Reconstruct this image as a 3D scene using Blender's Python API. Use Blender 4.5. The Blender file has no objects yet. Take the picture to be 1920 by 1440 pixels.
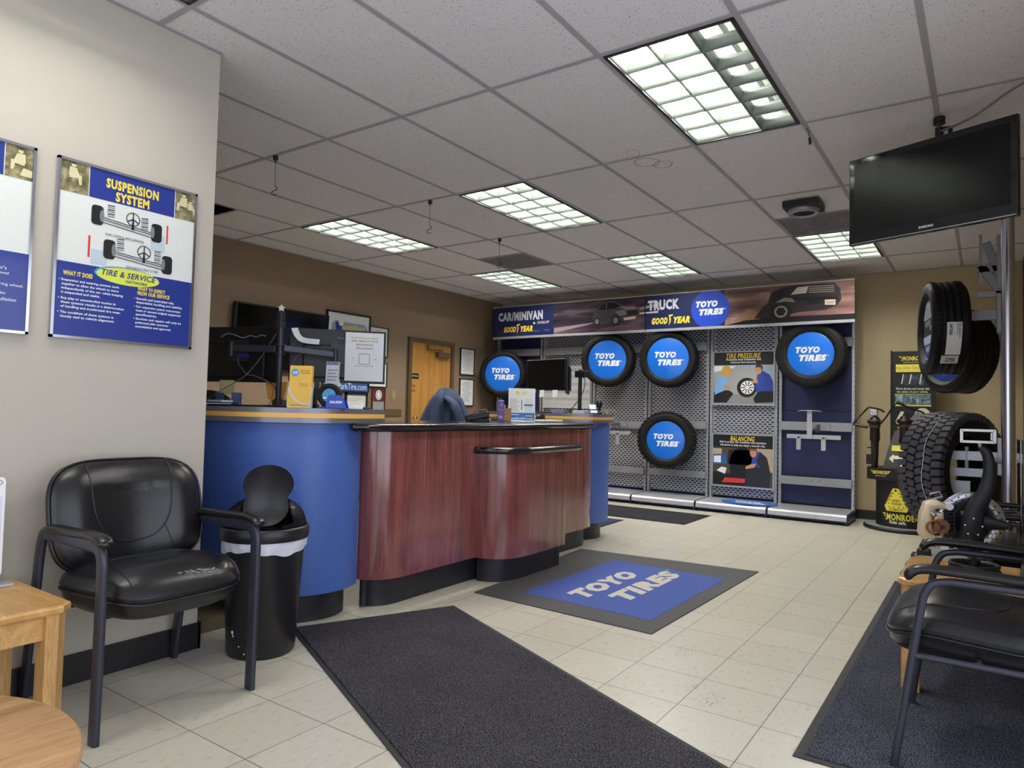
import bpy, bmesh, math, random
from math import sin, cos, pi, radians
from mathutils import Vector, Matrix

# ------------------------------------------------------------------ camera, world, daylight, exposure
SC = bpy.context.scene
COL = SC.collection
random.seed(7)
PI = math.pi
CEIL = 2.6926
YAW, PITCH, ROLL = 0.60696, 0.03893, 0.02415
_f = Vector((-sin(YAW) * cos(PITCH), cos(YAW) * cos(PITCH), sin(PITCH)))
_r = Vector((cos(YAW), sin(YAW), 0.0))
_u = _r.cross(_f)
_r2 = cos(ROLL) * _r + sin(ROLL) * _u
_u2 = -sin(ROLL) * _r + cos(ROLL) * _u
cam_data = bpy.data.cameras.new('camera')
cam = bpy.data.objects.new('camera', cam_data)
COL.objects.link(cam)
cam.matrix_world = Matrix(((_r2.x, _u2.x, -_f.x, 0.0), (_r2.y, _u2.y, -_f.y, 0.0), (_r2.z, _u2.z, -_f.z, 1.09), (0, 0, 0, 1)))
cam_data.sensor_fit = 'HORIZONTAL'
cam_data.sensor_width = 36.0
cam_data.lens = 1286.518 / 1920.0 * 36.0
cam_data.clip_start = 0.02
SC.camera = cam

world = bpy.data.worlds.new('sky')
SC.world = world
world.use_nodes = True
bg = world.node_tree.nodes['Background']
bg.inputs['Color'].default_value = (0.80, 0.88, 1.0, 1)
bg.inputs['Strength'].default_value = 0.6

def window_light(name, loc, rot, sx, sy, power, color=(0.86, 0.90, 1.0)):
    l = bpy.data.lights.new(name, 'AREA')
    l.shape = 'RECTANGLE'
    l.size, l.size_y = sx, sy
    l.energy = power
    l.color = color
    o = bpy.data.objects.new(name, l)
    COL.objects.link(o)
    o.location = loc
    o.rotation_euler = rot
    return o
# daylight through the shop windows (front wall behind the camera, right wall beside it)
window_light('daylight_front', (-1.25, -1.72, 1.36), (PI / 2, 0, 0), 3.0, 2.0, 22)
window_light('daylight_side', (0.76, 0.55, 1.25), (PI / 2, 0, PI / 2), 3.9, 2.0, 38)
TUBE_STRENGTH = 96.0
SC.view_settings.view_transform = 'Standard'
SC.view_settings.look = 'None'
SC.view_settings.exposure = 0.50
SC.view_settings.gamma = 1.0
SC.view_settings.use_curve_mapping = False
SC.cycles.use_denoising = True
SC.cycles.max_bounces = 8
SC.cycles.diffuse_bounces = 5
SC.cycles.glossy_bounces = 4
SC.cycles.sample_clamp_indirect = 6.0
SC.cycles.caustics_reflective = False
SC.cycles.caustics_refractive = False

# ------------------------------------------------------------------ materials
def lin(h):
    h = h.lstrip('#')
    c = [int(h[i:i + 2], 16) / 255 for i in (0, 2, 4)]
    return tuple((x / 12.92 if x <= 0.04045 else ((x + 0.055) / 1.055) ** 2.4) for x in c) + (1.0,)

MATS = {}
def mat(name, color, rough=0.5, metal=0.0, spec=0.5, var=0.0, vscale=8.0, bump=0.0, bscale=120.0, emit=0.0, coat=0.0, trans=0.0):
    if name in MATS:
        return MATS[name]
    m = bpy.data.materials.new(name)
    m.use_nodes = True
    nt = m.node_tree
    b = nt.nodes['Principled BSDF']
    c = lin(color)
    b.inputs['Base Color'].default_value = c
    b.inputs['Roughness'].default_value = rough
    b.inputs['Metallic'].default_value = metal
    b.inputs['Specular IOR Level'].default_value = spec
    if coat:
        b.inputs['Coat Weight'].default_value = coat
        b.inputs['Coat Roughness'].default_value = 0.08
    if trans:
        b.inputs['Transmission Weight'].default_value = trans
        b.inputs['IOR'].default_value = 1.45
    if emit:
        b.inputs['Emission Color'].default_value = c
        b.inputs['Emission Strength'].default_value = emit
    if var or bump:
        tc = nt.nodes.new('ShaderNodeTexCoord')
    if var:
        n = nt.nodes.new('ShaderNodeTexNoise')
        n.inputs['Scale'].default_value = vscale
        n.inputs['Detail'].default_value = 4
        nt.links.new(tc.outputs['Object'], n.inputs['Vector'])
        mx = nt.nodes.new('ShaderNodeMix'); mx.data_type = 'RGBA'
        mx.inputs[6].default_value = tuple(x * (1 - var) for x in c[:3]) + (1,)
        mx.inputs[7].default_value = tuple(min(1, x * (1 + var)) for x in c[:3]) + (1,)
        nt.links.new(n.outputs['Fac'], mx.inputs[0])
        nt.links.new(mx.outputs[2], b.inputs['Base Color'])
    if bump:
        n2 = nt.nodes.new('ShaderNodeTexNoise')
        n2.inputs['Scale'].default_value = bscale
        n2.inputs['Detail'].default_value = 3
        nt.links.new(tc.outputs['Object'], n2.inputs['Vector'])
        bp = nt.nodes.new('ShaderNodeBump')
        bp.inputs['Strength'].default_value = bump
        bp.inputs['Distance'].default_value = 0.004
        nt.links.new(n2.outputs['Fac'], bp.inputs['Height'])
        nt.links.new(bp.outputs['Normal'], b.inputs['Normal'])
    MATS[name] = m
    return m

def node_mat(name):
    m = bpy.data.materials.new(name); m.use_nodes = True
    MATS[name] = m
    return m, m.node_tree, m.node_tree.nodes['Principled BSDF']

def N(nt, kind, **kw):
    n = nt.nodes.new(kind)
    for k, v in kw.items():
        if k in n.inputs: n.inputs[k].default_value = v
        else: setattr(n, k, v)
    return n

def ramp(nt, stops):
    r = nt.nodes.new('ShaderNodeValToRGB')
    e = r.color_ramp.elements
    while len(e) < len(stops): e.new(0.5)
    for i, (p, c) in enumerate(stops):
        e[i].position = p; e[i].color = c if len(c) == 4 else tuple(c) + (1,)
    return r

def mixc(nt, fac, a, b, blend='MIX'):
    m = nt.nodes.new('ShaderNodeMix'); m.data_type = 'RGBA'; m.blend_type = blend
    for sock, v in ((m.inputs[0], fac), (m.inputs[6], a), (m.inputs[7], b)):
        if hasattr(v, 'links') or isinstance(v, bpy.types.NodeSocket): nt.links.new(v, sock)
        else: sock.default_value = v
    return m.outputs[2]

def wood_mat(name, dark, light, rough, axis, scale, contrast=(0.3, 0.7), coat=0.0, fine=18.0):
    m, nt, b = node_mat(name)
    tc = N(nt, 'ShaderNodeTexCoord')
    mp = N(nt, 'ShaderNodeMapping')
    s = [scale, scale, scale]; s[axis] = scale * 0.06
    mp.inputs['Scale'].default_value = s
    nt.links.new(tc.outputs['Object'], mp.inputs['Vector'])
    n1 = N(nt, 'ShaderNodeTexNoise', Scale=1.0, Detail=6.0, Distortion=0.6)
    nt.links.new(mp.outputs['Vector'], n1.inputs['Vector'])
    n2 = N(nt, 'ShaderNodeTexNoise', Scale=fine, Detail=4.0)
    nt.links.new(mp.outputs['Vector'], n2.inputs['Vector'])
    r1 = ramp(nt, [(contrast[0], lin(dark)), (contrast[1], lin(light))])
    nt.links.new(n1.outputs['Fac'], r1.inputs['Fac'])
    r2 = ramp(nt, [(0.35, (0.62, 0.62, 0.62, 1)), (0.6, (1, 1, 1, 1))])
    nt.links.new(n2.outputs['Fac'], r2.inputs['Fac'])
    c = mixc(nt, 0.75, r1.outputs['Color'], r2.outputs['Color'], 'MULTIPLY')
    nt.links.new(c, b.inputs['Base Color'])
    b.inputs['Roughness'].default_value = rough
    if coat:
        b.inputs['Coat Weight'].default_value = coat; b.inputs['Coat Roughness'].default_value = 0.12
    return m

def floor_mat():
    m, nt, b = node_mat('vinyl_tile')
    tc = N(nt, 'ShaderNodeTexCoord')
    mp = N(nt, 'ShaderNodeMapping'); mp.inputs['Location'].default_value = (0.965, -2.536, 0)
    nt.links.new(tc.outputs['Object'], mp.inputs['Vector'])
    br = N(nt, 'ShaderNodeTexBrick', Scale=1.0)
    br.offset = 0.0
    br.inputs['Brick Width'].default_value = 0.3048; br.inputs['Row Height'].default_value = 0.3048
    br.inputs['Mortar Size'].default_value = 0.0017; br.inputs['Mortar Smooth'].default_value = 0.2
    br.inputs['Color1'].default_value = lin('#c9c5b8'); br.inputs['Color2'].default_value = lin('#c3bfb1')
    br.inputs['Mortar'].default_value = lin('#5c574d')
    nt.links.new(mp.outputs['Vector'], br.inputs['Vector'])
    # streaky chips of the vinyl
    mp2 = N(nt, 'ShaderNodeMapping'); mp2.inputs['Scale'].default_value = (60, 22, 1)
    nt.links.new(tc.outputs['Object'], mp2.inputs['Vector'])
    n1 = N(nt, 'ShaderNodeTexNoise', Scale=1.0, Detail=5.0)
    nt.links.new(mp2.outputs['Vector'], n1.inputs['Vector'])
    r1 = ramp(nt, [(0.30, (0.74, 0.73, 0.70, 1)), (0.42, (0.97, 0.97, 0.96, 1)), (0.7, (1, 1, 1, 1))])
    nt.links.new(n1.outputs['Fac'], r1.inputs['Fac'])
    c1 = mixc(nt, 0.8, br.outputs['Color'], r1.outputs['Color'], 'MULTIPLY')
    c2 = c1
    c3 = c2
    # dusty shoe prints
    for px_, py_, rx_, ry_ in ((-0.87, 2.66, 0.055, 0.13), (-1.155, 3.12, 0.05, 0.12), (-0.98, 2.72, 0.04, 0.05)):
        vs_ = N(nt, 'ShaderNodeVectorMath', operation='SUBTRACT'); vs_.inputs[1].default_value = (px_, py_, 0)
        nt.links.new(tc.outputs['Object'], vs_.inputs[0])
        vd_ = N(nt, 'ShaderNodeVectorMath', operation='DIVIDE'); vd_.inputs[1].default_value = (rx_, ry_, 1)
        nt.links.new(vs_.outputs[0], vd_.inputs[0])
        ln_ = N(nt, 'ShaderNodeVectorMath', operation='LENGTH'); nt.links.new(vd_.outputs[0], ln_.inputs[0])
        rm_ = ramp(nt, [(0.55, (1, 1, 1, 1)), (1.0, (0, 0, 0, 1))]); nt.links.new(ln_.outputs['Value'], rm_.inputs['Fac'])
        nz_ = N(nt, 'ShaderNodeTexNoise', Scale=90.0, Detail=2.0); nt.links.new(tc.outputs['Object'], nz_.inputs['Vector'])
        rz_ = ramp(nt, [(0.54, (0, 0, 0, 1)), (0.62, (0.6, 0.6, 0.6, 1))]); nt.links.new(nz_.outputs['Fac'], rz_.inputs['Fac'])
        mm_ = N(nt, 'ShaderNodeMath', operation='MULTIPLY'); nt.links.new(rm_.outputs['Color'], mm_.inputs[0]); nt.links.new(rz_.outputs['Color'], mm_.inputs[1])
        c3 = mixc(nt, mm_.outputs[0], c3, lin('#6e695e'))
    nt.links.new(c3, b.inputs['Base Color'])
    b.inputs['Roughness'].default_value = 0.3
    b.inputs['Specular IOR Level'].default_value = 0.45
    bp = N(nt, 'ShaderNodeBump', Strength=0.25, Distance=0.001)
    inv = N(nt, 'ShaderNodeMath', operation='SUBTRACT'); inv.inputs[0].default_value = 1.0
    nt.links.new(br.outputs['Fac'], inv.inputs[1]); nt.links.new(inv.outputs[0], bp.inputs['Height'])
    nt.links.new(bp.outputs['Normal'], b.inputs['Normal'])
    return m

def ceiling_mat():
    m, nt, b = node_mat('acoustic_tile')
    tc = N(nt, 'ShaderNodeTexCoord')
    v = N(nt, 'ShaderNodeTexVoronoi', Scale=110.0)
    nt.links.new(tc.outputs['Object'], v.inputs['Vector'])
    sep = N(nt, 'ShaderNodeSeparateColor')
    nt.links.new(v.outputs['Color'], sep.inputs['Color'])
    th = N(nt, 'ShaderNodeMath', operation='MULTIPLY'); th.inputs[1].default_value = 0.42
    nt.links.new(sep.outputs['Red'], th.inputs[0])
    sb = N(nt, 'ShaderNodeMath', operation='SUBTRACT'); sb.inputs[1].default_value = 0.14
    nt.links.new(th.outputs[0], sb.inputs[0])
    lt = N(nt, 'ShaderNodeMath', operation='LESS_THAN')
    nt.links.new(v.outputs['Distance'], lt.inputs[0]); nt.links.new(sb.outputs[0], lt.inputs[1])
    n = N(nt, 'ShaderNodeTexNoise', Scale=240.0, Detail=2.0)
    nt.links.new(tc.outputs['Object'], n.inputs['Vector'])
    rb = ramp(nt, [(0.3, lin('#d3d0d4')), (0.7, lin('#e2dfe2'))])
    nt.links.new(n.outputs['Fac'], rb.inputs['Fac'])
    c = mixc(nt, lt.outputs[0], rb.outputs['Color'], lin('#57535a'))
    # a brownish ring left by a leak
    def ring(cx, cy, rad, wid, c_in):
        vm = N(nt, 'ShaderNodeVectorMath', operation='DISTANCE')
        nn = N(nt, 'ShaderNodeTexNoise', Scale=14.0, Detail=3.0)
        nt.links.new(tc.outputs['Object'], nn.inputs['Vector'])
        ad = N(nt, 'ShaderNodeVectorMath', operation='MULTIPLY_ADD')
        ad.inputs[1].default_value = (0.05, 0.05, 0)
        nt.links.new(nn.outputs['Color'], ad.inputs[0]); nt.links.new(tc.outputs['Object'], ad.inputs[2])
        vm.inputs[1].default_value = (cx + 0.025, cy + 0.025, CEIL + 0.006)
        nt.links.new(ad.outputs[0], vm.inputs[0])
        d = N(nt, 'ShaderNodeMath', operation='SUBTRACT'); d.inputs[1].default_value = rad
        nt.links.new(vm.outputs['Value'], d.inputs[0])
        a = N(nt, 'ShaderNodeMath', operation='ABSOLUTE'); nt.links.new(d.outputs[0], a.inputs[0])
        l = N(nt, 'ShaderNodeMath', operation='LESS_THAN'); l.inputs[1].default_value = wid
        nt.links.new(a.outputs[0], l.inputs[0])
        s = N(nt, 'ShaderNodeMath', operation='MULTIPLY'); s.inputs[1].default_value = 0.55
        nt.links.new(l.outputs[0], s.inputs[0])
        return mixc(nt, s.outputs[0], c_in, lin('#7d6b58'))
    c = ring(-1.79, 4.03, 0.075, 0.006, c)
    c = ring(-1.72, 4.12, 0.06, 0.006, c)
    c = ring(-1.80, 3.84, 0.045, 0.003, c)
    nt.links.new(c, b.inputs['Base Color'])
    b.inputs['Roughness'].default_value = 0.95
    b.inputs['Specular IOR Level'].default_value = 0.1
    return m

def carpet_mat(name, dark, light, scale=260.0, cov=(0.42, 0.68)):
    m, nt, b = node_mat(name)
    tc = N(nt, 'ShaderNodeTexCoord')
    n = N(nt, 'ShaderNodeTexNoise', Scale=scale, Detail=3.0, Roughness=0.7)
    nt.links.new(tc.outputs['Object'], n.inputs['Vector'])
    n2 = N(nt, 'ShaderNodeTexNoise', Scale=4.0, Detail=4.0)
    nt.links.new(tc.outputs['Object'], n2.inputs['Vector'])
    r = ramp(nt, [(cov[0], lin(dark)), (cov[1], lin(light))])
    nt.links.new(n.outputs['Fac'], r.inputs['Fac'])
    r2 = ramp(nt, [(0.3, (0.8, 0.8, 0.8, 1)), (0.7, (1, 1, 1, 1))])
    nt.links.new(n2.outputs['Fac'], r2.inputs['Fac'])
    nt.links.new(mixc(nt, 1.0, r.outputs['Color'], r2.outputs['Color'], 'MULTIPLY'), b.inputs['Base Color'])
    b.inputs['Roughness'].default_value = 1.0
    b.inputs['Specular IOR Level'].default_value = 0.05
    bp = N(nt, 'ShaderNodeBump', Strength=0.7, Distance=0.006)
    nt.links.new(n.outputs['Fac'], bp.inputs['Height']); nt.links.new(bp.outputs['Normal'], b.inputs['Normal'])
    return m

def grid_mat(name, color, pitch, rough=0.75):
    m, nt, b = node_mat(name)
    tc = N(nt, 'ShaderNodeTexCoord')
    v = N(nt, 'ShaderNodeTexChecker', Scale=1.0 / pitch)
    v.inputs['Color1'].default_value = lin(color)
    c = lin(color); v.inputs['Color2'].default_value = tuple(x * 0.55 for x in c[:3]) + (1,)
    nt.links.new(tc.outputs['Object'], v.inputs['Vector'])
    nt.links.new(v.outputs['Color'], b.inputs['Base Color'])
    b.inputs['Roughness'].default_value = rough
    bp = N(nt, 'ShaderNodeBump', Strength=0.5, Distance=0.003)
    nt.links.new(v.outputs['Fac'], bp.inputs['Height']); nt.links.new(bp.outputs['Normal'], b.inputs['Normal'])
    return m

def photo_mat(name, c1, c2, c3, sx=3.0, sy=9.0):
    m, nt, b = node_mat(name)
    tc = N(nt, 'ShaderNodeTexCoord')
    mp = N(nt, 'ShaderNodeMapping'); mp.inputs['Scale'].default_value = (sx, sx, sy)
    nt.links.new(tc.outputs['Object'], mp.inputs['Vector'])
    n = N(nt, 'ShaderNodeTexNoise', Scale=1.0, Detail=5.0, Distortion=0.5)
    nt.links.new(mp.outputs['Vector'], n.inputs['Vector'])
    r = ramp(nt, [(0.3, lin(c1)), (0.5, lin(c2)), (0.72, lin(c3))])
    nt.links.new(n.outputs['Fac'], r.inputs['Fac'])
    nt.links.new(r.outputs['Color'], b.inputs['Base Color'])
    b.inputs['Roughness'].default_value = 0.3
    return m

m_floor = floor_mat()
m_ceil = ceiling_mat()
m_grid = mat('grid_paint', '#a19ea3', 0.6)
m_wall_near = mat('wall_paint_warm_white', '#b9b3a9', 0.6, var=0.03, vscale=3, bump=0.05, bscale=200)
m_wall_brown = mat('wall_paint_brown', '#8a7560', 0.55, var=0.04, vscale=3, bump=0.05, bscale=200)
m_wall_tan = mat('wall_paint_tan', '#bcab88', 0.6, var=0.03, vscale=3, bump=0.05, bscale=200)
m_black_vinyl = mat('black_vinyl', '#1b1a1e', 0.45, bump=0.06, bscale=60)
m_kick = mat('toe_kick', '#24242b', 0.42, var=0.2, vscale=6, bump=0.08, bscale=60)
m_mahogany = wood_mat('mahogany_laminate', '#663536', '#985655', 0.27, 2, 22.0, (0.28, 0.75), coat=1.0, fine=9.0)
m_blue_lam = mat('blue_laminate', '#4464b0', 0.42, var=0.07, vscale=14, bump=0.12, bscale=260)
m_counter = mat('black_solid_surface', '#15151a', 0.16, var=0.2, vscale=60, coat=0.4)
m_band = mat('grey_edge_band', '#7f7f88', 0.35, metal=0.5, var=0.08, vscale=25)
m_yellow_band = mat('yellow_edge_band', '#e8b45a', 0.4, var=0.05)
m_silver = mat('silver_powder_coat', '#b9bbc3', 0.38, metal=0.45, var=0.05, vscale=20)
m_grey_metal = mat('grey_metal', '#9c9ea4', 0.42, metal=0.35, var=0.05, vscale=15)
m_chrome = mat('brushed_chrome', '#c6c8d4', 0.2, metal=1.0, var=0.04)
m_dark_metal = mat('dark_metal', '#35363c', 0.4, metal=0.5)
m_navy = mat('navy_panel', '#171f4e', 0.55, var=0.08, vscale=5, bump=0.04)
m_rubber = mat('tire_rubber', '#0d0d0f', 0.62, spec=0.3, var=0.15, vscale=30, bump=0.1, bscale=90)
m_rubber_lit = mat('tire_rubber_grey', '#45454d', 0.7, var=0.2, vscale=40, bump=0.2, bscale=120)  # grey tread blocks: the light on them is put into the colour
m_blue_disc = mat('blue_disc', '#0f6fe0', 0.32, var=0.04, vscale=5, coat=0.3)
m_white_print = mat('white_print', '#eef2f6', 0.5)
m_white_plastic = mat('white_plastic', '#e6e7ec', 0.35)
m_black_plastic = mat('black_plastic', '#101013', 0.42, var=0.1, bump=0.05)
m_can_plastic = mat('bin_plastic', '#1c1b20', 0.38, var=0.12, vscale=10, bump=0.06, bscale=90)
m_gloss_black = mat('screen_black', '#09090c', 0.12, coat=0.3)
m_leather = mat('black_leather', '#17171b', 0.30, var=0.15, vscale=10, bump=0.15, bscale=240)
m_leather_worn = mat('scuffed_leather', '#8d8c8e', 0.8, var=0.2, vscale=60)
m_frame_blue = mat('chair_frame_paint', '#3a3b48', 0.36, metal=0.3, var=0.06)
m_armpad = mat('arm_pad_urethane', '#151518', 0.3, bump=0.1, bscale=120)
m_oak = wood_mat('oak_table', '#c9944f', '#e8bb78', 0.3, 0, 18.0, coat=0.3)
m_oak_leg = wood_mat('oak_leg', '#cc9a5a', '#e6ba7c', 0.4, 2, 18.0)
m_oak_round = wood_mat('oak_round_top', '#b58657', '#d9ad7d', 0.4, 1, 26.0, fine=14.0)
m_door = wood_mat('oak_door', '#a8712f', '#cc9749', 0.35, 2, 11.0, coat=0.2)
m_door_frame = mat('door_frame_brown', '#5d4a35', 0.5)
m_carpet = carpet_mat('charcoal_carpet', '#19191d', '#7d7b84', 230.0, (0.42, 0.72))
m_carpet_edge = mat('mat_rubber_edge', '#25252a', 0.6, bump=0.2, bscale=150)
m_carpet_r = carpet_mat('blue_black_carpet', '#1a1b22', '#84879a', 230.0, (0.42, 0.72))
m_carpet_far = carpet_mat('grey_carpet', '#2a2a30', '#4c4b50', 300.0)
m_mat_black = grid_mat('scraper_rubber', '#515053', 0.012)
m_mat_blue = grid_mat('scraper_blue', '#3c57ad', 0.012)
m_mat_white = grid_mat('scraper_white', '#d9d6cc', 0.012)
m_poster_blue = mat('poster_blue', '#22358c', 0.3, coat=0.3)
m_poster_white = mat('poster_white', '#dde1df', 0.3, coat=0.3)
m_poster_yellow = mat('poster_yellow', '#f2d84a', 0.4)
m_lime = mat('poster_lime', '#d7e04a', 0.4)
m_cyan = mat('poster_cyan', '#3f97cf', 0.4)
m_red = mat('print_red', '#d23a35', 0.4)
m_pale = mat('print_pale_blue', '#bccbd8', 0.4)
m_sepia = photo_mat('print_sepia', '#3d3a2a', '#7d7654', '#c5bf98', 22, 22)
m_sepia_l = mat('print_sepia_light', '#cfc8a2', 0.4)
m_sepia_d = mat('print_sepia_dark', '#35321f', 0.4)
m_print_black = mat('print_black', '#141417', 0.45)
m_print_grey = mat('print_grey', '#7b7f84', 0.45)
m_hdr_navy = mat('header_navy', '#1a2350', 0.35)
m_hdr_text = mat('header_text', '#cfd3dc', 0.45)
m_gold = mat('print_gold', '#e9cd3f', 0.45)
m_hdr_blue = mat('header_blue', '#1b42b8', 0.35)
m_night = photo_mat('night_road_print', '#17121a', '#37293a', '#6b5a62', 1.6, 10)
m_dusk = photo_mat('dusk_sky_print', '#3a2c34', '#7d5a54', '#a98a80', 1.4, 9)
m_yellow = mat('display_yellow', '#ead94b', 0.4)
m_paper = mat('paper', '#e8eaee', 0.7, var=0.02)
m_tile_white = mat('troffer_white', '#959d97', 0.4)
m_louvre = mat('louvre_blade', '#6f7772', 0.35, metal=0.2)
m_lamp = mat('fluorescent_tube', '#fff9f0', 0.5, emit=TUBE_STRENGTH)
m_lamp_dim = mat('dim_tube', '#fff9f0', 0.5, emit=TUBE_STRENGTH * 0.4)
m_tube_dead = mat('dead_tube', '#c9cecb', 0.3)
m_ring_black = mat('fixture_black', '#19181b', 0.5)
m_vent = mat('vent_grey', '#8f8b90', 0.6, var=0.2, vscale=9)
m_void = mat('void_black', '#0b0a0c', 0.9)
m_glass = mat('clear_acrylic', '#ffffff', 0.03, trans=1.0)
m_cable = mat('cable_black', '#16161a', 0.5)
m_cable_grey = mat('cable_grey', '#6f6e74', 0.5)
m_skin = mat('print_skin', '#c68f6c', 0.5)
m_rust = mat('caliper_gold', '#dccbab', 0.45, metal=0.3, var=0.12, vscale=30)
m_copper = mat('caliper_copper', '#9c6a48', 0.4, metal=0.5, var=0.2, vscale=40)
m_steel = mat('rotor_steel', '#a8abb2', 0.3, metal=0.9, var=0.05)
m_cast = mat('cast_black', '#1f1f24', 0.45, metal=0.3, bump=0.15, bscale=80)
m_olive = mat('plinth_brown', '#6d6350', 0.6, var=0.15, vscale=12)

# ------------------------------------------------------------------ mesh builder
def frame(o, right, up):
    r = Vector(right).normalized(); u = Vector(up).normalized(); n = r.cross(u)
    u = n.cross(r)
    return Matrix(((r.x, u.x, n.x, o[0]), (r.y, u.y, n.y, o[1]), (r.z, u.z, n.z, o[2]), (0, 0, 0, 1)))

def catmull(pts, n=6, closed=False):
    out = []
    P = [Vector(p) for p in pts]
    L = len(P)
    rng = range(L if closed else L - 1)
    for i in rng:
        if closed: a, b, c, d = P[i - 1], P[i], P[(i + 1) % L], P[(i + 2) % L]
        else: a, b, c, d = P[max(i - 1, 0)], P[i], P[i + 1], P[min(i + 2, L - 1)]
        for k in range(n):
            t = k / n
            out.append(0.5 * ((2 * b) + (c - a) * t + (2 * a - 5 * b + 4 * c - d) * t * t + (3 * b - a - 3 * c + d) * t ** 3))
    if not closed: out.append(P[-1])
    return out

def rrect(w, h, r, n=6):
    pts = []
    for cx, cy, a0 in ((w / 2 - r, h / 2 - r, 0), (-w / 2 + r, h / 2 - r, 90), (-w / 2 + r, -h / 2 + r, 180), (w / 2 - r, -h / 2 + r, 270)):
        for k in range(n + 1):
            a = radians(a0 + 90 * k / n)
            pts.append((cx + r * cos(a), cy + r * sin(a)))
    return pts

def circle(r, n=32, cx=0, cy=0, ry=None):
    ry = r if ry is None else ry
    return [(cx + r * cos(2 * PI * k / n), cy + ry * sin(2 * PI * k / n)) for k in range(n)]

TEXT_CACHE = {}
def text_geo(s, bold, shear):
    key = (s, bold, shear)
    if key not in TEXT_CACHE:
        cu = bpy.data.curves.new('t', 'FONT')
        cu.body = s; cu.size = 1.0; cu.offset = bold; cu.space_character = 1.0 + 2.6 * bold; cu.shear = shear
        cu.resolution_u = 2; cu.fill_mode = 'FRONT'
        ob = bpy.data.objects.new('t', cu)
        me = ob.to_mesh()
        vs = [(v.co.x, v.co.y) for v in me.vertices]
        fs = [tuple(p.vertices) for p in me.polygons]
        ob.to_mesh_clear()
        bpy.data.objects.remove(ob); bpy.data.curves.remove(cu)
        TEXT_CACHE[key] = (vs, fs)
    return TEXT_CACHE[key]

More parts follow.
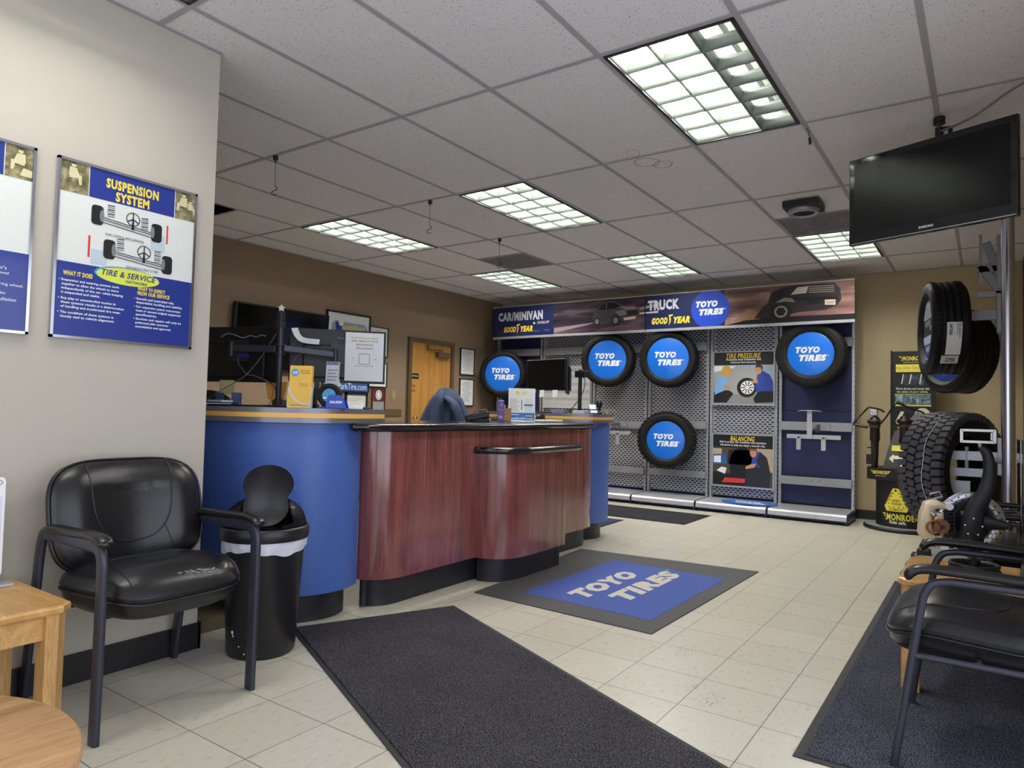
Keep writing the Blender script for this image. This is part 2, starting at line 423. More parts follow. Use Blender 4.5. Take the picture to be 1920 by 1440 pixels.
class MB:
    def __init__(s):
        s.v = []; s.f = []; s.mi = []; s.sm = []
    def add(s, verts, faces, mi=0, smooth=False, M=None):
        o = len(s.v)
        if M is not None: verts = [M @ Vector(p) for p in verts]
        s.v += [tuple(p) for p in verts]
        for f in faces:
            s.f.append(tuple(i + o for i in f)); s.mi.append(mi); s.sm.append(smooth)
        return s
    def box(s, x0, x1, y0, y1, z0, z1, mi=0, M=None):
        v = [(x0, y0, z0), (x1, y0, z0), (x1, y1, z0), (x0, y1, z0), (x0, y0, z1), (x1, y0, z1), (x1, y1, z1), (x0, y1, z1)]
        return s.add(v, [(0, 3, 2, 1), (4, 5, 6, 7), (0, 1, 5, 4), (1, 2, 6, 5), (2, 3, 7, 6), (3, 0, 4, 7)], mi, False, M)
    def bbox(s, x0, x1, y0, y1, z0, z1, r=0.004, seg=2, mi=0, M=None):
        bm = bmesh.new()
        bmesh.ops.create_cube(bm, size=1.0)
        for v in bm.verts:
            v.co = Vector(((x0 + x1) / 2 + v.co.x * (x1 - x0), (y0 + y1) / 2 + v.co.y * (y1 - y0), (z0 + z1) / 2 + v.co.z * (z1 - z0)))
        r = min(r, 0.49 * min(x1 - x0, y1 - y0, z1 - z0))
        bmesh.ops.bevel(bm, geom=list(bm.edges), offset=r, segments=seg, profile=0.5, affect='EDGES')
        bm.verts.index_update()
        s.add([v.co.copy() for v in bm.verts], [tuple(v.index for v in f.verts) for f in bm.faces], mi, False, M)
        bm.free(); return s
    def quad(s, M, x0, x1, y0, y1, z=0.0, mi=0):
        return s.add([(x0, y0, z), (x1, y0, z), (x1, y1, z), (x0, y1, z)], [(0, 1, 2, 3)], mi, False, M)
    def poly(s, M, pts, z=0.0, mi=0):
        a = sum(pts[i - 1][0] * pts[i][1] - pts[i][0] * pts[i - 1][1] for i in range(len(pts)))
        if a < 0: pts = pts[::-1]
        return s.add([(p[0], p[1], z) for p in pts], [tuple(range(len(pts)))], mi, False, M)
    def prism(s, pts, z0, z1, mi=0, M=None, smooth=False, top=True, bot=True):
        a = sum(pts[i - 1][0] * pts[i][1] - pts[i][0] * pts[i - 1][1] for i in range(len(pts)))
        if a < 0: pts = pts[::-1]
        n = len(pts)
        v = [(p[0], p[1], z0) for p in pts] + [(p[0], p[1], z1) for p in pts]
        s.add(v, [(i, (i + 1) % n, n + (i + 1) % n, n + i) for i in range(n)], mi, smooth, M)
        if top: s.add([(p[0], p[1], z1) for p in pts], [tuple(range(n))], mi, False, M)
        if bot: s.add([(p[0], p[1], z0) for p in pts], [tuple(range(n))[::-1]], mi, False, M)
        return s
    def wall(s, pts, z0, z1, t, mi=0, M=None):
        """an open plan polyline given thickness t (to its left) and height"""
        P = [Vector((p[0], p[1])) for p in pts]; n = len(P); Q = []
        for i in range(n):
            d = (P[min(i + 1, n - 1)] - P[max(i - 1, 0)]).normalized()
            Q.append(P[i] + Vector((-d.y, d.x)) * t)
        v = [(p.x, p.y, z0) for p in P] + [(p.x, p.y, z1) for p in P]
        s.add(v, [(i, i + 1, n + i + 1, n + i) for i in range(n - 1)], mi, True, M)
        w = [(p.x, p.y, z0) for p in Q] + [(p.x, p.y, z1) for p in Q]
        s.add(w, [(i + 1, i, n + i, n + i + 1) for i in range(n - 1)], mi, True, M)
        for zz, k in ((z0, 0), (z1, 1)):
            vv = [(p.x, p.y, zz) for p in P] + [(p.x, p.y, zz) for p in Q]
            s.add(vv, [((i, i + 1, n + i + 1, n + i) if k else (i + 1, i, n + i, n + i + 1)) for i in range(n - 1)], mi, False, M)
        for i in (0, n - 1):
            vv = [(P[i].x, P[i].y, z0), (Q[i].x, Q[i].y, z0), (Q[i].x, Q[i].y, z1), (P[i].x, P[i].y, z1)]
            s.add(vv, [(0, 1, 2, 3)], mi, False, M)
        return s
    def sweep(s, path, sections, mi=0, M=None, smooth=True, caps=True, up=None, closed=False):
        """sections: one list of (a,b) per path point or a single one for all"""
        P = [Vector(p) for p in path]; n = len(P)
        if not isinstance(sections[0][0], (tuple, list)): sections = [sections] * n
        k = len(sections[0]); rings = []; nrm = None
        for i in range(n):
            if closed: t = (P[(i + 1) % n] - P[i - 1]).normalized()
            else: t = (P[min(i + 1, n - 1)] - P[max(i - 1, 0)]).normalized()
            if up is not None:
                b = t.cross(Vector(up)).normalized(); a = b.cross(t)
            else:
                if nrm is None:
                    ref = Vector((0, 0, 1)) if abs(t.z) < 0.9 else Vector((1, 0, 0))
                    nrm = (ref - t * ref.dot(t)).normalized()
                else: nrm = (nrm - t * nrm.dot(t)).normalized()
                a = nrm; b = t.cross(a)
            rings.append([P[i] + b * q[0] + a * q[1] for q in sections[i]])
        v = [p for r in rings for p in r]
        m = n if closed else n - 1
        fs = [(i * k + j, i * k + (j + 1) % k, ((i + 1) % n) * k + (j + 1) % k, ((i + 1) % n) * k + j) for i in range(m) for j in range(k)]
        s.add(v, fs, mi, smooth, M)
        if caps and not closed:
            s.add(rings[0], [tuple(range(k))[::-1]], mi, False, M); s.add(rings[-1], [tuple(range(k))], mi, False, M)
        return s
    def tube(s, path, r, n=10, mi=0, M=None, closed=False, caps=True):
        if isinstance(r, (list, tuple)): sec = [circle(x, n) for x in r]
        else: sec = circle(r, n)
        return s.sweep(path, sec, mi, M, True, caps, None, closed)
    def cyl(s, p0, p1, r0, r1=None, n=20, mi=0, M=None):
        return s.sweep([p0, p1], [circle(r0, n), circle(r0 if r1 is None else r1, n)], mi, M)
    def lathe(s, prof, n=40, mi=0, M=None, smooth=True, closed=False):
        k = len(prof)
        v = [(p[0] * cos(2 * PI * j / n), p[0] * sin(2 * PI * j / n), p[1]) for j in range(n) for p in prof]
        fs = [(j * k + i, ((j + 1) % n) * k + i, ((j + 1) % n) * k + (i + 1) % k, j * k + (i + 1) % k) for j in range(n) for i in range(k if closed else k - 1)]
        return s.add(v, fs, mi, smooth, M)
    def text(s, t, M, cx, cy, w=None, h=None, z=0.001, mi=0, bold=0.0, shear=0.0, align='C', rot=0.0):
        vs, fs = text_geo(t, bold, shear)
        if not vs: return s
        x0 = min(p[0] for p in vs); x1 = max(p[0] for p in vs); y0 = min(p[1] for p in vs); y1 = max(p[1] for p in vs)
        if h is None: kx = w / (x1 - x0); ky = kx
        elif w is None: ky = h / (y1 - y0); kx = ky
        else: kx = w / (x1 - x0); ky = h / (y1 - y0)
        ox = {'C': (x0 + x1) / 2, 'L': x0, 'R': x1}[align]; oy = (y0 + y1) / 2
        c, sn = cos(rot), sin(rot)
        pts = []
        for p in vs:
            a, b = (p[0] - ox) * kx, (p[1] - oy) * ky
            pts.append((cx + a * c - b * sn, cy + a * sn + b * c, z))
        return s.add(pts, fs, mi, False, M)
    def build(s, name, mats, parent=None, loc=None):
        me = bpy.data.meshes.new(name)
        me.from_pydata(s.v, [], s.f)
        if not isinstance(mats, (list, tuple)): mats = [mats]
        for m in mats: me.materials.append(m)
        me.polygons.foreach_set('material_index', s.mi)
        me.polygons.foreach_set('use_smooth', s.sm)
        me.update()
        o = bpy.data.objects.new(name, me)
        COL.objects.link(o)
        if parent is not None: o.parent = parent
        if loc is not None: o.location = loc
        return o

def tag(o, label, cat, group=None):
    o['label'] = label; o['category'] = cat
    if group: o['group'] = group
    return o
def thing(name, label, cat, loc=(0, 0, 0), rz=0.0, group=None):
    o = bpy.data.objects.new(name, None)
    o.empty_display_size = 0.1
    COL.objects.link(o)
    o.location = loc; o.rotation_euler = (0, 0, rz)
    return tag(o, label, cat, group)
def struct(o):
    o['kind'] = 'structure'; return o
def kids(o): return [c for c in COL.objects if c.parent == o]
def dup(o, loc=None, rz=None, label=None, parent=None):
    c = o.copy(); COL.objects.link(c)
    if parent is not None: c.parent = parent
    if loc is not None: c.location = loc
    if rz is not None: c.rotation_euler = (0, 0, rz)
    if label: c['label'] = label
    for k in kids(o): dup(k, parent=c)
    return c
ID = Matrix.Identity(4)

# ------------------------------------------------------------------ the room
XL, XR, YF, YB = -6.05, 0.62, -1.6, 8.42
NX, NY = -2.9, 1.76          # corner of the near left wall
struct(MB().box(XL - 0.2, XR + 0.2, YF - 0.2, YB + 0.2, -0.1, 0.0).build('floor', m_floor))
o = MB().box(XL - 0.1, NX, YF - 0.1, NY, 0, CEIL + 0.25).build('wall_front_left', m_wall_near); struct(o)
struct(MB().box(XL - 0.12, XL, NY, YB + 0.1, 0, CEIL + 0.25).build('wall_left', m_wall_brown))
struct(MB().box(XL, XR + 0.12, YB, YB + 0.12, 0, CEIL + 0.25).build('wall_back', m_wall_tan))
WX0, WX1, WZ0, WZ1 = -2.75, 0.25, 0.36, 2.36
b = MB()
b.box(NX, WX0, YF - 0.1, YF, 0, CEIL + 0.25).box(WX1, XR + 0.12, YF - 0.1, YF, 0, CEIL + 0.25)
b.box(WX0, WX1, YF - 0.1, YF, 0, WZ0).box(WX0, WX1, YF - 0.1, YF, WZ1, CEIL + 0.25)
struct(b.build('wall_front', m_wall_tan))
SY0, SY1, SZ0, SZ1 = -1.4, 2.5, 0.25, 2.25
b = MB()
b.box(XR, XR + 0.12, YF, SY0, 0, CEIL + 0.25).box(XR, XR + 0.12, SY1, YB, 0, CEIL + 0.25)
b.box(XR, XR + 0.12, SY0, SY1, 0, SZ0).box(XR, XR + 0.12, SY0, SY1, SZ1, CEIL + 0.25)
struct(b.build('wall_right', m_wall_tan))
struct(MB().box(0.285, XR, 8.0, YB, 0, CEIL).build('wall_corner_pier', mat('pier_brown', '#40372f', 0.6, var=0.05)))
w1 = thing('window_1', 'wide dark framed shop window in the front wall', 'window', (WX0, YF, WZ0)); del w1['category']; del w1['label']; struct(w1)
b = MB()
for x in (0, 1.0, 2.0, 3.0): b.box(x - 0.025, x + 0.025, -0.08, -0.02, 0, 2.0)
for z in (0.0, 2.0): b.box(-0.025, 3.025, -0.08, -0.02, z - 0.025, z + 0.025)
struct(b.build('window_frame', m_dark_metal, w1))
w2 = thing('window_2', '', '', (XR, SY0, SZ0)); del w2['category']; del w2['label']; struct(w2)
b = MB()
for y in (0, 1.3, 2.6, 3.9): b.box(0.03, 0.09, y - 0.025, y + 0.025, 0, 2.0)
for z in (0.0, 2.0): b.box(0.03, 0.09, -0.025, 3.925, z - 0.025, z + 0.025)
struct(b.build('window_frame', m_dark_metal, w2))
# baseboards
b = MB().bbox(NX, NX + 0.012, YF, NY + 0.012, 0, 0.115, 0.003).box(NX - 0.5, NX + 0.012, NY, NY + 0.012, 0, 0.115)
struct(b.build('baseboard_front_left', m_black_vinyl))
struct(MB().box(XL, XL + 0.012, NY, YB, 0, 0.1).build('baseboard_left', m_black_vinyl))
struct(MB().box(XL, 0.285, YB - 0.012, YB, 0, 0.1).build('baseboard_back', m_black_vinyl))
struct(MB().box(XR - 0.012, XR, YF, 8.0, 0, 0.1).build('baseboard_right', m_black_vinyl))

# ------------------------------------------------------------------ ceiling: lay-in tiles, grid, lights, vents
GX = lambda i: -1.4344 + 0.6096 * i
GY = lambda j: 2.6904 + 1.2192 * j
FIX = [(0, 0), (-3, 1), (-6, 1), (-6, 3), (-3, 3), (0, 3), (-2, -2)]
HOLES = {(-5, 2): 'hi', (-7, 0): 'lo', (0, 2): 'hi'}
cb = MB(); gb = MB()
for i in range(-8, 4):
    for j in range(-4, 5):
        if (i, j) in FIX: continue
        x0, x1 = max(GX(i), XL), min(GX(i + 1), XR); y0, y1 = max(GY(j), YF), min(GY(j + 1), YB)
        if x1 - x0 < 0.01 or y1 - y0 < 0.01: continue
        ym = (y0 + y1) / 2
        h = HOLES.get((i, j))
        if h == 'hi': y1 = ym
        if h == 'lo': y0 = ym
        cb.add([(x0, y0, CEIL + 0.006), (x0, y1, CEIL + 0.006), (x1, y1, CEIL + 0.006), (x1, y0, CEIL + 0.006)], [(0, 1, 2, 3)])
        if h: gb.box(x0, x1, ym - 0.012, ym + 0.012, CEIL + 0.001, CEIL + 0.0055)
cb.box(XL - 0.1, XR + 0.1, YF - 0.1, YB + 0.1, CEIL + 0.22, CEIL + 0.26)  # unseen slab above the tiles, added to stop sky light leaking in
for i in range(-8, 4):
    if XL < GX(i) < XR: gb.box(GX(i) - 0.012, GX(i) + 0.012, YF, YB, CEIL + 0.001, CEIL + 0.0055)
for j in range(-4, 5):
    if YF < GY(j) < YB: gb.box(XL, XR, GY(j) - 0.012, GY(j) + 0.012, CEIL + 0.0005, CEIL + 0.0055)
gb.box(NX, NX + 0.02, YF, NY, CEIL + 0.001, CEIL + 0.0055).box(XL, XL + 0.02, NY, YB, CEIL + 0.001, CEIL + 0.0055).box(XL, XR, YB - 0.02, YB, CEIL + 0.001, CEIL + 0.0055)
struct(cb.build('ceiling', m_ceil)); struct(gb.build('trim_1', m_grid))

def make_troffer():
    t = thing('ceiling_light', '', 'ceiling light')
    w, l = 0.2915, 0.5963
    b = MB()
    for a in ((-w, -w + 0.016, -l, l), (w - 0.016, w, -l, l), (-w, w, -l, -l + 0.016), (-w, w, l - 0.016, l)): b.box(a[0], a[1], a[2], a[3], -0.004, 0.012)
    b.build('frame', m_ring_black, t)
    w -= 0.016; l -= 0.016
    b = MB()
    b.add([(-w, -l, 0.01), (w, -l, 0.01), (w, l, 0.01), (-w, l, 0.01), (-w, -l, 0.12), (w, -l, 0.12), (w, l, 0.12), (-w, l, 0.12)],
          [(4, 7, 6, 5), (0, 1, 5, 4), (1, 2, 6, 5), (2, 3, 7, 6), (3, 0, 4, 7)])
    b.build('housing', m_tile_white, t)
    b = MB()
    def blade(p, q, top, bot, z0=0.002, z1=0.055):
        d = (Vector(q) - Vector(p)).normalized(); n = Vector((-d.y, d.x, 0))
        P = Vector(p); Q = Vector(q); zz = [(z0, bot), (z0 + (z1 - z0) * 0.4, bot + (top - bot) * 0.22), (z0 + (z1 - z0) * 0.75, bot + (top - bot) * 0.6), (z1, top)]
        v = []
        for z, hw in zz:
            for e in (P, Q):
                for sgn in (-1, 1): v.append((e.x + n.x * hw * sgn, e.y + n.y * hw * sgn, z))
        f = []
        for k in range(3):
            a = k * 4
            f += [(a, a + 2, a + 6, a + 4), (a + 3, a + 1, a + 5, a + 7)]
        f += [(0, 1, 3, 2), (12, 14, 15, 13)]
        b.add(v, f, 0, True)
    for k in range(7): y = -l + 2 * l * k / 6; blade((-w, y, 0), (w, y, 0), 0.02, 0.0015)
    for k in range(4): x = -w + 2 * w * k / 3; blade((x, -l, 0), (x, l, 0), 0.018, 0.0015)
    b.build('louvre', m_louvre, t)
    for k in (-1, 0, 1):
        bb = MB(); bb.cyl((k * 2 * w / 3, -l + 0.03, 0.085), (k * 2 * w / 3, l - 0.03, 0.085), 0.015, n=8)
        bb.build('lamp', m_lamp, t)
    return t
FL = {(0, 0): 'largest ceiling light with one dark tube, above the grey and blue mats',
      (-3, 1): 'ceiling light fixture over the middle of the wooden counter, second largest in view',
      (-6, 1): 'ceiling light fixture nearest the brown office wall and the wall television',
      (-6, 3): 'small far ceiling light in front of the grey vent, near the brown wall',
      (-3, 3): 'far ceiling light over the aisle before the truck header sign',
      (0, 3): 'ceiling light partly behind the hanging television, next to the grey vent',
      (-2, -2): 'ceiling light beside the white poster wall, only its dark corner in view'}
tro = make_troffer()
for n, (i, j) in enumerate(FIX):
    loc = ((GX(i) + GX(i + 1)) / 2, (GY(j) + GY(j + 1)) / 2, CEIL)
    o = tro if n == 0 else dup(tro)
    o.location = loc; o['label'] = FL[(i, j)]; o['group'] = 'recessed ceiling lights'
for o in COL.objects:
    if o.name.startswith('lamp') and o.parent and 'white poster wall' in o.parent.get('label', ''):
        o.data = o.data.copy(); o.data.materials[0] = m_lamp_dim
dead = [k for k in kids(tro) if k.name.startswith('lamp')][2]
dead.data = dead.data.copy(); dead.data.materials[0] = m_tube_dead; dead['label'] = 'dark dead tube'

def vent(x, y, mt, label, slats=True):
    t = thing('ceiling_vent', label, 'vent', (x, y, CEIL))
    b = MB(); h = 0.2915
    b.add([(-h, -h, 0.07), (h, -h, 0.07), (h, h, 0.07), (-h, h, 0.07), (-h, -h, 0.0), (h, -h, 0.0), (h, h, 0.0), (-h, h, 0.0)],
          [(0, 3, 2, 1), (0, 1, 5, 4), (1, 2, 6, 5), (2, 3, 7, 6), (3, 0, 4, 7)])
    b.build('duct', m_void if not slats else m_print_grey, t)
    if slats:
        b = MB()
        for k in range(34):
            q = -h + 0.008 + k * (2 * h - 0.016) / 33
            b.box(-h, h, q - 0.0035, q + 0.0035, 0.002, 0.014)
            b.box(q - 0.0035, q + 0.0035, -h, h, 0.002, 0.012)
        for a in ((-h, -h + 0.02, -h, h), (h - 0.02, h, -h, h), (-h, h, -h, -h + 0.02), (-h, h, h - 0.02, h)): b.box(a[0], a[1], a[2], a[3], -0.002, 0.012)
        b.build('grille', mt, t)
    return t
vent(GX(-4.5), GY(2.75), m_vent, 'grey square ceiling vent behind the farthest hook, by the far left light')
vent(GX(0.5), GY(2.75), m_vent, 'grey square ceiling vent between the round speaker and a ceiling light')
vent(GX(-6.5), GY(0.25), m_void, 'dark open square in the ceiling beside the white wall corner', False)

# ceiling speaker box
t = thing('ceiling_speaker', 'round speaker in a dark square box under the ceiling beside the television', 'speaker', (-1.13, 5.40, CEIL))
b = MB(); b.bbox(-0.125, 0.125, -0.125, 0.125, -0.05, 0.0, 0.004); b.build('back_box', m_ring_black, t)
b = MB(); b.lathe([(0.0, -0.062), (0.06, -0.062), (0.075, -0.07), (0.095, -0.085), (0.108, -0.08), (0.112, -0.06), (0.112, -0.045)], 32); b.build('ring', m_grey_metal, t)
b = MB(); b.lathe([(0.0, -0.068), (0.03, -0.07), (0.075, -0.074)], 32); b.build('cone', m_void, t)

# wire hooks hanging from the grid
def hook(x, y, ln, label):
    t = thing('ceiling_hook', label, 'hook', (x, y, CEIL), group='wire hooks hanging from the ceiling grid')
    b = MB(); b.bbox(-0.012, 0.012, -0.012, 0.012, -0.03, 0.0, 0.002).cyl((0, 0, -0.03), (0, 0, -0.05), 0.006, 0.003, 8); b.build('clip', m_dark_metal, t)
    MB().tube([(0, 0, -0.045), (0.002, 0, -ln)], 0.0016, 6).build('wire', m_dark_metal, t)
    R = Vector((cos(YAW), sin(YAW), 0)); p = []
    for k in range(17):
        a = radians(150 - k * 15); p.append(R * (0.014 * cos(a)) + Vector((0, 0, -ln - 0.012 + 0.014 * sin(a))))
    for k in range(1, 15):
        a = radians(90 + k * 15); p.append(R * (0.013 - 0.0 + 0.014 * cos(a) - 0.013) + Vector((0, 0, -ln - 0.040 - 0.014 * sin(a) * -1 + 0.0)))
    q = [R * a + Vector((0, 0, -ln + c)) for a, c in ((0.0, 0.0), (0.016, -0.008), (0.016, -0.018), (0.0, -0.028), (-0.016, -0.038), (-0.016, -0.050), (0, -0.058), (0.015, -0.050))]
    MB().tube(catmull(q, 4), 0.0026, 6).build('hook_end', m_dark_metal, t)
hook(-3.761, 2.69, 0.20, 'wire hook nearest the poster wall, hanging from the ceiling grid')
hook(-3.523, 3.91, 0.20, 'wire hook between the left and middle ceiling lights')
hook(-3.742, 5.13, 0.22, 'farthest wire hook, in front of the grey ceiling vent')
t = thing('cable_plug', 'small black plug dangling on a short wire from the nearest ceiling light', 'plug', (-0.82, 3.98, CEIL))
MB().tube([(0, 0, 0), (0.012, 0.0, -0.03), (0.014, 0.0, -0.065)], 0.0018, 6).build('wire', m_cable, t)
MB().cyl((0.014, 0, -0.06), (0.018, 0, -0.095), 0.0075, n=10).build('plug_body', m_cable, t)

# ------------------------------------------------------------------ posters on the near wall
def rot_only(M):
    R = M.copy(); R.translation = (0, 0, 0); return R
def wheelset(b, cx, cy, w, h, DARK, GREY, M, strut):
    """two wheels, springs, axle and steering wheel drawn on a poster"""
    for sx in (-1, 1):
        pts = [(cx + sx * w * 0.42 + p[0], cy - sx * h * 0.08 + p[1]) for p in rrect(w * 0.16, h * 0.62, w * 0.05, 4)]
        b.poly(M, pts, 0.0016, DARK)
        pts = [(cx + sx * w * 0.42 - sx * w * 0.06 + p[0], cy - sx * h * 0.08 + p[1]) for p in circle(w * 0.03, 12, ry=h * 0.2)]
        b.poly(M, pts, 0.0018, GREY)
        for k in range(6):
            x = cx + sx * w * (0.24 if not strut else 0.27); y = cy - sx * h * 0.08 + h * (0.02 + 0.07 * k)
            b.poly(M, [(x - w * 0.05, y), (x + w * 0.05, y + h * 0.02), (x + w * 0.05, y + h * 0.05), (x - w * 0.05, y + h * 0.03)], 0.0018, DARK if k % 2 else GREY)
    for dy, th, c in ((-0.12, 0.05, GREY), (-0.2, 0.025, DARK), (-0.04, 0.025, DARK)):
        b.poly(M, [(cx - w * 0.36, cy + h * (dy + 0.08)), (cx + w * 0.36, cy + h * (dy - 0.08)), (cx + w * 0.36, cy + h * (dy - 0.08 + th)), (cx - w * 0.36, cy + h * (dy + 0.08 + th))], 0.0017, c)
    for k in range(24):
        a0, a1 = 2 * PI * k / 24, 2 * PI * (k + 1) / 24
        R0, R1 = w * 0.088, w * 0.1; X, Y = cx + w * 0.07, cy + h * 0.2
        b.poly(M, [(X + R0 * cos(a0), Y + R0 * sin(a0)), (X + R1 * cos(a0), Y + R1 * sin(a0)), (X + R1 * cos(a1), Y + R1 * sin(a1)), (X + R0 * cos(a1), Y + R0 * sin(a1))], 0.0019, DARK)
    for a in (90, 210, 330):
        d = Vector((cos(radians(a)), sin(radians(a)))); n = Vector((-d.y, d.x)) * w * 0.008; X, Y = cx + w * 0.07, cy + h * 0.2
        e = d * w * 0.09
        b.poly(M, [(X - n.x, Y - n.y), (X + e.x - n.x, Y + e.y - n.y), (X + e.x + n.x, Y + e.y + n.y), (X + n.x, Y + n.y)], 0.0019, DARK)
    b.poly(M, [(cx + w * 0.05, cy - h * 0.15), (cx + w * 0.09, cy - h * 0.15), (cx + w * 0.08, cy + h * 0.2), (cx + w * 0.06, cy + h * 0.2)], 0.00185, DARK)

def figure(b, M, x, y, s, L, D, flip=1):
    """a small seated person in an old photograph"""
    f = flip
    b.poly(M, [(x + p[0], y + s * 0.62 + p[1]) for p in circle(s * 0.12, 12)], 0.0016, L)
    b.poly(M, [(x - f * s * 0.2, y + s * 0.5), (x + f * s * 0.16, y + s * 0.48), (x + f * s * 0.3, y + s * 0.1), (x + f * s * 0.05, y - s * 0.02), (x - f * s * 0.24, y + s * 0.05)], 0.0016, L)
    b.poly(M, [(x - f * s * 0.2, y + s * 0.08), (x + f * s * 0.42, y + s * 0.12), (x + f * s * 0.44, y - s * 0.4), (x + f * s * 0.3, y - s * 0.4), (x + f * s * 0.24, y - s * 0.06), (x - f * s * 0.2, y - s * 0.1)], 0.0017, L)
    b.poly(M, [(x - s * 0.1, y + s * 0.68), (x + s * 0.1, y + s * 0.68), (x + s * 0.12, y + s * 0.76), (x - s * 0.12, y + s * 0.76)], 0.0018, D)

PM = [m_poster_white, m_poster_blue, m_print_black, m_print_grey, m_red, m_lime, m_cyan, m_pale, m_sepia, m_sepia_l, m_sepia_d]
W, H = 0.555, 0.69
def poster_base(name, label, y0):
    t = thing(name, label, 'poster', (NX + 0.011, y0, 1.326))
    M = frame((0, 0, 0), (0, 1, 0), (0, 0, 1))
    b = MB()
    for a in ((0, W, 0, 0.010), (0, W, H - 0.010, H), (0, 0.010, 0, H), (W - 0.010, W, 0, H)): b.box(a[0], a[1], a[2], a[3], -0.011, 0.006, 0, M)
    b.box(0.005, W - 0.005, 0.005, H - 0.005, -0.011, -0.004, 0, M)
    b.build('frame', m_chrome, t)
    return t, M
def poster_print(b, M):
    b.quad(M, 0.01, W - 0.01, 0.01, H - 0.01, 0.0, 0)
    b.quad(M, 0.01, W - 0.01, 0.01, H * 0.425, 0.0006, 1)
    b.quad(M, 0.114, W - 0.1, H * 0.815, H - 0.01, 0.0006, 1)
    b.quad(M, 0.01, 0.111, H * 0.815, H - 0.01, 0.0008, 8)
    b.quad(M, W - 0.097, W - 0.01, H * 0.815, H - 0.01, 0.0008, 8)
    return b
t, M = poster_base('suspension_poster', 'framed suspension system poster in blue and white on the pale wall', 1.114)
b = poster_print(MB(), M)
figure(b, M, 0.055, 0.625, 0.07, 9, 10); figure(b, M, W - 0.06, 0.625, 0.07, 9, 10, -1); figure(b, M, W - 0.03, 0.615, 0.05, 9, 10)
b.quad(M, 0.13, 0.19, 0.30, 0.36, 0.0004, 7); b.quad(M, 0.36, 0.42, 0.40, 0.47, 0.0004, 7)
wheelset(b, 0.265, 0.487, 0.28, 0.125, 2, 3, M, False)
wheelset(b, 0.315, 0.360, 0.28, 0.125, 2, 3, M, True)
b.quad(M, 0.425, 0.432, 0.44, 0.52, 0.001, 4); b.quad(M, 0.118, 0.126, 0.325, 0.41, 0.001, 4)
b.poly(M, circle(0.125, 32, 0.27, 0.272, 0.036), 0.0016, 6); b.poly(M, circle(0.125, 32, 0.278, 0.270, 0.034), 0.0018, 5)
b.build('print', PM, t)
b = MB()
b.text('SUSPENSION', M, 0.28, 0.635, w=0.21, h=0.040, z=0.0015, bold=0.045)
b.text('SYSTEM', M, 0.28, 0.588, w=0.135, h=0.040, z=0.0015, bold=0.045)
b.build('title', m_poster_yellow, t); b = MB()
b.text('WHAT IT DOES', M, 0.035, 0.250, w=0.105, h=0.018, z=0.0015, bold=0.04, align='L')
b.build('heading', m_poster_yellow, t); b = MB()
b.text('WHAT TO EXPECT', M, 0.315, 0.232, w=0.115, h=0.016, z=0.0015, bold=0.04, align='L')
b.text('FROM OUR SERVICE', M, 0.315, 0.213, w=0.135, h=0.016, z=0.0015, bold=0.04, align='L')
b.build('heading', m_poster_yellow, t)
b = MB()
b.text('DUAL CONTROL ARM SUSPENSION', M, 0.255, 0.428, w=0.15, h=0.010, z=0.002, rot=-0.02)
b.build('caption', m_print_black, t); b = MB()
b.text('MACPHERSON STRUT SYSTEM', M, 0.33, 0.312, w=0.13, h=0.010, z=0.002)
b.build('caption', m_print_black, t)
b = MB()
b.text('TIRE & SERVICE', M, 0.28, 0.277, w=0.215, h=0.024, z=0.0025, bold=0.02, shear=0.25)
b.text('NETWORK', M, 0.31, 0.252, w=0.09, h=0.012, z=0.0025, bold=0.02, shear=0.25)
b.build('emblem_lettering', m_poster_blue, t)
b = MB()
body = [(0.222, '• Suspension and steering systems work'), (0.206, '   together to allow the wheels to move'), (0.190, '   independently of the car, while keeping'), (0.174, '   it suspended and stable.'),
        (0.152, '• Any play or uncontrolled motion in'), (0.136, '   these systems results in a deterioration'), (0.120, '   of handling and accelerated tire wear.'), (0.098, '• The condition of these systems is'), (0.082, '   closely tied to vehicle alignment.')]
for y, s in body: b.text(s.strip(), M, 0.022 if s[0] != ' ' else 0.032, y, w=len(s.strip()) * 0.0058, h=0.012, align='L', bold=0.02)
b.build('lettering', m_white_print, t); b = MB()
body = [(0.190, '• Smooth and controlled ride,'), (0.174, '   dependable handling and stability.'), (0.156, '• Our suspension system components'), (0.140, '   meet or exceed original equipment'), (0.124, '   specifications.'),
        (0.106, '• Services and repairs will only be'), (0.090, '   performed after customer'), (0.074, '   consultation and approval.')]
for y, s in body: b.text(s.strip(), M, 0.303 if s[0] != ' ' else 0.312, y, w=len(s.strip()) * 0.0058, h=0.012, align='L', bold=0.02)
b.build('lettering', m_white_print, t)
t, M = poster_base('steering_poster', 'framed blue and white poster cut by the photo edge on the pale wall', 0.488)
b = poster_print(MB(), M)
figure(b, M, W - 0.05, 0.62, 0.07, 9, 10, -1)
b.poly(M, [(W - 0.05, 0.575), (W - 0.012, 0.575), (W - 0.012, 0.60), (W - 0.04, 0.605)], 0.0016, 9)
b.build('print', PM, t)
b = MB()
for y, s in ((0.232, "turer's"), (0.212, 'improved'), (0.192, 'and'), (0.172, 'steering wheel.'), (0.140, 'only be'), (0.120, 'consultation')):
    b.text(s, M, 0.432 , y, w=len(s) * 0.0068, h=0.013, align='L')
b.build('lettering', m_white_print, t)

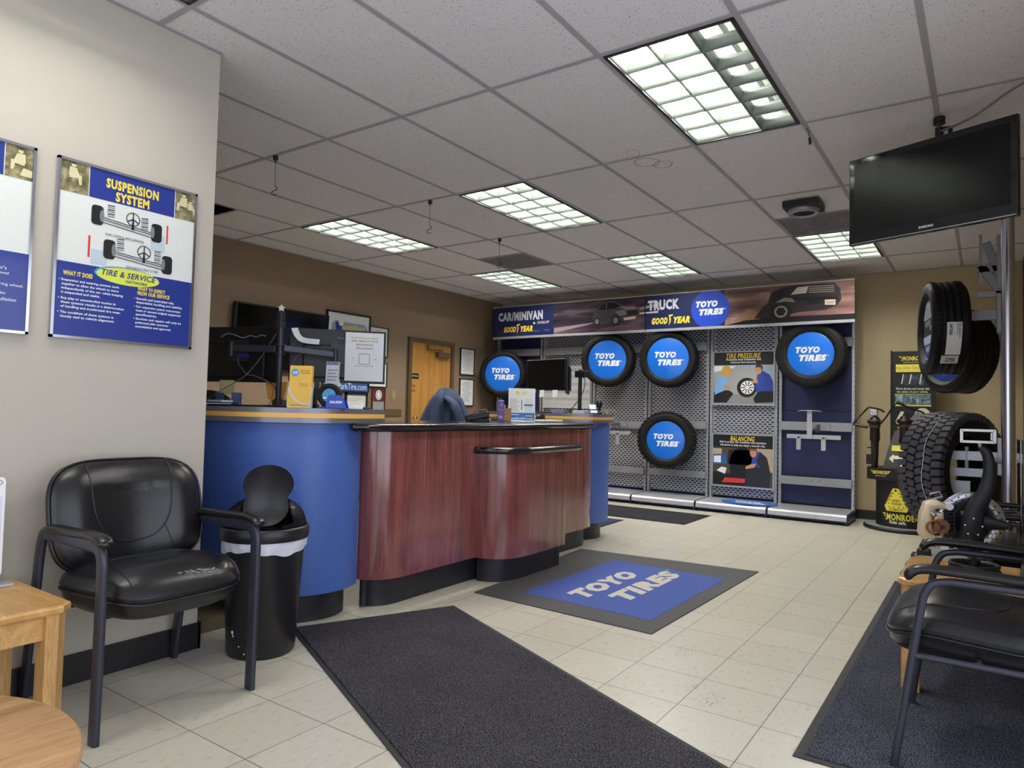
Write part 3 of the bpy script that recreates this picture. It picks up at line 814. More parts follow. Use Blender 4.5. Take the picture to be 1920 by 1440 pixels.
# ------------------------------------------------------------------ padded guest chairs
def cushion(w, h, t, n=3.4, front=0.55, rings=16, seg=72, disp=None):
    """rounded pad in its own xy plane: +z is the padded face; returns builder and surface function"""
    def R(a):
        c, s = abs(cos(a)) / (w / 2), abs(sin(a)) / (h / 2)
        return (c ** n + s ** n) ** (-1.0 / n)
    def zf(x, y):
        k = ((abs(x) / (w / 2)) ** n + (abs(y) / (h / 2)) ** n) ** (1.0 / n)
        k = min(k, 1.0)
        z = t * front * (1 - k ** 3.2) ** 0.5
        return z + (disp(x, y) * (1 - k ** 6) if disp else 0)
    v = []; f = []
    for side in (1, -1):
        o = len(v); v.append((0, 0, zf(0, 0) if side > 0 else -t * (1 - front)))
        for i in range(1, rings + 1):
            k = (i / rings) ** 0.75
            for j in range(seg):
                a = 2 * PI * j / seg; r = R(a) * k
                x, y = r * cos(a), r * sin(a)
                z = zf(x, y) if side > 0 else -t * (1 - front) * (1 - k ** 5) ** 0.5
                v.append((x, y, z))
        for j in range(seg):
            q = (o, o + 1 + j, o + 1 + (j + 1) % seg); f.append(q if side > 0 else q[::-1])
        for i in range(rings - 1):
            for j in range(seg):
                a = o + 1 + i * seg; q = (a + j, a + seg + j, a + seg + (j + 1) % seg, a + (j + 1) % seg); f.append(q if side > 0 else q[::-1])
    return v, f, zf, R

def guest_chair(label, style, loc, rz):
    """local front is -y; feet on z=0"""
    t = thing('guest_chair', label, 'chair', loc, rz, 'black padded guest chairs')
    hw = 0.28 if style == 'flat' else 0.295
    # back cushion
    bw, bh = 0.575, 0.43
    seam = lambda x, y: 0.0
    def bdisp(x, y):
        d = -0.02 * math.exp(-((x / 0.13) ** 2)) * (1 if y < 0.1 else 0.6)
        d += 0.012 * math.exp(-(((abs(x) - 0.2) / 0.06) ** 2))
        return d
    v, f, zf, R = cushion(bw, bh, 0.115, 3.6, 0.6, disp=bdisp)
    tilt = radians(13)
    MBk = Matrix.Translation((0, 0.185, 0.655)) @ Matrix.Rotation(PI / 2 - tilt, 4, 'X')
    def bend(p):  # wrap the sides slightly forward
        return Vector((p[0], p[1], p[2] + 0.35 * p[0] * p[0]))
    b = MB(); b.add([MBk @ bend(p) for p in v], f, 0, True); back = b.build('backrest', m_leather, t)
    b = MB()
    for sx in (-1, 1):
        pth = [(sx * 0.155, 0.205), (sx * 0.15, 0.1), (sx * 0.14, 0.0), (sx * 0.115, -0.06), (sx * 0.07, -0.098), (0, -0.11)]
        pth = [(p.x, p.y) for p in catmull([(a, c, 0) for a, c in pth], 5)]
        b.tube([MBk @ bend((x, y, zf(x, y) + 0.0005)) for x, y in pth], 0.0032, 6)
        pth = [(sx * (0.115 + 0.004 * k), -0.06 - 0.012 * k) for k in range(9)]
        b.tube([MBk @ bend((x, y, zf(x, y) + 0.0003)) for x, y in pth], 0.002, 6)
    edge = [MBk @ bend((0.985 * R(2 * PI * k / 72) * cos(2 * PI * k / 72), 0.985 * R(2 * PI * k / 72) * sin(2 * PI * k / 72), 0.017)) for k in range(72)]
    b.tube(edge, 0.0045, 6, closed=True)
    b.build('piping', m_leather, back)
    # seat cushion with a waterfall front
    sw, sd = (0.515, 0.50) if style == 'flat' else (0.545, 0.52)
    v, f, zf2, R2 = cushion(sw, sd, 0.19, 4.2, 0.40, disp=lambda x, y: -0.018 * math.exp(-(x / 0.14) ** 2 - ((y - 0.05) / 0.16) ** 2) + 0.006 * math.cos(x * 9))
    MS = Matrix.Translation((0, -0.03, 0.432 if style == 'flat' else 0.405)) @ Matrix.Rotation(radians(-3), 4, 'X')
    def fall(p):
        d = max(0.0, -0.10 - p[1])
        return Vector((p[0], p[1], p[2] - 1.5 * d * d + 0.02))
    b = MB(); b.add([MS @ fall(p) for p in v], f, 0, True); seat = b.build('seat', m_leather, t)
    b = MB()
    edge = [MS @ fall((0.993 * R2(2 * PI * k / 72) * cos(2 * PI * k / 72), 0.993 * R2(2 * PI * k / 72) * sin(2 * PI * k / 72), -0.02)) for k in range(72)]
    b.tube(edge, 0.0045, 6, closed=True)
    for sx in (-1, 1):
        pth = [(sx * 0.14, 0.03), (sx * 0.165, -0.03), (sx * 0.18, -0.10), (sx * 0.182, -0.17), (sx * 0.178, -0.22)]
        pth = [(p.x, p.y) for p in catmull([(a, c, 0) for a, c in pth], 5)]
        b.tube([MS @ fall((x, y, zf2(x, y) + 0.0004)) for x, y in pth], 0.0026, 6)
    pth = [(0.14 * cos(a), 0.03 + 0.05 * sin(a)) for a in [PI * k / 16 for k in range(17)]]
    b.tube([MS @ fall((x, y, zf2(x, y) + 0.0004)) for x, y in pth], 0.0026, 6)
    b.build('piping', m_leather, seat)
    if style == 'flat':
        rnd = random.Random(3); b = MB()
        for k in range(70):
            x = rnd.uniform(-0.02, 0.125); y = -0.222 + rnd.gauss(0, 0.004) - (x - 0.05) * 0.02
            s = rnd.uniform(0.002, 0.0065) * (1 if k < 55 else 0.5)
            p = [MS @ fall((x + s * 1.6 * cos(a), y + s * 0.7 * sin(a), zf2(x, y) + 0.0012 + 0.0)) for a in (0, 1.1, 2.2, 3.3, 4.4, 5.5)]
            b.add(p, [tuple(range(6))])
        b.build('scuff', m_leather_worn, seat)
    # frame
    if style == 'flat':
        sec = [(0.0115 * cos(a) * (1), 0.0245 * sin(a)) for a in [2 * PI * k / 16 for k in range(16)]]
        sec = [((abs(p[0]) / 0.0115) ** 0.6 * 0.0115 * (1 if p[0] >= 0 else -1), (abs(p[1]) / 0.0245) ** 0.6 * 0.0245 * (1 if p[1] >= 0 else -1)) for p in sec]
        for sx in (-1, 1):
            x = sx * hw
            front = [(x, -0.245, 0.0), (x, -0.25, 0.3), (x, -0.25, 0.52), (x, -0.247, 0.575), (x, -0.232, 0.607), (x, -0.20, 0.622)]
            rear = [(x, 0.30, 0.0), (x, 0.265, 0.2), (x, 0.228, 0.42), (x, 0.215, 0.52), (x, 0.20, 0.585), (x, 0.175, 0.613), (x, 0.14, 0.622)]
            rail = [(x, -0.20, 0.622), (x, 0.0, 0.622), (x, 0.14, 0.622)]
            def sw_(pth): return MB().sweep(catmull(pth, 5), [(p[1], p[0]) for p in sec], up=(sx, 0, 0))
            sw_(front).build('leg', m_frame_blue, t); sw_(rear).build('leg', m_frame_blue, t); sw_(rail).build('arm_rail', m_frame_blue, t)
        b = MB()
        b.box(-0.2, 0.2, -0.10, -0.06, 0.345, 0.36).box(-0.2, 0.2, 0.13, 0.17, 0.345, 0.36).box(-0.16, -0.12, -0.1, 0.17, 0.38, 0.395).box(0.12, 0.16, -0.1, 0.17, 0.38, 0.395)
        for sx in (-1, 1): b.box(sx * 0.16 - 0.02, sx * 0.16 + 0.02, 0.15, 0.245, 0.375, 0.39).box(sx * 0.16 - 0.02, sx * 0.16 + 0.02, 0.215, 0.245, 0.385, 0.6)
        b.build('seat_frame', m_dark_metal, t)
    else:
        for sx in (-1, 1):
            x = sx * hw
            front = [(x, -0.25, 0.0), (x, -0.215, 0.25), (x, -0.178, 0.50), (x, -0.168, 0.545), (x, -0.145, 0.58), (x, -0.10, 0.592)]
            rear = [(x, 0.27, 0.0), (x, 0.25, 0.25), (x, 0.235, 0.48), (x, 0.225, 0.55), (x, 0.20, 0.585), (x, 0.16, 0.592)]
            rail = [(x, -0.10, 0.592), (x, 0.16, 0.592)]
            MB().tube(catmull(front, 6), 0.0125, 12).build('leg', m_frame_blue, t)
            MB().tube(catmull(rear, 6), 0.0125, 12).build('leg', m_frame_blue, t)
            MB().tube(rail, 0.0125, 12).build('arm_rail', m_frame_blue, t)
        b = MB()
        for sx in (-1, 1):
            b.tube([(sx * hw, -0.205, 0.352), (sx * hw * 0.99, 0.0, 0.352), (sx * hw, 0.248, 0.352)], 0.010, 10)
        b.tube([(-hw, -0.03, 0.355), (hw, -0.03, 0.355)], 0.010, 8).tube([(-hw, 0.16, 0.355), (hw, 0.16, 0.355)], 0.010, 8)
        for sx in (-1, 1): b.box(sx * 0.16 - 0.02, sx * 0.16 + 0.02, 0.05, 0.26, 0.335, 0.345).box(sx * 0.16 - 0.02, sx * 0.16 + 0.02, 0.235, 0.262, 0.335, 0.6)
        b.build('seat_frame', m_frame_blue, t)
    z0 = 0.645 if style == 'flat' else 0.618
    for sx in (-1, 1):
        x = sx * hw
        if style == 'flat':
            pth = catmull([(x, -0.275, z0 - 0.022), (x, -0.262, z0 - 0.008), (x, -0.235, z0 + 0.002), (x, -0.17, z0 + 0.006), (x, -0.05, z0), (x, 0.08, z0 - 0.004), (x, 0.17, z0 - 0.012)], 5)
        else:
            pth = catmull([(x, -0.215, z0 - 0.035), (x, -0.205, z0 - 0.012), (x, -0.17, z0 + 0.004), (x, -0.08, z0 + 0.006), (x, 0.08, z0 + 0.002), (x, 0.20, z0 - 0.006)], 5)
        n = len(pth); secs = []
        for k in range(n):
            e = min(1.0, (k + 0.6) / 4.0, (n - k - 0.4) / 4.0) ** 0.5
            secs.append([(0.026 * e * cos(2 * PI * q / 14), 0.0155 * e * sin(2 * PI * q / 14)) for q in range(14)])
        MB().sweep(pth, secs, up=(0, 0, 1)).build('armrest', m_armpad, t)
    return t
guest_chair('black padded chair with worn seat edge against the pale poster wall', 'flat', (-2.575, 1.36, 0), PI / 2)
guest_chair('black padded chair with round tube frame standing on the mat before the oak table', 'round', (0.005, 2.80, 0.0085), -PI / 2)
guest_chair('black padded chair behind the brake exhibit, mostly hidden by the oak table', 'round', (0.20, 4.42, 0.0085), -PI / 2)

# ------------------------------------------------------------------ oak end tables
def end_table(name, label, x0, x1, y0, y1, ztop, z0=0.0):
    cx, cy = (x0 + x1) / 2, (y0 + y1) / 2; w, d = x1 - x0, y1 - y0
    t = thing(name, label, 'table', (cx, cy, z0), 0, 'oak end tables')
    ztop -= z0
    ch = 0.035
    pts = []
    for sx, sy in ((1, 1), (-1, 1), (-1, -1), (1, -1)):
        a = (sx * w / 2, sy * (d / 2 - ch)); c = (sx * (w / 2 - ch), sy * d / 2)
        pts += [a, c] if sx * sy > 0 else [c, a]
    bm = bmesh.new()
    vs = [bm.verts.new((p[0], p[1], ztop - 0.028)) for p in pts]
    fc = bm.faces.new(vs); r = bmesh.ops.extrude_face_region(bm, geom=[fc])
    for v in r['geom']:
        if isinstance(v, bmesh.types.BMVert): v.co.z = ztop
    bmesh.ops.recalc_face_normals(bm, faces=bm.faces)
    bmesh.ops.bevel(bm, geom=[e for e in bm.edges if abs(e.verts[0].co.z - e.verts[1].co.z) < 1e-5], offset=0.009, segments=3, profile=0.5, affect='EDGES')
    bm.verts.index_update(); b = MB(); b.add([v.co.copy() for v in bm.verts], [tuple(v.index for v in f.verts) for f in bm.faces]); bm.free()
    b.build('tabletop', m_oak, t)
    b = MB(); L = 0.028
    for a in ((-w / 2 + 0.07, w / 2 - 0.07, -d / 2 + L, -d / 2 + L + 0.02), (-w / 2 + 0.07, w / 2 - 0.07, d / 2 - L - 0.02, d / 2 - L), (-w / 2 + L, -w / 2 + L + 0.02, -d / 2 + 0.07, d / 2 - 0.07), (w / 2 - L - 0.02, w / 2 - L, -d / 2 + 0.07, d / 2 - 0.07)):
        b.box(a[0], a[1], a[2], a[3], ztop - 0.105, ztop - 0.028)
    b.build('apron', m_oak, t)
    for sx in (-1, 1):
        for sy in (-1, 1):
            a, e = 0.012, 0.078
            p = [(w / 2 - a, d / 2 - a - 0.03), (w / 2 - a - 0.03, d / 2 - a), (w / 2 - e, d / 2 - a), (w / 2 - e, d / 2 - e), (w / 2 - a, d / 2 - e)]
            b = MB(); b.prism([(sx * q[0], sy * q[1]) for q in p], 0, ztop - 0.028); b.build('leg', m_oak_leg, t)
    return t
end_table('end_table', 'oak end table beside the chair under the posters', -2.885, -2.375, 0.42, 1.03, 0.45)
end_table('end_table', 'oak end table carrying the brake exhibit between two black chairs', -0.305, 0.27, 3.205, 3.80, 0.45, 0.008)
# round oak table in the near corner
t = thing('round_table', 'round oak table in the bottom corner in front of the end table', 'table', (-1.645, 0.29, 0))
MB().lathe([(0.0, 0.415), (0.36, 0.415), (0.39, 0.4), (0.408, 0.392), (0.412, 0.4), (0.412, 0.41), (0.404, 0.42), (0.0, 0.42)], 72).build('tabletop', m_oak_round, t)
MB().lathe([(0.0, 0.0), (0.20, 0.0), (0.21, 0.02), (0.05, 0.05), (0.04, 0.2), (0.05, 0.38), (0.12, 0.414)], 32).build('pedestal', m_oak_leg, t)
# white display stand on the end table, cut by the frame
t = thing('display_stand', 'white upright panel on a metal foot at the photo edge, on the oak table', 'display stand', (-2.84, 0.86, 0.45))
M = frame((0, 0, 0.03), (0.5, 0.866, 0), (0, 0, 1))
b = MB(); b.prism([(p[0] , p[1] + 0.17) for p in rrect(0.24, 0.34, 0.016)], -0.005, 0.005, 0, M); b.build('panel', m_white_plastic, t)
b = MB(); b.prism([(p[0], p[1] + 0.155) for p in rrect(0.225, 0.24, 0.004)], 0.0051, 0.0056, 0, M); b.build('sheet', mat('sheet_blue_white', '#cfd8ea', 0.4), t)
b = MB(); b.tube([M @ Vector((0.102 + p[0], 0.322 + p[1], 0.006)) for p in circle(0.008, 16)], 0.0011, 5, closed=True); b.build('rivet', m_print_grey, t)
b = MB(); b.bbox(-0.055, 0.10, -0.12, 0.13, 0.0, 0.01, 0.003); b.box(-0.012, 0.012, -0.1, 0.1, 0.008, 0.034); b.build('foot', m_silver, t)

# ------------------------------------------------------------------ rubbish bin with its flap stood open
t = thing('trash_can', 'black swing top bin with white liner and open flap against the blue counter end', 'bin', (-2.665, 1.925, 0))
MB().lathe([(0.0, 0.0), (0.138, 0.0), (0.145, 0.012), (0.172, 0.485), (0.178, 0.50), (0.0, 0.50)], 56).build('body', m_can_plastic, t)
b = MB(); n = 96; prof = []
rnd = random.Random(5); ph = [rnd.uniform(0, 6.28) for _ in range(4)]
rings = []
for k, (r, z) in enumerate(((0.1795, 0.515), (0.181, 0.49), (0.180, 0.47), (0.1775, 0.452))):
    row = []
    for j in range(n):
        a = 2 * PI * j / n
        w = 0.0022 * sin(9 * a + ph[0] + k) + 0.0015 * sin(23 * a + ph[1] - k)
        dz = 0.010 * sin(3 * a + ph[2]) + 0.004 * sin(11 * a + ph[3]) if k == 3 else 0
        row.append(((r + w) * cos(a), (r + w) * sin(a), z + dz))
    rings.append(row)
v = [p for r in rings for p in r]
b.add(v, [(k * n + j, k * n + (j + 1) % n, (k + 1) * n + (j + 1) % n, (k + 1) * n + j) for k in range(3) for j in range(n)], 0, True)
b.build('liner', mat('liner_white', '#d9dce8', 0.45, var=0.06, vscale=40), t)
cdir = Vector((2.665, -1.925, 0)).normalized(); side = Vector((-cdir.y, cdir.x, 0))
b = MB()
b.lathe([(0.186, 0.50), (0.190, 0.512), (0.190, 0.548), (0.184, 0.556), (0.176, 0.556), (0.176, 0.51)], 56)
b.build('rim', m_can_plastic, t)
# domed hood, open towards the room
bm = bmesh.new(); nj, ni = 72, 16; grid = []
for i in range(ni + 1):
    ph_ = (PI / 2) * i / ni; row = []
    for j in range(nj):
        a = 2 * PI * j / nj
        row.append(bm.verts.new((0.176 * cos(ph_) ** 0.75 * cos(a), 0.176 * cos(ph_) ** 0.75 * sin(a), 0.553 + 0.125 * sin(ph_))))
    grid.append(row)
for i in range(ni):
    for j in range(nj):
        vs = [grid[i][j], grid[i][(j + 1) % nj], grid[i + 1][(j + 1) % nj], grid[i + 1][j]]
        c = sum((v.co for v in vs), Vector()) / 4
        u = c.dot(side) / 0.176; w = c.dot(cdir) / 0.176; hz = (c.z - 0.553) / 0.125
        if w > -0.1 and abs(u) < 0.66 - 0.15 * hz and hz > 0.05 + 0.25 * abs(u): continue
        bm.faces.new(vs).smooth = True
bmesh.ops.solidify(bm, geom=list(bm.faces), thickness=0.005)
bmesh.ops.delete(bm, geom=[v for v in bm.verts if not v.link_faces], context='VERTS')
bm.verts.index_update()
b = MB(); b.add([v.co.copy() for v in bm.verts], [tuple(v.index for v in f.verts) for f in bm.faces], 0, True); bm.free()
b.build('hood', m_can_plastic, t)
# flap: two lobes with a waist, dished, stood upright
out = []
for k in range(84):
    a = 2 * PI * k / 84; dx, dy = cos(a), sin(a); best = 0
    for cx_, cy_, rx, ry in ((0.008, 0.080, 0.106, 0.086), (0.0, -0.018, 0.096, 0.084)):
        px, py = -cx_, 0.018 - cy_
        A_ = (dx / rx) ** 2 + (dy / ry) ** 2; B_ = 2 * (px * dx / rx ** 2 + py * dy / ry ** 2); C_ = (px / rx) ** 2 + (py / ry) ** 2 - 1
        best = max(best, (-B_ + math.sqrt(max(B_ * B_ - 4 * A_ * C_, 0))) / (2 * A_))
    out.append((best * dx, 0.018 + best * dy))
out = [((out[k - 1][0] + 2 * out[k][0] + out[(k + 1) % 84][0]) / 4, (out[k - 1][1] + 2 * out[k][1] + out[(k + 1) % 84][1]) / 4) for k in range(84)]
MF = Matrix.Translation(Vector((0, 0, 0.655)) + cdir * 0.03) @ frame((0, 0, 0), side, Vector((0, 0, 1)) - cdir * 0.12)
b = MB(); R_ = 12
for sgn, off in ((1, 0.0), (-1, -0.005)):
    v = [(0, 0.018, off)]; fs = []
    for i in range(1, R_ + 1):
        k = i / R_
        for p in out:
            x, y = p[0] * k, 0.018 + (p[1] - 0.018) * k
            v.append((x, y, off + 3.2 * x * x + (2.6 * (y + 0.0) ** 2 if y < 0 else 1.5 * y * y)))
    m_ = len(out)
    for j in range(m_): fs.append((0, 1 + j, 1 + (j + 1) % m_))
    for i in range(R_ - 1):
        for j in range(m_): a = 1 + i * m_; fs.append((a + j, a + m_ + j, a + m_ + (j + 1) % m_, a + (j + 1) % m_))
    b.add(v, fs if sgn > 0 else [q[::-1] for q in fs], 0, True, MF)
a_ = 1 + (R_ - 1) * m_; rim1 = [Vector(v) for v in b.v[a_:a_ + m_]]; o2 = len(b.v) // 2; rim2 = [Vector(v) for v in b.v[o2 + a_:o2 + a_ + m_]]
b.add(rim1 + rim2, [(j, (j + 1) % m_, m_ + (j + 1) % m_, m_ + j) for j in range(m_)], 0, True)
b.build('flap', m_can_plastic, t)
rnd = random.Random(9)
for az, z, s in ((-0.62, 0.115, 0.009), (-0.60, 0.10, 0.006), (-0.45, 0.06, 0.004), (-0.33, 0.03, 0.004)):
    a0 = math.atan2(cdir.y, cdir.x) + az * 1.4
    r = 0.1462 + 0.027 * z / 0.485
    M = frame((r * cos(a0), r * sin(a0), z), (-sin(a0), cos(a0), 0), (0, 0, 1))
    MB().poly(M, [(s * rnd.uniform(.6, 1.1) * cos(q), s * rnd.uniform(.6, 1.3) * sin(q)) for q in [k * PI / 4 for k in range(8)]], 0.0006).build('chip', m_white_print, t)

# ------------------------------------------------------------------ floor mats
def floor_mat_obj(name, label, c, ex, w, l, m_in, edge=0.03, th=0.008, z=0.0, extra=None):
    """c = centre, ex = direction of the long side"""
    a = math.atan2(ex[1], ex[0])
    t = thing(name, label, 'floor mat', (c[0], c[1], z), a)
    b = MB(); b.prism([(-l / 2, -w / 2), (l / 2, -w / 2), (l / 2, w / 2), (-l / 2, w / 2)], 0, th * 0.5)
    b.build('rubber_edge', m_carpet_edge, t)
    b = MB(); e = edge
    v = [(-l / 2 + e, -w / 2 + e), (l / 2 - e, -w / 2 + e), (l / 2 - e, w / 2 - e), (-l / 2 + e, w / 2 - e)]
    b.prism(v, th * 0.5, th); b.build('pile', m_in, t)
    return t
# charcoal entrance mat, diagonal
c0 = Vector((-2.765, 2.177)); c1 = Vector((-2.478, 3.008)); u_ = Vector((1.807, -0.832)).normalized()
mid = (c0 + c1) / 2 + u_ * 1.22
floor_mat_obj('carpet_mat', 'long charcoal carpet mat lying diagonally before the wooden counter', (mid.x, mid.y), u_, 0.885, 2.44, m_carpet, 0.022)
floor_mat_obj('carpet_mat', 'blue black ribbed carpet mat under the tube framed chair and oak table', (0.06, 3.862), (0, 1), 1.16, 2.96, m_carpet_r, 0.03)
floor_mat_obj('carpet_mat', 'flat grey mat lying along the tire rack deck', (-3.25, 7.02), (1, 0), 0.80, 1.55, m_carpet_far, 0.02)
floor_mat_obj('carpet_mat', 'small dark blue mat whose corner shows past the far counter end', (-3.42, 6.17), (1, 0.05), 0.55, 0.75, mat('blue_grey_pile', '#2b2f4d', 0.95, bump=0.3, bscale=200), 0.02)
# printed scraper mat
t = thing('logo_mat', 'blue and black rubber mat with large white lettering in front of the counter', 'floor mat', (-1.985, 4.10, 0))
out = [Vector(p) - Vector((-1.985, 4.10)) for p in ((-2.52, 3.285), (-1.37, 3.235), (-1.325, 4.995), (-2.665, 4.86), (-2.625, 4.25), (-2.503, 4.242), (-2.498, 3.72), (-2.535, 3.60))]
inn = [Vector(p) - Vector((-1.985, 4.10)) for p in ((-2.293, 3.46), (-1.459, 3.43), (-1.435, 4.61), (-2.268, 4.655))]
MB().prism(out, 0, 0.006).build('border', m_mat_black, t)
MB().prism(inn, 0.006, 0.0075).build('field', m_mat_blue, t)
M = frame((0, 0, 0.0075), (0.012, 1, 0), (-1, 0.012, 0))
b = MB()
b.text('TOYO', M, -0.12, 0.013, w=0.76, h=0.155, z=0.0006, bold=0.075, shear=0.28)
b.text('TIRES', M, 0.035, -0.205, w=0.86, h=0.155, z=0.0006, bold=0.075, shear=0.28)
b.text('®', M, 0.50, -0.14, w=None, h=0.03, z=0.0006)
b.build('lettering', m_mat_white, t)

# ------------------------------------------------------------------ reception counter
CX = -2.675
def sm(pts, n=6): return [(p.x, p.y) for p in catmull([(a, b_, 0) for a, b_ in pts], n)]
def offs(pts, d):
    P = [Vector(p) for p in pts]; out = []
    for i in range(len(P)):
        t_ = (P[min(i + 1, len(P) - 1)] - P[max(i - 1, 0)]).normalized(); out.append((P[i].x + t_.y * d, P[i].y - t_.x * d))
    return out
near = sm([(-2.822, 2.628), (-2.80, 2.632), (-2.735, 2.67), (-2.69, 2.74), (-2.672, 2.83), (-2.672, 2.92), (CX, 2.99)])
YA, YB2 = 3.985, 4.80
far = sm([(CX, YB2), (-2.673, 4.92), (-2.685, 5.02), (-2.725, 5.11), (-2.79, 5.155)])
ct = thing('reception_counter', 'long mahogany reception counter with black top and a protruding ledge', 'counter', (CX, 3.9, 0))
Tc = Matrix.Translation((-CX, -3.9, 0))
ZP0, ZP1 = 0.155, 0.958
for pl in (near, [(CX, 2.99), (CX, YA)], [(CX, YA), (CX, YB2)], far):
    pl = list(pl)
    b = MB(); b.wall(pl, ZP0, ZP1, 0.02, 0, Tc)
    pan = b.build('wood_panel', m_mahogany, ct)
for y in (2.99, YA, YB2): MB().box(CX - 0.004, CX + 0.0012, y - 0.0014, y + 0.0014, ZP0, ZP1, 0, Tc).build('seam_strip', mat('seam_strip', '#b48f86', 0.3, metal=0.5), ct)
whole = near + [(CX, YA)] + far
kick = offs(whole, -0.055)
b = MB(); b.wall(kick, 0.0, ZP0, 0.02, 0, Tc); b.build('toe_kick', m_kick, ct)
b = MB(); b.wall(offs(whole, -0.006), ZP1, 0.968, 0.03, 0, Tc); b.build('trim', m_void, ct)
topo = sm([(-2.715, 2.452), (-2.69, 2.46), (-2.645, 2.53), (-2.627, 2.66), (-2.622, 2.85), (-2.624, 3.2), (-2.626, 3.9), (-2.626, 4.6), (-2.626, 4.9), (-2.64, 5.03), (-2.69, 5.12), (-2.735, 5.17)], 5)
def slab(b, outline, z0, z1, r, seg=5, mi=0, M=None):
    """bullnosed slab: outline points swept through a half round edge"""
    n = len(outline); cx = sum(p[0] for p in outline) / n; cy = sum(p[1] for p in outline) / n
    P = [Vector((p[0], p[1])) for p in outline]; nm = []
    for i in range(n):
        t_ = (P[(i + 1) % n] - P[i - 1]).normalized(); nm.append(Vector((t_.y, -t_.x)))
    a = sum(P[i - 1].x * P[i].y - P[i].x * P[i - 1].y for i in range(n))
    s_ = 1 if a > 0 else -1
    rows = []
    for k in range(seg + 1):
        th = -PI / 2 + PI * k / seg
        rows.append([(P[i].x - s_ * nm[i].x * -1 * 0 + s_ * nm[i].x * (r * cos(th) - r), P[i].y + s_ * nm[i].y * (r * cos(th) - r), (z0 + z1) / 2 + (z1 - z0) / 2 * sin(th)) for i in range(n)])
    v = [p for row in rows for p in row]
    b.add(v, [(k * n + i, k * n + (i + 1) % n, (k + 1) * n + (i + 1) % n, (k + 1) * n + i) for k in range(seg) for i in range(n)], mi, True, M)
    b.add(rows[-1], [tuple(range(n))], mi, False, M); b.add(rows[0], [tuple(range(n))[::-1]], mi, False, M)
    return b
top = topo + [(-2.79, 5.19), (-2.85, 5.135), (-2.935, 5.11), (-3.30, 5.11), (-3.30, 2.695), (-2.93, 2.695), (-2.84, 2.66), (-2.76, 2.595), (-2.727, 2.50)]
b = MB(); slab(b, top, 0.966, 1.004, 0.02, 6, 0, Tc); b.build('countertop', m_counter, ct)
podo = sm([(-2.69, 3.485), (-2.62, 3.495), (-2.545, 3.53), (-2.485, 3.60), (-2.458, 3.70), (-2.452, 3.82), (-2.458, 4.1), (-2.462, 4.245)], 6) + [(-2.475, 4.268), (-2.50, 4.278), (-2.69, 4.285)]
b = MB(); b.wall(podo, ZP0, 0.815, 0.02, 0, Tc); pod = b.build('pod', m_mahogany, ct)
kk = offs(podo, -0.05)
kk = [p for p in kk if p[1] < 4.24] + [(-2.52, 4.235), (-2.74, 4.235)]
b = MB(); b.wall(kk, 0.0, ZP0, 0.02, 0, Tc); b.build('pod_toe_kick', m_kick, pod)
sh = sm([(-2.675, 3.44), (-2.60, 3.445), (-2.51, 3.485), (-2.445, 3.56), (-2.413, 3.68), (-2.408, 3.85), (-2.416, 4.15), (-2.43, 4.40), (-2.46, 4.46), (-2.52, 4.48)], 6) + [(-2.675, 4.49)]
b = MB(); slab(b, sh, 0.815, 0.857, 0.02, 6, 0, Tc); b.build('pod_shelf', m_counter, pod)

# blue drum ends of the counter
def drum(label, mirror):
    f_ = (lambda p: (p[0], 7.80 - p[1])) if mirror else (lambda p: p)
    plan = sm([(-3.95, 2.02), (-3.6, 2.0), (-3.25, 2.01), (-3.0, 2.075), (-2.83, 2.195), (-2.755, 2.31), (-2.738, 2.45), (-2.775, 2.57), (-2.84, 2.64), (-2.93, 2.68)], 7)
    base = (-3.2, f_((0, 2.4))[1], 0)
    t = thing('counter_end', label, 'counter', base)
    T = Matrix.Translation((-base[0], -base[1], 0))
    pl = [f_(p) for p in plan]; ring = pl + [f_((-3.95, 2.68))]
    MB().prism(ring, 0.148, 1.005, 0, T, True).build('blue_panel', m_blue_lam, t)
    if mirror: kk = [f_(p) for p in offs(plan, -0.065)] + [f_((-3.95, 2.66))]
    else: kk = [p for p in offs(plan, -0.065) if p[0] > -3.02] + [(-3.02, 2.66)]
    MB().prism(kk, 0.0, 0.148, 0, T, True).build('toe_kick', m_kick, t)
    up = sm([(-3.95, 1.99), (-3.6, 1.968), (-3.25, 1.975), (-2.98, 2.045), (-2.80, 2.17), (-2.722, 2.30), (-2.70, 2.45), (-2.705, 2.58), (-2.715, 2.695)], 7)
    up = [f_(p) for p in up] + [f_((-3.0, 2.72)), f_((-3.95, 2.72))]
    b = MB(); b.prism(up, 1.005, 1.030, 0, T, True).prism(up, 1.030, 1.053, 1, T, True).prism(up, 1.053, 1.078, 0, T, True)
    b.build('banded_top', [m_band, m_yellow_band], t)
    return t
drum('curved blue counter end nearest the bin, with grey and yellow banded top', False)
drum('curved blue counter end farthest away, in front of the tire rack', True)
tag(MB().bbox(-0.22, 0.2, -0.16, 0.16, 0, 0.055, 0.003).build('floor_plinth', m_olive, None, (-3.26, 2.0, 0)), 'low brown plinth on the floor between the white wall corner and the bin', 'plinth')

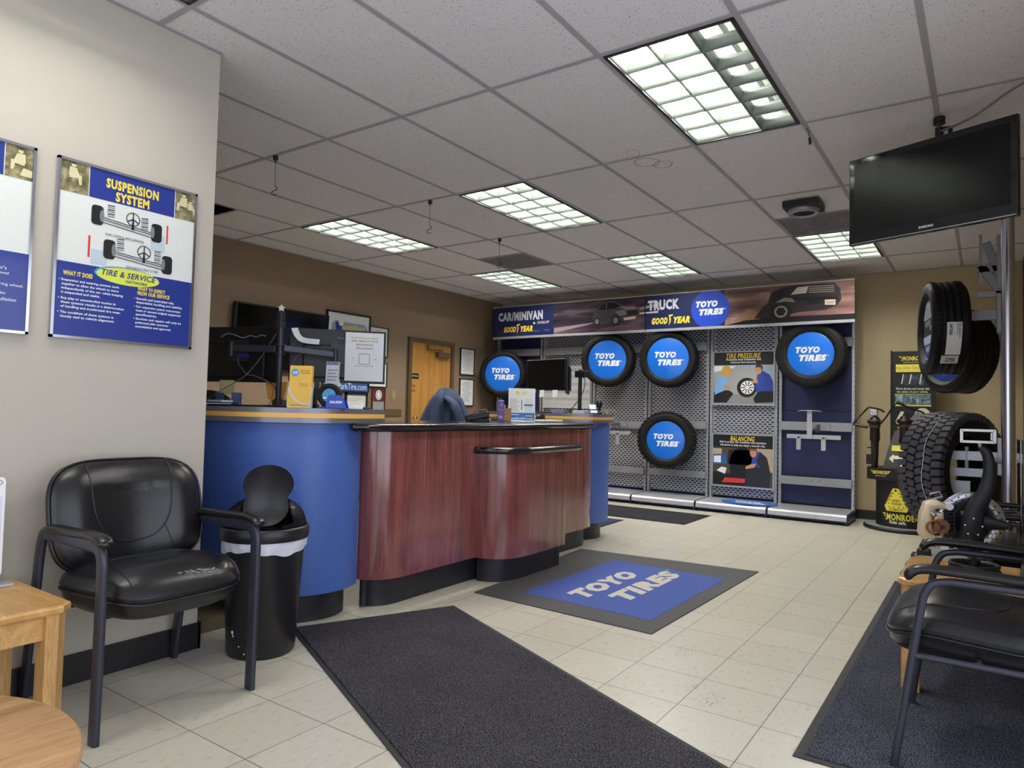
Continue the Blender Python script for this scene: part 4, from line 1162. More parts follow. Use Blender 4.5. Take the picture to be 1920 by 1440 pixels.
# ------------------------------------------------------------------ things on the blue counter end
ZT = 1.078
def monitor(name, label, a, bpt, z0, z1, bent=0.0, group=None, screen_front=True):
    """flat monitor between two plan points, its back towards the right-hand side of a->b"""
    A, B = Vector(a), Vector(bpt); d = (B - A); w = d.length; d.normalize(); mid = (A + B) / 2
    t = thing(name, label, 'monitor', (mid.x, mid.y, z0), 0, group)
    M = frame((0, 0, (z1 - z0) / 2), (d.x, d.y, 0), (0, 0, 1)); h = z1 - z0
    b = MB(); b.bbox(-w / 2, w / 2, -h / 2, h / 2, -0.022, 0.0, 0.004, 2, 0, M)
    b.bbox(-w * 0.36, w * 0.36, -h * 0.42, h * 0.2, 0.0, 0.018, 0.008, 2, 0, M)
    for k in range(8): b.box(-w * 0.2 + k * 0.02, -w * 0.2 + k * 0.02 + 0.008, h * 0.36, h * 0.375, 0.0, 0.0015, 0, M)
    b.build('housing', m_black_plastic, t)
    b = MB(); b.quad(M, -w / 2 + 0.008, w / 2 - 0.008, -h / 2 + 0.014, h / 2 - 0.008, -0.0226, 0); b.build('screen', m_gloss_black, t)
    return t, M, w, h
tL, ML, wL, hL = monitor('monitor', 'black monitor back on the left of the pole, cut by the white wall corner', (-3.967, 2.306), (-3.446, 2.536), 1.222, 1.553, group='monitors on the blue counter end')
b = MB(); b.prism([(p[0] + 0.035, p[1] + 0.02) for p in rrect(0.13, 0.13, 0.01)], 0.018, 0.03, 0, ML); b.build('mount_plate', m_dark_metal, tL)
tR, MR, wR, hR = monitor('monitor', 'black monitor back on the right of the pole, with a white notice taped on it', (-3.403, 2.577), (-3.035, 3.003), 1.233, 1.553, group='monitors on the blue counter end')
b = MB()
b.prism([(p[0] + 0.03, p[1] + 0.01) for p in rrect(0.12, 0.12, 0.015)], 0.018, 0.028, 0, MR)
for sx in (-1, 1):
    for sy in (-1, 1): b.prism([(p[0] + 0.03 + sx * 0.05, p[1] + 0.01 + sy * 0.05) for p in rrect(0.045, 0.045, 0.012)], 0.018, 0.034, 0, MR)
b.build('mount_plate', m_dark_metal, tR)
b = MB(); b.text('PHILIPS', MR, 0.03, 0.11, w=0.07, h=0.012, z=0.0012); b.build('emblem_lettering', m_print_grey, tR)
# pole with two arms
PX, PY = -3.312, 2.446
t = thing('monitor_stand', 'tall grey pole with two arms carrying the monitor pair', 'monitor stand', (PX, PY, ZT))
b = MB(); b.bbox(-0.06, 0.06, -0.05, 0.05, 0, 0.012, 0.004); b.cyl((0, 0, 0.012), (0, 0, 0.05), 0.026, 0.02); b.build('base', m_dark_metal, t)
MB().cyl((0, 0, 0.01), (0, 0, 0.475), 0.0165, n=20).build('pole', m_frame_blue, t)
b = MB(); b.bbox(-0.016, 0.016, -0.016, 0.016, 0.475, 0.545, 0.004).bbox(-0.019, 0.019, -0.019, 0.019, 0.455, 0.485, 0.004); b.build('cap_sleeve', m_frame_blue, t)
cR = Vector((-0.57, 0.82, 0))
star = [((0.021 if k % 2 == 0 else 0.011) * cos(PI / 2 + k * PI / 5), (0.021 if k % 2 == 0 else 0.011) * sin(PI / 2 + k * PI / 5)) for k in range(10)]
b = MB(); b.prism(star, -0.006, 0.006, 0, frame((0, 0, 0.565), (0.82, 0.57, 0), (0, 0, 1))); b.build('star_finial', m_white_plastic, t)
for z in (0.305, 0.355): MB().cyl((0, 0, z - 0.006), (0, 0, z + 0.006), 0.03, n=20).build('collar', m_dark_metal, t)
dl = Vector((-0.915, -0.404, 0)); dr = Vector((0.655, 0.756, 0))
def arm(p0, p1, hgt=0.04, th=0.02):
    p0, p1 = Vector(p0), Vector(p1); d = (p1 - p0); L = d.length
    b = MB(); b.bbox(0, L, -hgt / 2, hgt / 2, -th / 2, th / 2, 0.006, 2, 0, frame(p0, d, (0, 0, 1))); return b
arm((-0.03, -0.005, 0.33), (-0.27, -0.12, 0.335)).build('arm', m_frame_blue, t)
arm((0.03, 0.0, 0.335), (0.175, 0.245, 0.315)).build('arm', m_frame_blue, t)
b = MB(); b.cyl((-0.28, -0.125, 0.29), (-0.28, -0.125, 0.37), 0.016); b.build('pivot', m_dark_metal, t)
b = MB(); b.cyl((0.18, 0.25, 0.27), (0.18, 0.25, 0.35), 0.016); b.build('pivot', m_dark_metal, t)
# notice on the right monitor
def flat_thing(name, label, cat, o, right, up, w, h, th, m, group=None):
    t = thing(name, label, cat, o, 0, group)
    M = frame((0, 0, 0), right, up)
    b = MB(); b.box(-w / 2, w / 2, -h / 2, h / 2, -th, 0, 0, M); b.build('sheet', m, t)
    return t, M
nrm = Vector((0.756, -0.655, 0))
o = Vector((-3.118, 2.906, 1.392)) + nrm * 0.036
t, M = flat_thing('paper_notice', 'white paper notice asking about the rewards program, taped to a monitor back', 'notice', o, (0.655, 0.756, 0), (0.02, 0, 1), 0.226, 0.292, 0.001, m_paper)
b = MB()
for k, (s, w) in enumerate((('ASK ABOUT OUR', 0.158), ('REWARDS', 0.098), ('PROGRAM', 0.098))): b.text(s, M, 0.0, 0.095 - k * 0.022, w=w, h=0.0115, z=0.0006)
b.text('SCAN TO LEARN MORE', M, 0, -0.055, w=0.11, h=0.006, z=0.0006)
b.build('lettering', m_print_black, t)
MB().quad(M, -0.08, 0.08, 0.110, 0.118, 0.0004, 0).build('gold_stripe', mat('pale_gold', '#d8cb98', 0.6), t)
for sx in (-1, 1): MB().poly(M, circle(0.006, 10, sx * 0.065, -0.012), 0.0004).build('gold_spot', MATS['pale_gold'], t)
b = MB(); b.tube([M @ Vector((p[0], p[1] - 0.012, 0.0008)) for p in rrect(0.062, 0.062, 0.004)], 0.0012, 5, closed=True); b.build('empty_square', m_print_black, t)
# brochure holders
def rack_card(name, label, o, w, h, d, face, tilt=0.1):
    t = thing(name, label, 'brochure holder', o)
    M = frame((0, 0, 0), (0.82, 0.57, 0), (-0.57 * tilt, 0.82 * tilt, 1))
    b = MB(); b.box(-w / 2 - 0.003, w / 2 + 0.003, 0, h * 0.62, -d, -d + 0.002, 0, M).box(-w / 2 - 0.003, w / 2 + 0.003, 0, 0.003, -d, 0.004, 0, M)
    b.box(-w / 2 - 0.003, -w / 2 - 0.001, 0, h * 0.5, -d, 0.004, 0, M).box(w / 2 + 0.001, w / 2 + 0.003, 0, h * 0.5, -d, 0.004, 0, M); b.build('holder', m_white_plastic, t)
    b = MB(); b.box(-w / 2, w / 2, 0.003, h, -d + 0.002, 0, 0, M); b.build('brochure', face, t)
    return t, M
t, M = rack_card('brochure_holder', 'yellow brochures in a stand on the blue counter end, right of the pole', (-2.893, 2.262, ZT + 0.001), 0.115, 0.218, 0.03, mat('brochure_yellow', '#e6b84e', 0.5))
b = MB(); b.poly(M, circle(0.020, 24, -0.03, 0.182), 0.0005); b.build('roundel', m_cyan, t)
b = MB(); b.text('ASE', M, -0.03, 0.182, w=0.028, h=0.014, z=0.001, bold=0.03, shear=0.2); b.build('roundel_lettering', m_white_print, t)
b = MB(); b.text('Blue Seal', M, 0.022, 0.192, w=0.045, h=0.008, z=0.001); b.text('of Excellence', M, 0.022, 0.18, w=0.05, h=0.008, z=0.001)
b.text('What does it', M, 0.02, 0.123, w=0.045, h=0.006, z=0.001); b.text('mean to you?', M, 0.02, 0.112, w=0.05, h=0.006, z=0.001); b.quad(M, -0.045, 0.05, 0.012, 0.014, 0.0006); b.build('lettering', m_print_black, t)
arc = [(-0.056 + 0.10 * (1 - cos(a)), 0.135 - 0.115 * sin(a)) for a in [k * PI / 24 for k in range(13)]]
arc2 = [(-0.056 + 0.13 * (1 - cos(a)) * 0.85, 0.105 - 0.095 * sin(a)) for a in [k * PI / 24 for k in range(13)]]
b = MB(); b.poly(M, arc + [(0.056, 0.02), (0.056, 0.01)] + arc2[::-1], 0.0005); b.build('swoosh', m_pale, t)
t, M = rack_card('brochure_holder', 'narrow grey and white tire leaflet stand behind the small display tire', (-2.905, 2.475, ZT + 0.001), 0.068, 0.255, 0.025, mat('leaflet_grey', '#b9bccb', 0.5))
b = MB()
b.quad(M, -0.034, 0.034, 0.235, 0.255, 0.0004)
for k in range(4): b.quad(M, -0.026, 0.03 - 0.008 * (k % 2), 0.205 - k * 0.018, 0.212 - k * 0.018, 0.0004)
b.poly(M, [(-0.034, 0.08), (-0.02, 0.13), (-0.005, 0.09), (0.034, 0.12), (0.034, 0.07), (-0.034, 0.06)], 0.0004); b.build('print', m_print_grey, t)
b = MB(); b.text('FALKEN', M, 0, 0.245, w=0.055, h=0.011, z=0.0008, bold=0.03, shear=0.2); b.build('lettering', m_poster_blue, t)
# small display tire in a blue stand
t = thing('mini_tire_display', 'miniature tire on a blue stand with white lettering beside the yellow brochures', 'tire display', (-2.762, 2.372, ZT))
M = frame((0, 0, 0), (0.82, 0.57, 0), (0, 0, 1))
b = MB(); b.lathe([(0.036, -0.02), (0.042, -0.026), (0.056, -0.026), (0.061, -0.018), (0.061, 0.018), (0.056, 0.026), (0.042, 0.026), (0.036, 0.02)], 40, 0, M @ Matrix.Translation((-0.018, 0.068, 0)), closed=True); b.build('tire', m_rubber, t)
b = MB(); b.prism([(p[0] - 0.018, p[1] + 0.068) for p in circle(0.038, 32)], -0.004, 0.014, 0, M); b.build('disc', m_cyan, t)
b = MB(); b.poly(M, [(-0.050, 0.05), (0.014, 0.052), (0.014, 0.06), (-0.050, 0.058)], 0.0146); b.build('disc_stripe', m_white_print, t)
b = MB(); b.prism([(-0.03, 0), (0.075, 0), (0.062, 0.055), (0.045, 0.07), (-0.012, 0.07), (-0.024, 0.055)], 0.028, 0.034, 0, M).prism([(-0.075, 0), (0.075, 0), (0.06, 0.048), (-0.06, 0.048)], -0.034, -0.03, 0, M).box(-0.075, 0.075, 0, 0.004, -0.034, 0.034, 0, M)
b.build('stand', mat('stand_blue', '#1a3fb0', 0.35), t)
b = MB(); b.text('FALKEN', M, 0.024, 0.034, w=0.066, h=0.013, z=0.035, bold=0.04, shear=0.3); b.build('lettering', m_white_print, t)
# business cards
t = thing('card_holder', 'clear holder of white business cards on the blue counter end edge', 'card holder', (-2.735, 2.488, ZT))
M = frame((0, 0, 0), (0.82, 0.57, 0), (-0.4, 0.57, 0.75))
b = MB(); b.box(-0.042, 0.042, 0.006, 0.056, -0.016, -0.006, 0, M); b.build('cards', m_paper, t)
b = MB(); b.box(-0.045, 0.045, 0.0, 0.028, 0.0, 0.002, 0, M).box(-0.045, 0.045, 0.0, 0.003, -0.02, 0.002, 0, M); b.build('holder', m_white_plastic, t)
b = MB(); b.text('SouthPark', M, 0.005, 0.045, w=0.045, h=0.007, z=-0.0055); b.build('lettering', m_print_grey, t)
# desk phone / credit terminal behind
t = thing('desk_phone', 'black desk phone standing behind the yellow brochures', 'phone', (-2.985, 2.405, ZT), radians(35))
b = MB(); b.bbox(-0.045, 0.045, -0.03, 0.03, 0, 0.022, 0.006); M = frame((0, -0.01, 0.015), (1, 0, 0), (0, 0.3, 1)); b.bbox(-0.04, 0.04, 0.0, 0.135, -0.014, 0.016, 0.01, 3, 0, M)
b.build('body', m_black_plastic, t)
b = MB(); b.cyl((-0.022, -0.014, 0.118), (-0.022, -0.022, 0.116), 0.004, n=8).cyl((0.022, -0.014, 0.118), (0.022, -0.022, 0.116), 0.004, n=8); b.build('screw', m_print_grey, t)
# small stuff at the left of the pole
def carton(name, label, cat, loc, rz, sx, sy, sz, m, m2=None):
    t = thing(name, label, cat, loc, rz)
    b = MB(); b.bbox(-sx / 2, sx / 2, -sy / 2, sy / 2, 0, sz, 0.002, 1); b.build('body', m, t)
    if m2: MB().box(-sx / 2 + 0.004, sx / 2 - 0.004, -sy / 2 - 0.0006, -sy / 2 + 0.001, sz * 0.25, sz * 0.75).build('panel', m2, t)
    return t
RZ = radians(35)
m_box_blue = mat('carton_blue', '#33467f', 0.5)
carton('switch_box', 'flat blue network box with white top left of the pole', 'box', (-3.47, 2.195, ZT), RZ, 0.15, 0.08, 0.02, m_box_blue, m_paper)
tag(MB().bbox(-0.075, 0.06, -0.04, 0.03, 0, 0.012, 0.003).build('paper_pad', m_paper, None, (-3.475, 2.20, ZT + 0.0205)), 'white paper pad lying on the flat blue box', 'paper pad')
carton('ink_box', 'small dark blue box left of the grey blue box behind the pad', 'box', (-3.615, 2.275, ZT), RZ, 0.035, 0.035, 0.075, m_box_blue)
carton('ink_box', 'grey blue box behind the white pad, right of the small dark blue box', 'box', (-3.535, 2.33, ZT), RZ, 0.045, 0.04, 0.078, mat('carton_grey_blue', '#5d6f96', 0.5))
t = thing('desk_chair', 'black rounded chair back behind the left monitor', 'chair', (-4.25, 2.55, 0), radians(35))
v, f, zf, R = cushion(0.5, 0.5, 0.1, 2.6, 0.5)
b = MB(); b.add(v, f, 0, True, Matrix.Translation((0, 0, 0.93)) @ Matrix.Rotation(PI / 2, 4, 'X')); b.build('backrest', m_black_plastic, t)
v, f, zf, R = cushion(0.48, 0.48, 0.1, 3, 0.5)
b = MB(); b.add(v, f, 0, True, Matrix.Translation((0, 0.28, 0.58))); b.build('seat', m_black_plastic, t)
b = MB(); b.cyl((0, 0.28, 0.06), (0, 0.28, 0.55), 0.03).box(-0.03, 0.03, 0.0, 0.28, 0.5, 0.54).box(-0.03, 0.03, 0.02, 0.05, 0.5, 0.8)
for k in range(5): a = 2 * PI * k / 5; b.cyl((0, 0.28, 0.08), (0.28 * cos(a), 0.28 + 0.28 * sin(a), 0.03), 0.018, n=8); b.cyl((0.28 * cos(a), 0.28 + 0.28 * sin(a), 0), (0.28 * cos(a), 0.28 + 0.28 * sin(a), 0.05), 0.025, n=10)
b.build('base', m_black_plastic, t)
tag(MB().prism([(-0.05, 0), (0.045, 0.0), (0.05, -0.002), (0.05, -0.085), (-0.05, -0.085)], 0, 0.0006, 0, frame((0, 0, 0), (0.915, 0.404, 0), (0, 0, 1))).build('sticky_note', mat('note_yellow', '#d9d49a', 0.8), None, tuple(Vector((-3.745, 2.404, 1.232)) + Vector((0.404, -0.915, 0)) * 0.003)), 'pale yellow sticky note under the left monitor', 'note')
tag(MB().prism([(-0.07, 0.05), (0.06, 0.05), (0.055, -0.06), (-0.04, -0.06)], 0, 0.001, 0, frame((0, 0, 0), (0.82, 0.57, 0), (-0.2, 0.3, 1))).build('orange_card', mat('note_orange', '#e2a24a', 0.7), None, (-3.47, 2.545, 1.18)), 'orange card propped behind the pole', 'card')
tag(MB().bbox(-0.03, 0.03, -0.03, 0.03, 0, 0.045, 0.004).build('card_block', mat('block_brown', '#6e5148', 0.6), None, (-3.45, 2.555, ZT)), 'brown block under the orange card behind the pole', 'block')
def cable(name, label, pts, r, m):
    return tag(MB().tube(catmull(pts, 6), r, 6).build(name, m), label, 'cable')
cable('monitor_cable', 'grey cable drooping from the blue plug to the pole foot', [(-3.655, 2.41, 1.375), (-3.63, 2.395, 1.33), (-3.585, 2.39, 1.30), (-3.52, 2.38, 1.265), (-3.44, 2.39, 1.25), (-3.37, 2.42, 1.215), (-3.34, 2.43, 1.16), (-3.345, 2.41, 1.086)], 0.0028, m_cable_grey)
cable('monitor_cable', 'thin cable slanting from the pole top down to the left', [(-3.335, 2.435, 1.50), (-3.40, 2.42, 1.41), (-3.47, 2.39, 1.31), (-3.52, 2.35, 1.24), (-3.62, 2.29, 1.17), (-3.70, 2.25, 1.11), (-3.72, 2.24, 1.083)], 0.0025, m_cable_grey)
cable('monitor_cable', 'dark cable from the blue plug ending behind the pole', [(-3.60, 2.42, 1.375), (-3.55, 2.41, 1.34), (-3.47, 2.40, 1.28), (-3.40, 2.415, 1.235), (-3.36, 2.455, 1.19), (-3.35, 2.47, 1.10), (-3.36, 2.48, 1.083)], 0.0028, m_cable)
cable('monitor_cable', 'pale cable looping from the right monitor down behind the brochures', [(-3.235, 2.74, 1.405), (-3.30, 2.66, 1.42), (-3.33, 2.58, 1.38), (-3.325, 2.54, 1.30), (-3.26, 2.51, 1.18), (-3.22, 2.50, 1.085)], 0.003, m_cable_grey)
cable('loose_cable', 'black cables lying along the blue counter end top', [(-3.75, 2.17, ZT + 0.006), (-3.65, 2.12, ZT + 0.006), (-3.5, 2.13, ZT + 0.006), (-3.35, 2.19, ZT + 0.006), (-3.2, 2.27, ZT + 0.006), (-3.1, 2.23, ZT + 0.006), (-3.02, 2.26, ZT + 0.006), (-3.15, 2.34, ZT + 0.006), (-3.3, 2.30, ZT + 0.006)], 0.005, m_cable)
t = thing('cable_plug', 'blue display plug on the left monitor back', 'plug', (-3.63, 2.425, 1.375))
MB().bbox(-0.035, 0.035, -0.012, 0.012, -0.012, 0.012, 0.004, 2, 0, Matrix.Rotation(radians(24), 4, 'Z')).build('plug_body', m_poster_blue, t)
b = MB(); b.tube(catmull([(-0.14, 0, 0.0), (-0.10, 0.0, 0.02), (-0.05, 0, 0.012), (0.0, 0, -0.005), (0.05, 0, 0.008), (0.09, 0, 0.0), (0.12, 0, 0.012), (0.15, 0, 0.006)], 5), 0.0045, 6, 0, Matrix.Rotation(radians(24), 4, 'Z'))
b.build('tie_strip', m_print_grey, None, (-3.65, 2.43, 1.49)); tag(COL.objects['tie_strip'], 'thin grey strip fixed across the left monitor back', 'strip')
b = MB()
pth = catmull([(-3.375, 2.59, 1.545), (-3.355, 2.60, 1.50), (-3.33, 2.625, 1.475), (-3.27, 2.69, 1.468)], 6)
b.sweep([Vector(p) + nrm * 0.03 for p in pth], [(-0.022, -0.002), (0.022, -0.002), (0.022, 0.002), (-0.022, 0.002)], smooth=False)
tag(b.build('paper_strip', m_paper), 'curled white paper strip hanging on the right monitor corner beside the pole', 'paper')
tag(MB().bbox(-0.08, 0.08, -0.05, 0.05, 0, 0.012, 0.003).build('clip_tray', mat('tray_green', '#3f4f4a', 0.5), None, (-2.86, 2.60, ZT)), 'small dark tray of clips at the right end of the blue counter top', 'tray')

# ------------------------------------------------------------------ things on the wooden counter
ZC = 1.0045
t = thing('counter_sign', 'white leaning price sign in a clear stand on the wooden counter', 'sign', (-3.075, 4.575, ZC))
M = frame((0, 0, 0), (0.78, 0.62, 0), (-0.34, -0.12, 1))
b = MB(); b.box(-0.108, 0.108, 0.0, 0.285, -0.003, 0.0, 0, M); b.build('sheet', m_paper, t); b = MB(); b.bbox(-0.10, 0.02, -0.06, 0.06, 0.0, 0.004, 0.001, 1, 0, Matrix.Rotation(radians(38), 4, 'Z')); b.build('foot', m_white_plastic, t)
b = MB(); b.quad(M, -0.104, 0.104, 0.012, 0.075, 0.0006); b.quad(M, 0.02, 0.09, 0.135, 0.15, 0.0006); b.build('blue_print', mat('sign_blue', '#2c66ae', 0.45), t)
b = MB(); b.text('SouthParkTire.com', M, 0, 0.027, w=0.19, h=0.016, z=0.001, bold=0.02); b.quad(M, -0.09, -0.02, 0.058, 0.062, 0.001); b.quad(M, 0.03, 0.09, 0.047, 0.052, 0.001); b.build('lettering', m_white_print, t)
b = MB()
for k in range(9): b.quad(M, -0.095, -0.03 + 0.012 * ((k * 7) % 3 - 1), 0.19 - k * 0.0125, 0.193 - k * 0.0125, 0.0006)
for k in range(6): b.quad(M, 0.025, 0.085, 0.185 - k * 0.02, 0.188 - k * 0.02, 0.0007)
b.quad(M, -0.005, 0.003, 0.10, 0.185, 0.0007); b.build('print', m_print_grey, t)
b = MB(); b.poly(M, circle(0.018, 20, -0.035, 0.245), 0.0006); b.text('SP', M, 0.02, 0.245, w=0.05, h=0.03, z=0.0006, bold=0.03, shear=0.2); b.build('emblem', m_lime, t)
t = thing('card_tent', 'slim purple card payment sign standing left of the small wooden box', 'sign', (-3.096, 4.315, ZC))
M = frame((0, 0, 0), (0.82, 0.57, 0), (0, 0, 1))
b = MB(); b.bbox(-0.025, 0.025, 0, 0.165, -0.012, 0.0, 0.003, 1, 0, M).box(-0.003, 0.003, 0.165, 0.185, -0.008, -0.004, 0, M); b.build('body', mat('tent_purple', '#6b5aa6', 0.45), t)
b = MB(); b.text('VISA', M, 0, 0.035, w=0.028, h=0.02, z=0.001, bold=0.02); b.text('tap to pay', M, 0, 0.09, w=0.03, h=0.008, z=0.001)
for k in range(3): b.tube([M @ Vector((-0.008 + k * 0.006 + 0.006 * cos(a), 0.13 + (0.01 + 0.005 * k) * sin(a), 0.001)) for a in (-0.9, -0.45, 0, 0.45, 0.9)], 0.0012, 5)
b.build('lettering', m_white_print, t)
t = thing('pen_box', 'small wooden box holding pens between the purple sign and white sign', 'box', (-3.125, 4.41, ZC), radians(35))
b = MB(); s = 0.05
b.box(-s, s, -s, -s + 0.006, 0, 0.105).box(-s, s, s - 0.006, s, 0, 0.105).box(-s, -s + 0.006, -s, s, 0, 0.105).box(s - 0.006, s, -s, s, 0, 0.105).box(-s, s, -s, s, 0, 0.005)
b.build('body', wood_mat('box_wood', '#a8764a', '#c79a6a', 0.5, 0, 20), t)
for k, (x, y, m) in enumerate(((0.0, 0.01, m_white_plastic), (0.02, -0.01, m_cable_grey), (-0.02, 0.0, m_cable))): MB().cyl((x * 0.6, y, 0.006), (x * 1.3, y * 2, 0.13 + 0.008 * k), 0.004, n=8).build('pen', m, t)
t = thing('card_terminal', 'black payment terminal lying on the wooden counter left of the purple sign', 'payment terminal', (-3.17, 4.12, ZC), radians(35))
M = Matrix.Translation((0, 0, 0.03)) @ Matrix.Rotation(radians(-12), 4, 'Y')
b = MB(); b.bbox(-0.09, 0.09, -0.055, 0.05, -0.02, 0.035, 0.012, 3, 0, M).bbox(0.02, 0.085, -0.05, 0.045, 0.02, 0.05, 0.012, 3, 0, M).bbox(-0.08, 0.09, -0.05, 0.05, -0.03, -0.01, 0.004, 1, 0, Matrix.Translation((0, 0, 0.031))); b.build('body', m_black_plastic, t)
b = MB()
for i in range(3):
    for j in range(4): b.bbox(-0.075 + j * 0.02, -0.06 + j * 0.02, -0.035 + i * 0.024, -0.018 + i * 0.024, 0.034, 0.038, 0.002, 1, 0, M)
b.build('keypad', m_dark_metal, t)
tag(MB().lathe([(0, 0), (0.028, 0), (0.032, 0.01), (0.03, 0.018), (0, 0.02)], 24).build('bell_puck', m_white_plastic, None, (-3.17, 4.235, ZC)), 'small round white puck right of the black payment terminal', 'puck')
t = thing('computer_mouse', 'black computer mouse on its pad near the far counter end', 'mouse', (-3.12, 4.93, ZC), 0)
b = MB(); v, f, zf, R = cushion(0.062, 0.105, 0.06, 2.4, 0.62); b.add(v, f, 0, True, Matrix.Translation((0, 0, 0.027))); b.build('body', m_black_plastic, t)
b = MB(); b.cyl((-0.004, 0.025, 0.058), (0.004, 0.025, 0.058), 0.008, n=10); b.build('wheel', m_print_grey, t)
tag(MB().bbox(-0.06, 0.06, -0.15, 0.15, 0, 0.018, 0.005).build('keyboard', m_white_plastic, None, (-3.00, 4.85, ZC)), 'pale keyboard behind the white leaning sign', 'keyboard')
# jacket on an office chair behind the counter
t = thing('office_chair', 'office chair behind the wooden counter with a jacket over its back', 'chair', (-4.20, 4.96, 0), radians(30))
v, f, zf, R = cushion(0.33, 0.46, 0.08, 2.6, 0.5)
b = MB(); b.add(v, f, 0, True, Matrix.Translation((0, 0, 1.025)) @ Matrix.Rotation(PI / 2, 4, 'X')); b.build('backrest', m_black_plastic, t)
v, f, zf, R = cushion(0.46, 0.46, 0.09, 3, 0.5)
b = MB(); b.add(v, f, 0, True, Matrix.Translation((0, -0.27, 0.66))); b.build('seat', m_black_plastic, t)
b = MB(); b.cyl((0, -0.25, 0.06), (0, -0.25, 0.62), 0.03).box(-0.03, 0.03, -0.25, 0.02, 0.58, 0.61).box(-0.03, 0.03, 0.005, 0.03, 0.58, 0.9)
for k in range(5): a = 2 * PI * k / 5; b.cyl((0, -0.25, 0.08), (0.28 * cos(a), -0.25 + 0.28 * sin(a), 0.03), 0.018, n=8); b.cyl((0.28 * cos(a), -0.25 + 0.28 * sin(a), 0), (0.28 * cos(a), -0.25 + 0.28 * sin(a), 0.05), 0.025, n=10)
b.build('base', m_black_plastic, t)
# jacket: draped shell with folds
b = MB(); nu, nv = 40, 22; v = []
for i in range(nv + 1):
    h = i / nv
    for j in range(nu + 1):
        s = j / nu * 2 - 1
        wd = 0.13 + 0.11 * min(1, h * 2.2) ** 0.7
        x = s * wd
        fold = 0.016 * sin(s * 11 + 3 * h) * min(1, h * 2.5) + 0.008 * sin(s * 23 - 5 * h)
        y = -0.075 - 0.075 * h + 0.10 * abs(s) ** 2.4 + fold
        z = 1.292 - 0.085 * abs(s) ** 2.6 * (1 - 0.5 * h) - h * 0.52
        if h < 0.15: y += 0.06 * (1 - h / 0.15)
        v.append((x, y, z))
b.add(v, [(i * (nu + 1) + j, i * (nu + 1) + j + 1, (i + 1) * (nu + 1) + j + 1, (i + 1) * (nu + 1) + j) for i in range(nv) for j in range(nu)], 0, True)
pth = catmull([(0.02, -0.10, 1.20), (0.10, -0.16, 1.14), (0.145, -0.17, 1.05), (0.16, -0.15, 0.92), (0.165, -0.14, 0.82)], 5)
b.sweep(pth, [[(rr * 1.0 * cos(2 * PI * q / 12) * (1 + 0.12 * sin(3 * q + k)), rr * 0.7 * sin(2 * PI * q / 12)) for q in range(12)] for k, rr in enumerate([0.03 + 0.025 * min(1, k / 8) for k in range(len(pth))])])
o = b.build('jacket', mat('jacket_navy', '#2c3b58', 0.8, var=0.12, vscale=30, bump=0.2, bscale=150), None, (-4.20, 4.96, 0)); o.rotation_euler = (0, 0, radians(30)); tag(o, 'dark blue jacket draped over the office chair back', 'jacket')

# ------------------------------------------------------------------ far counter end
t, M, w, h = monitor('monitor', 'black monitor screen facing the shop above the far counter end', (-3.03, 5.20), (-3.475, 5.265), 1.277, 1.557, group='monitors on the far counter end')
t, M, w, h = monitor('monitor', 'monitor seen edge on beside the black screen on the far counter end', (-3.025, 5.215), (-3.235, 5.61), 1.255, 1.60, group='monitors on the far counter end')
t = thing('monitor_stand', 'slim black post behind the edge on monitor at the far counter end', 'monitor stand', (-3.045, 5.47, ZT))
b = MB(); b.bbox(-0.05, 0.05, -0.05, 0.05, 0, 0.012, 0.004); b.build('base', m_dark_metal, t)
MB().cyl((0, 0, 0.01), (0, 0, 0.40), 0.017, n=16).build('pole', m_black_plastic, t)
b = MB(); b.bbox(-0.05, 0.01, -0.02, 0.02, 0.33, 0.39, 0.008); b.bbox(-0.03, 0.07, -0.03, 0.03, 0.33, 0.39, 0.008); b.build('arm', m_black_plastic, t)
cable('monitor_cable', 'black cable hanging beside the slim post on the far counter end', [(-3.02, 5.47, 1.42), (-2.985, 5.45, 1.37), (-2.99, 5.43, 1.28), (-3.03, 5.42, 1.20), (-3.07, 5.40, 1.14), (-3.10, 5.38, 1.085)], 0.004, m_cable)
for k, (x, y, m, s, lb) in enumerate(((-3.385, 5.225, mat('note_bright_yellow', '#e8d23c', 0.7), 0.05, 'yellow sticky note under the black screen at the far counter end'), (-3.285, 5.21, m_paper, 0.05, 'white note under the black screen, next to the yellow one'), (-3.135, 5.19, m_paper, 0.05, 'white note under the right part of the black screen'))):
    tag(MB().prism([(-s / 2 - 0.004 * k, 0), (s / 2, 0), (s / 2 - 0.008, -0.062 if k else -0.04), (-s / 2 - 0.01, -0.064 if k else -0.036)], 0, 0.0006, 0, frame((0, 0, 0), (0.99, -0.14, 0), (0, 0, 1))).build('sticky_note', m, None, (x, y, 1.282)), lb, 'note', 'notes under the far monitor')
for (x, y, sx, sy, sz, m, nm, lb, cat) in ((-3.30, 5.17, 0.26, 0.10, 0.012, m_dark_metal, 'paper_tray', 'flat dark tray with papers under the black screen', 'tray'),
    (-3.12, 5.23, 0.13, 0.08, 0.035, mat('box_lilac', '#77749a', 0.5), 'small_box', 'small lilac box below the black screen', 'box'),
    (-2.955, 5.33, 0.12, 0.09, 0.03, mat('box_pale', '#b9bcc9', 0.5), 'card_box', 'pale box beside the slim post', 'box')):
    tag(MB().bbox(-sx / 2, sx / 2, -sy / 2, sy / 2, 0, sz, 0.003, 1).build(nm, m, None, (x, y, ZT)), lb, cat)
t = thing('card_holder', 'small blue and white card stand at the right of the far counter end', 'card holder', (-2.86, 5.38, ZT))
M = frame((0, 0, 0), (0.82, 0.57, 0), (-0.3, 0.45, 0.8))
b = MB(); b.bbox(-0.035, 0.035, 0, 0.09, -0.03, 0.0, 0.004, 1, 0, M); b.build('body', m_box_blue, t)
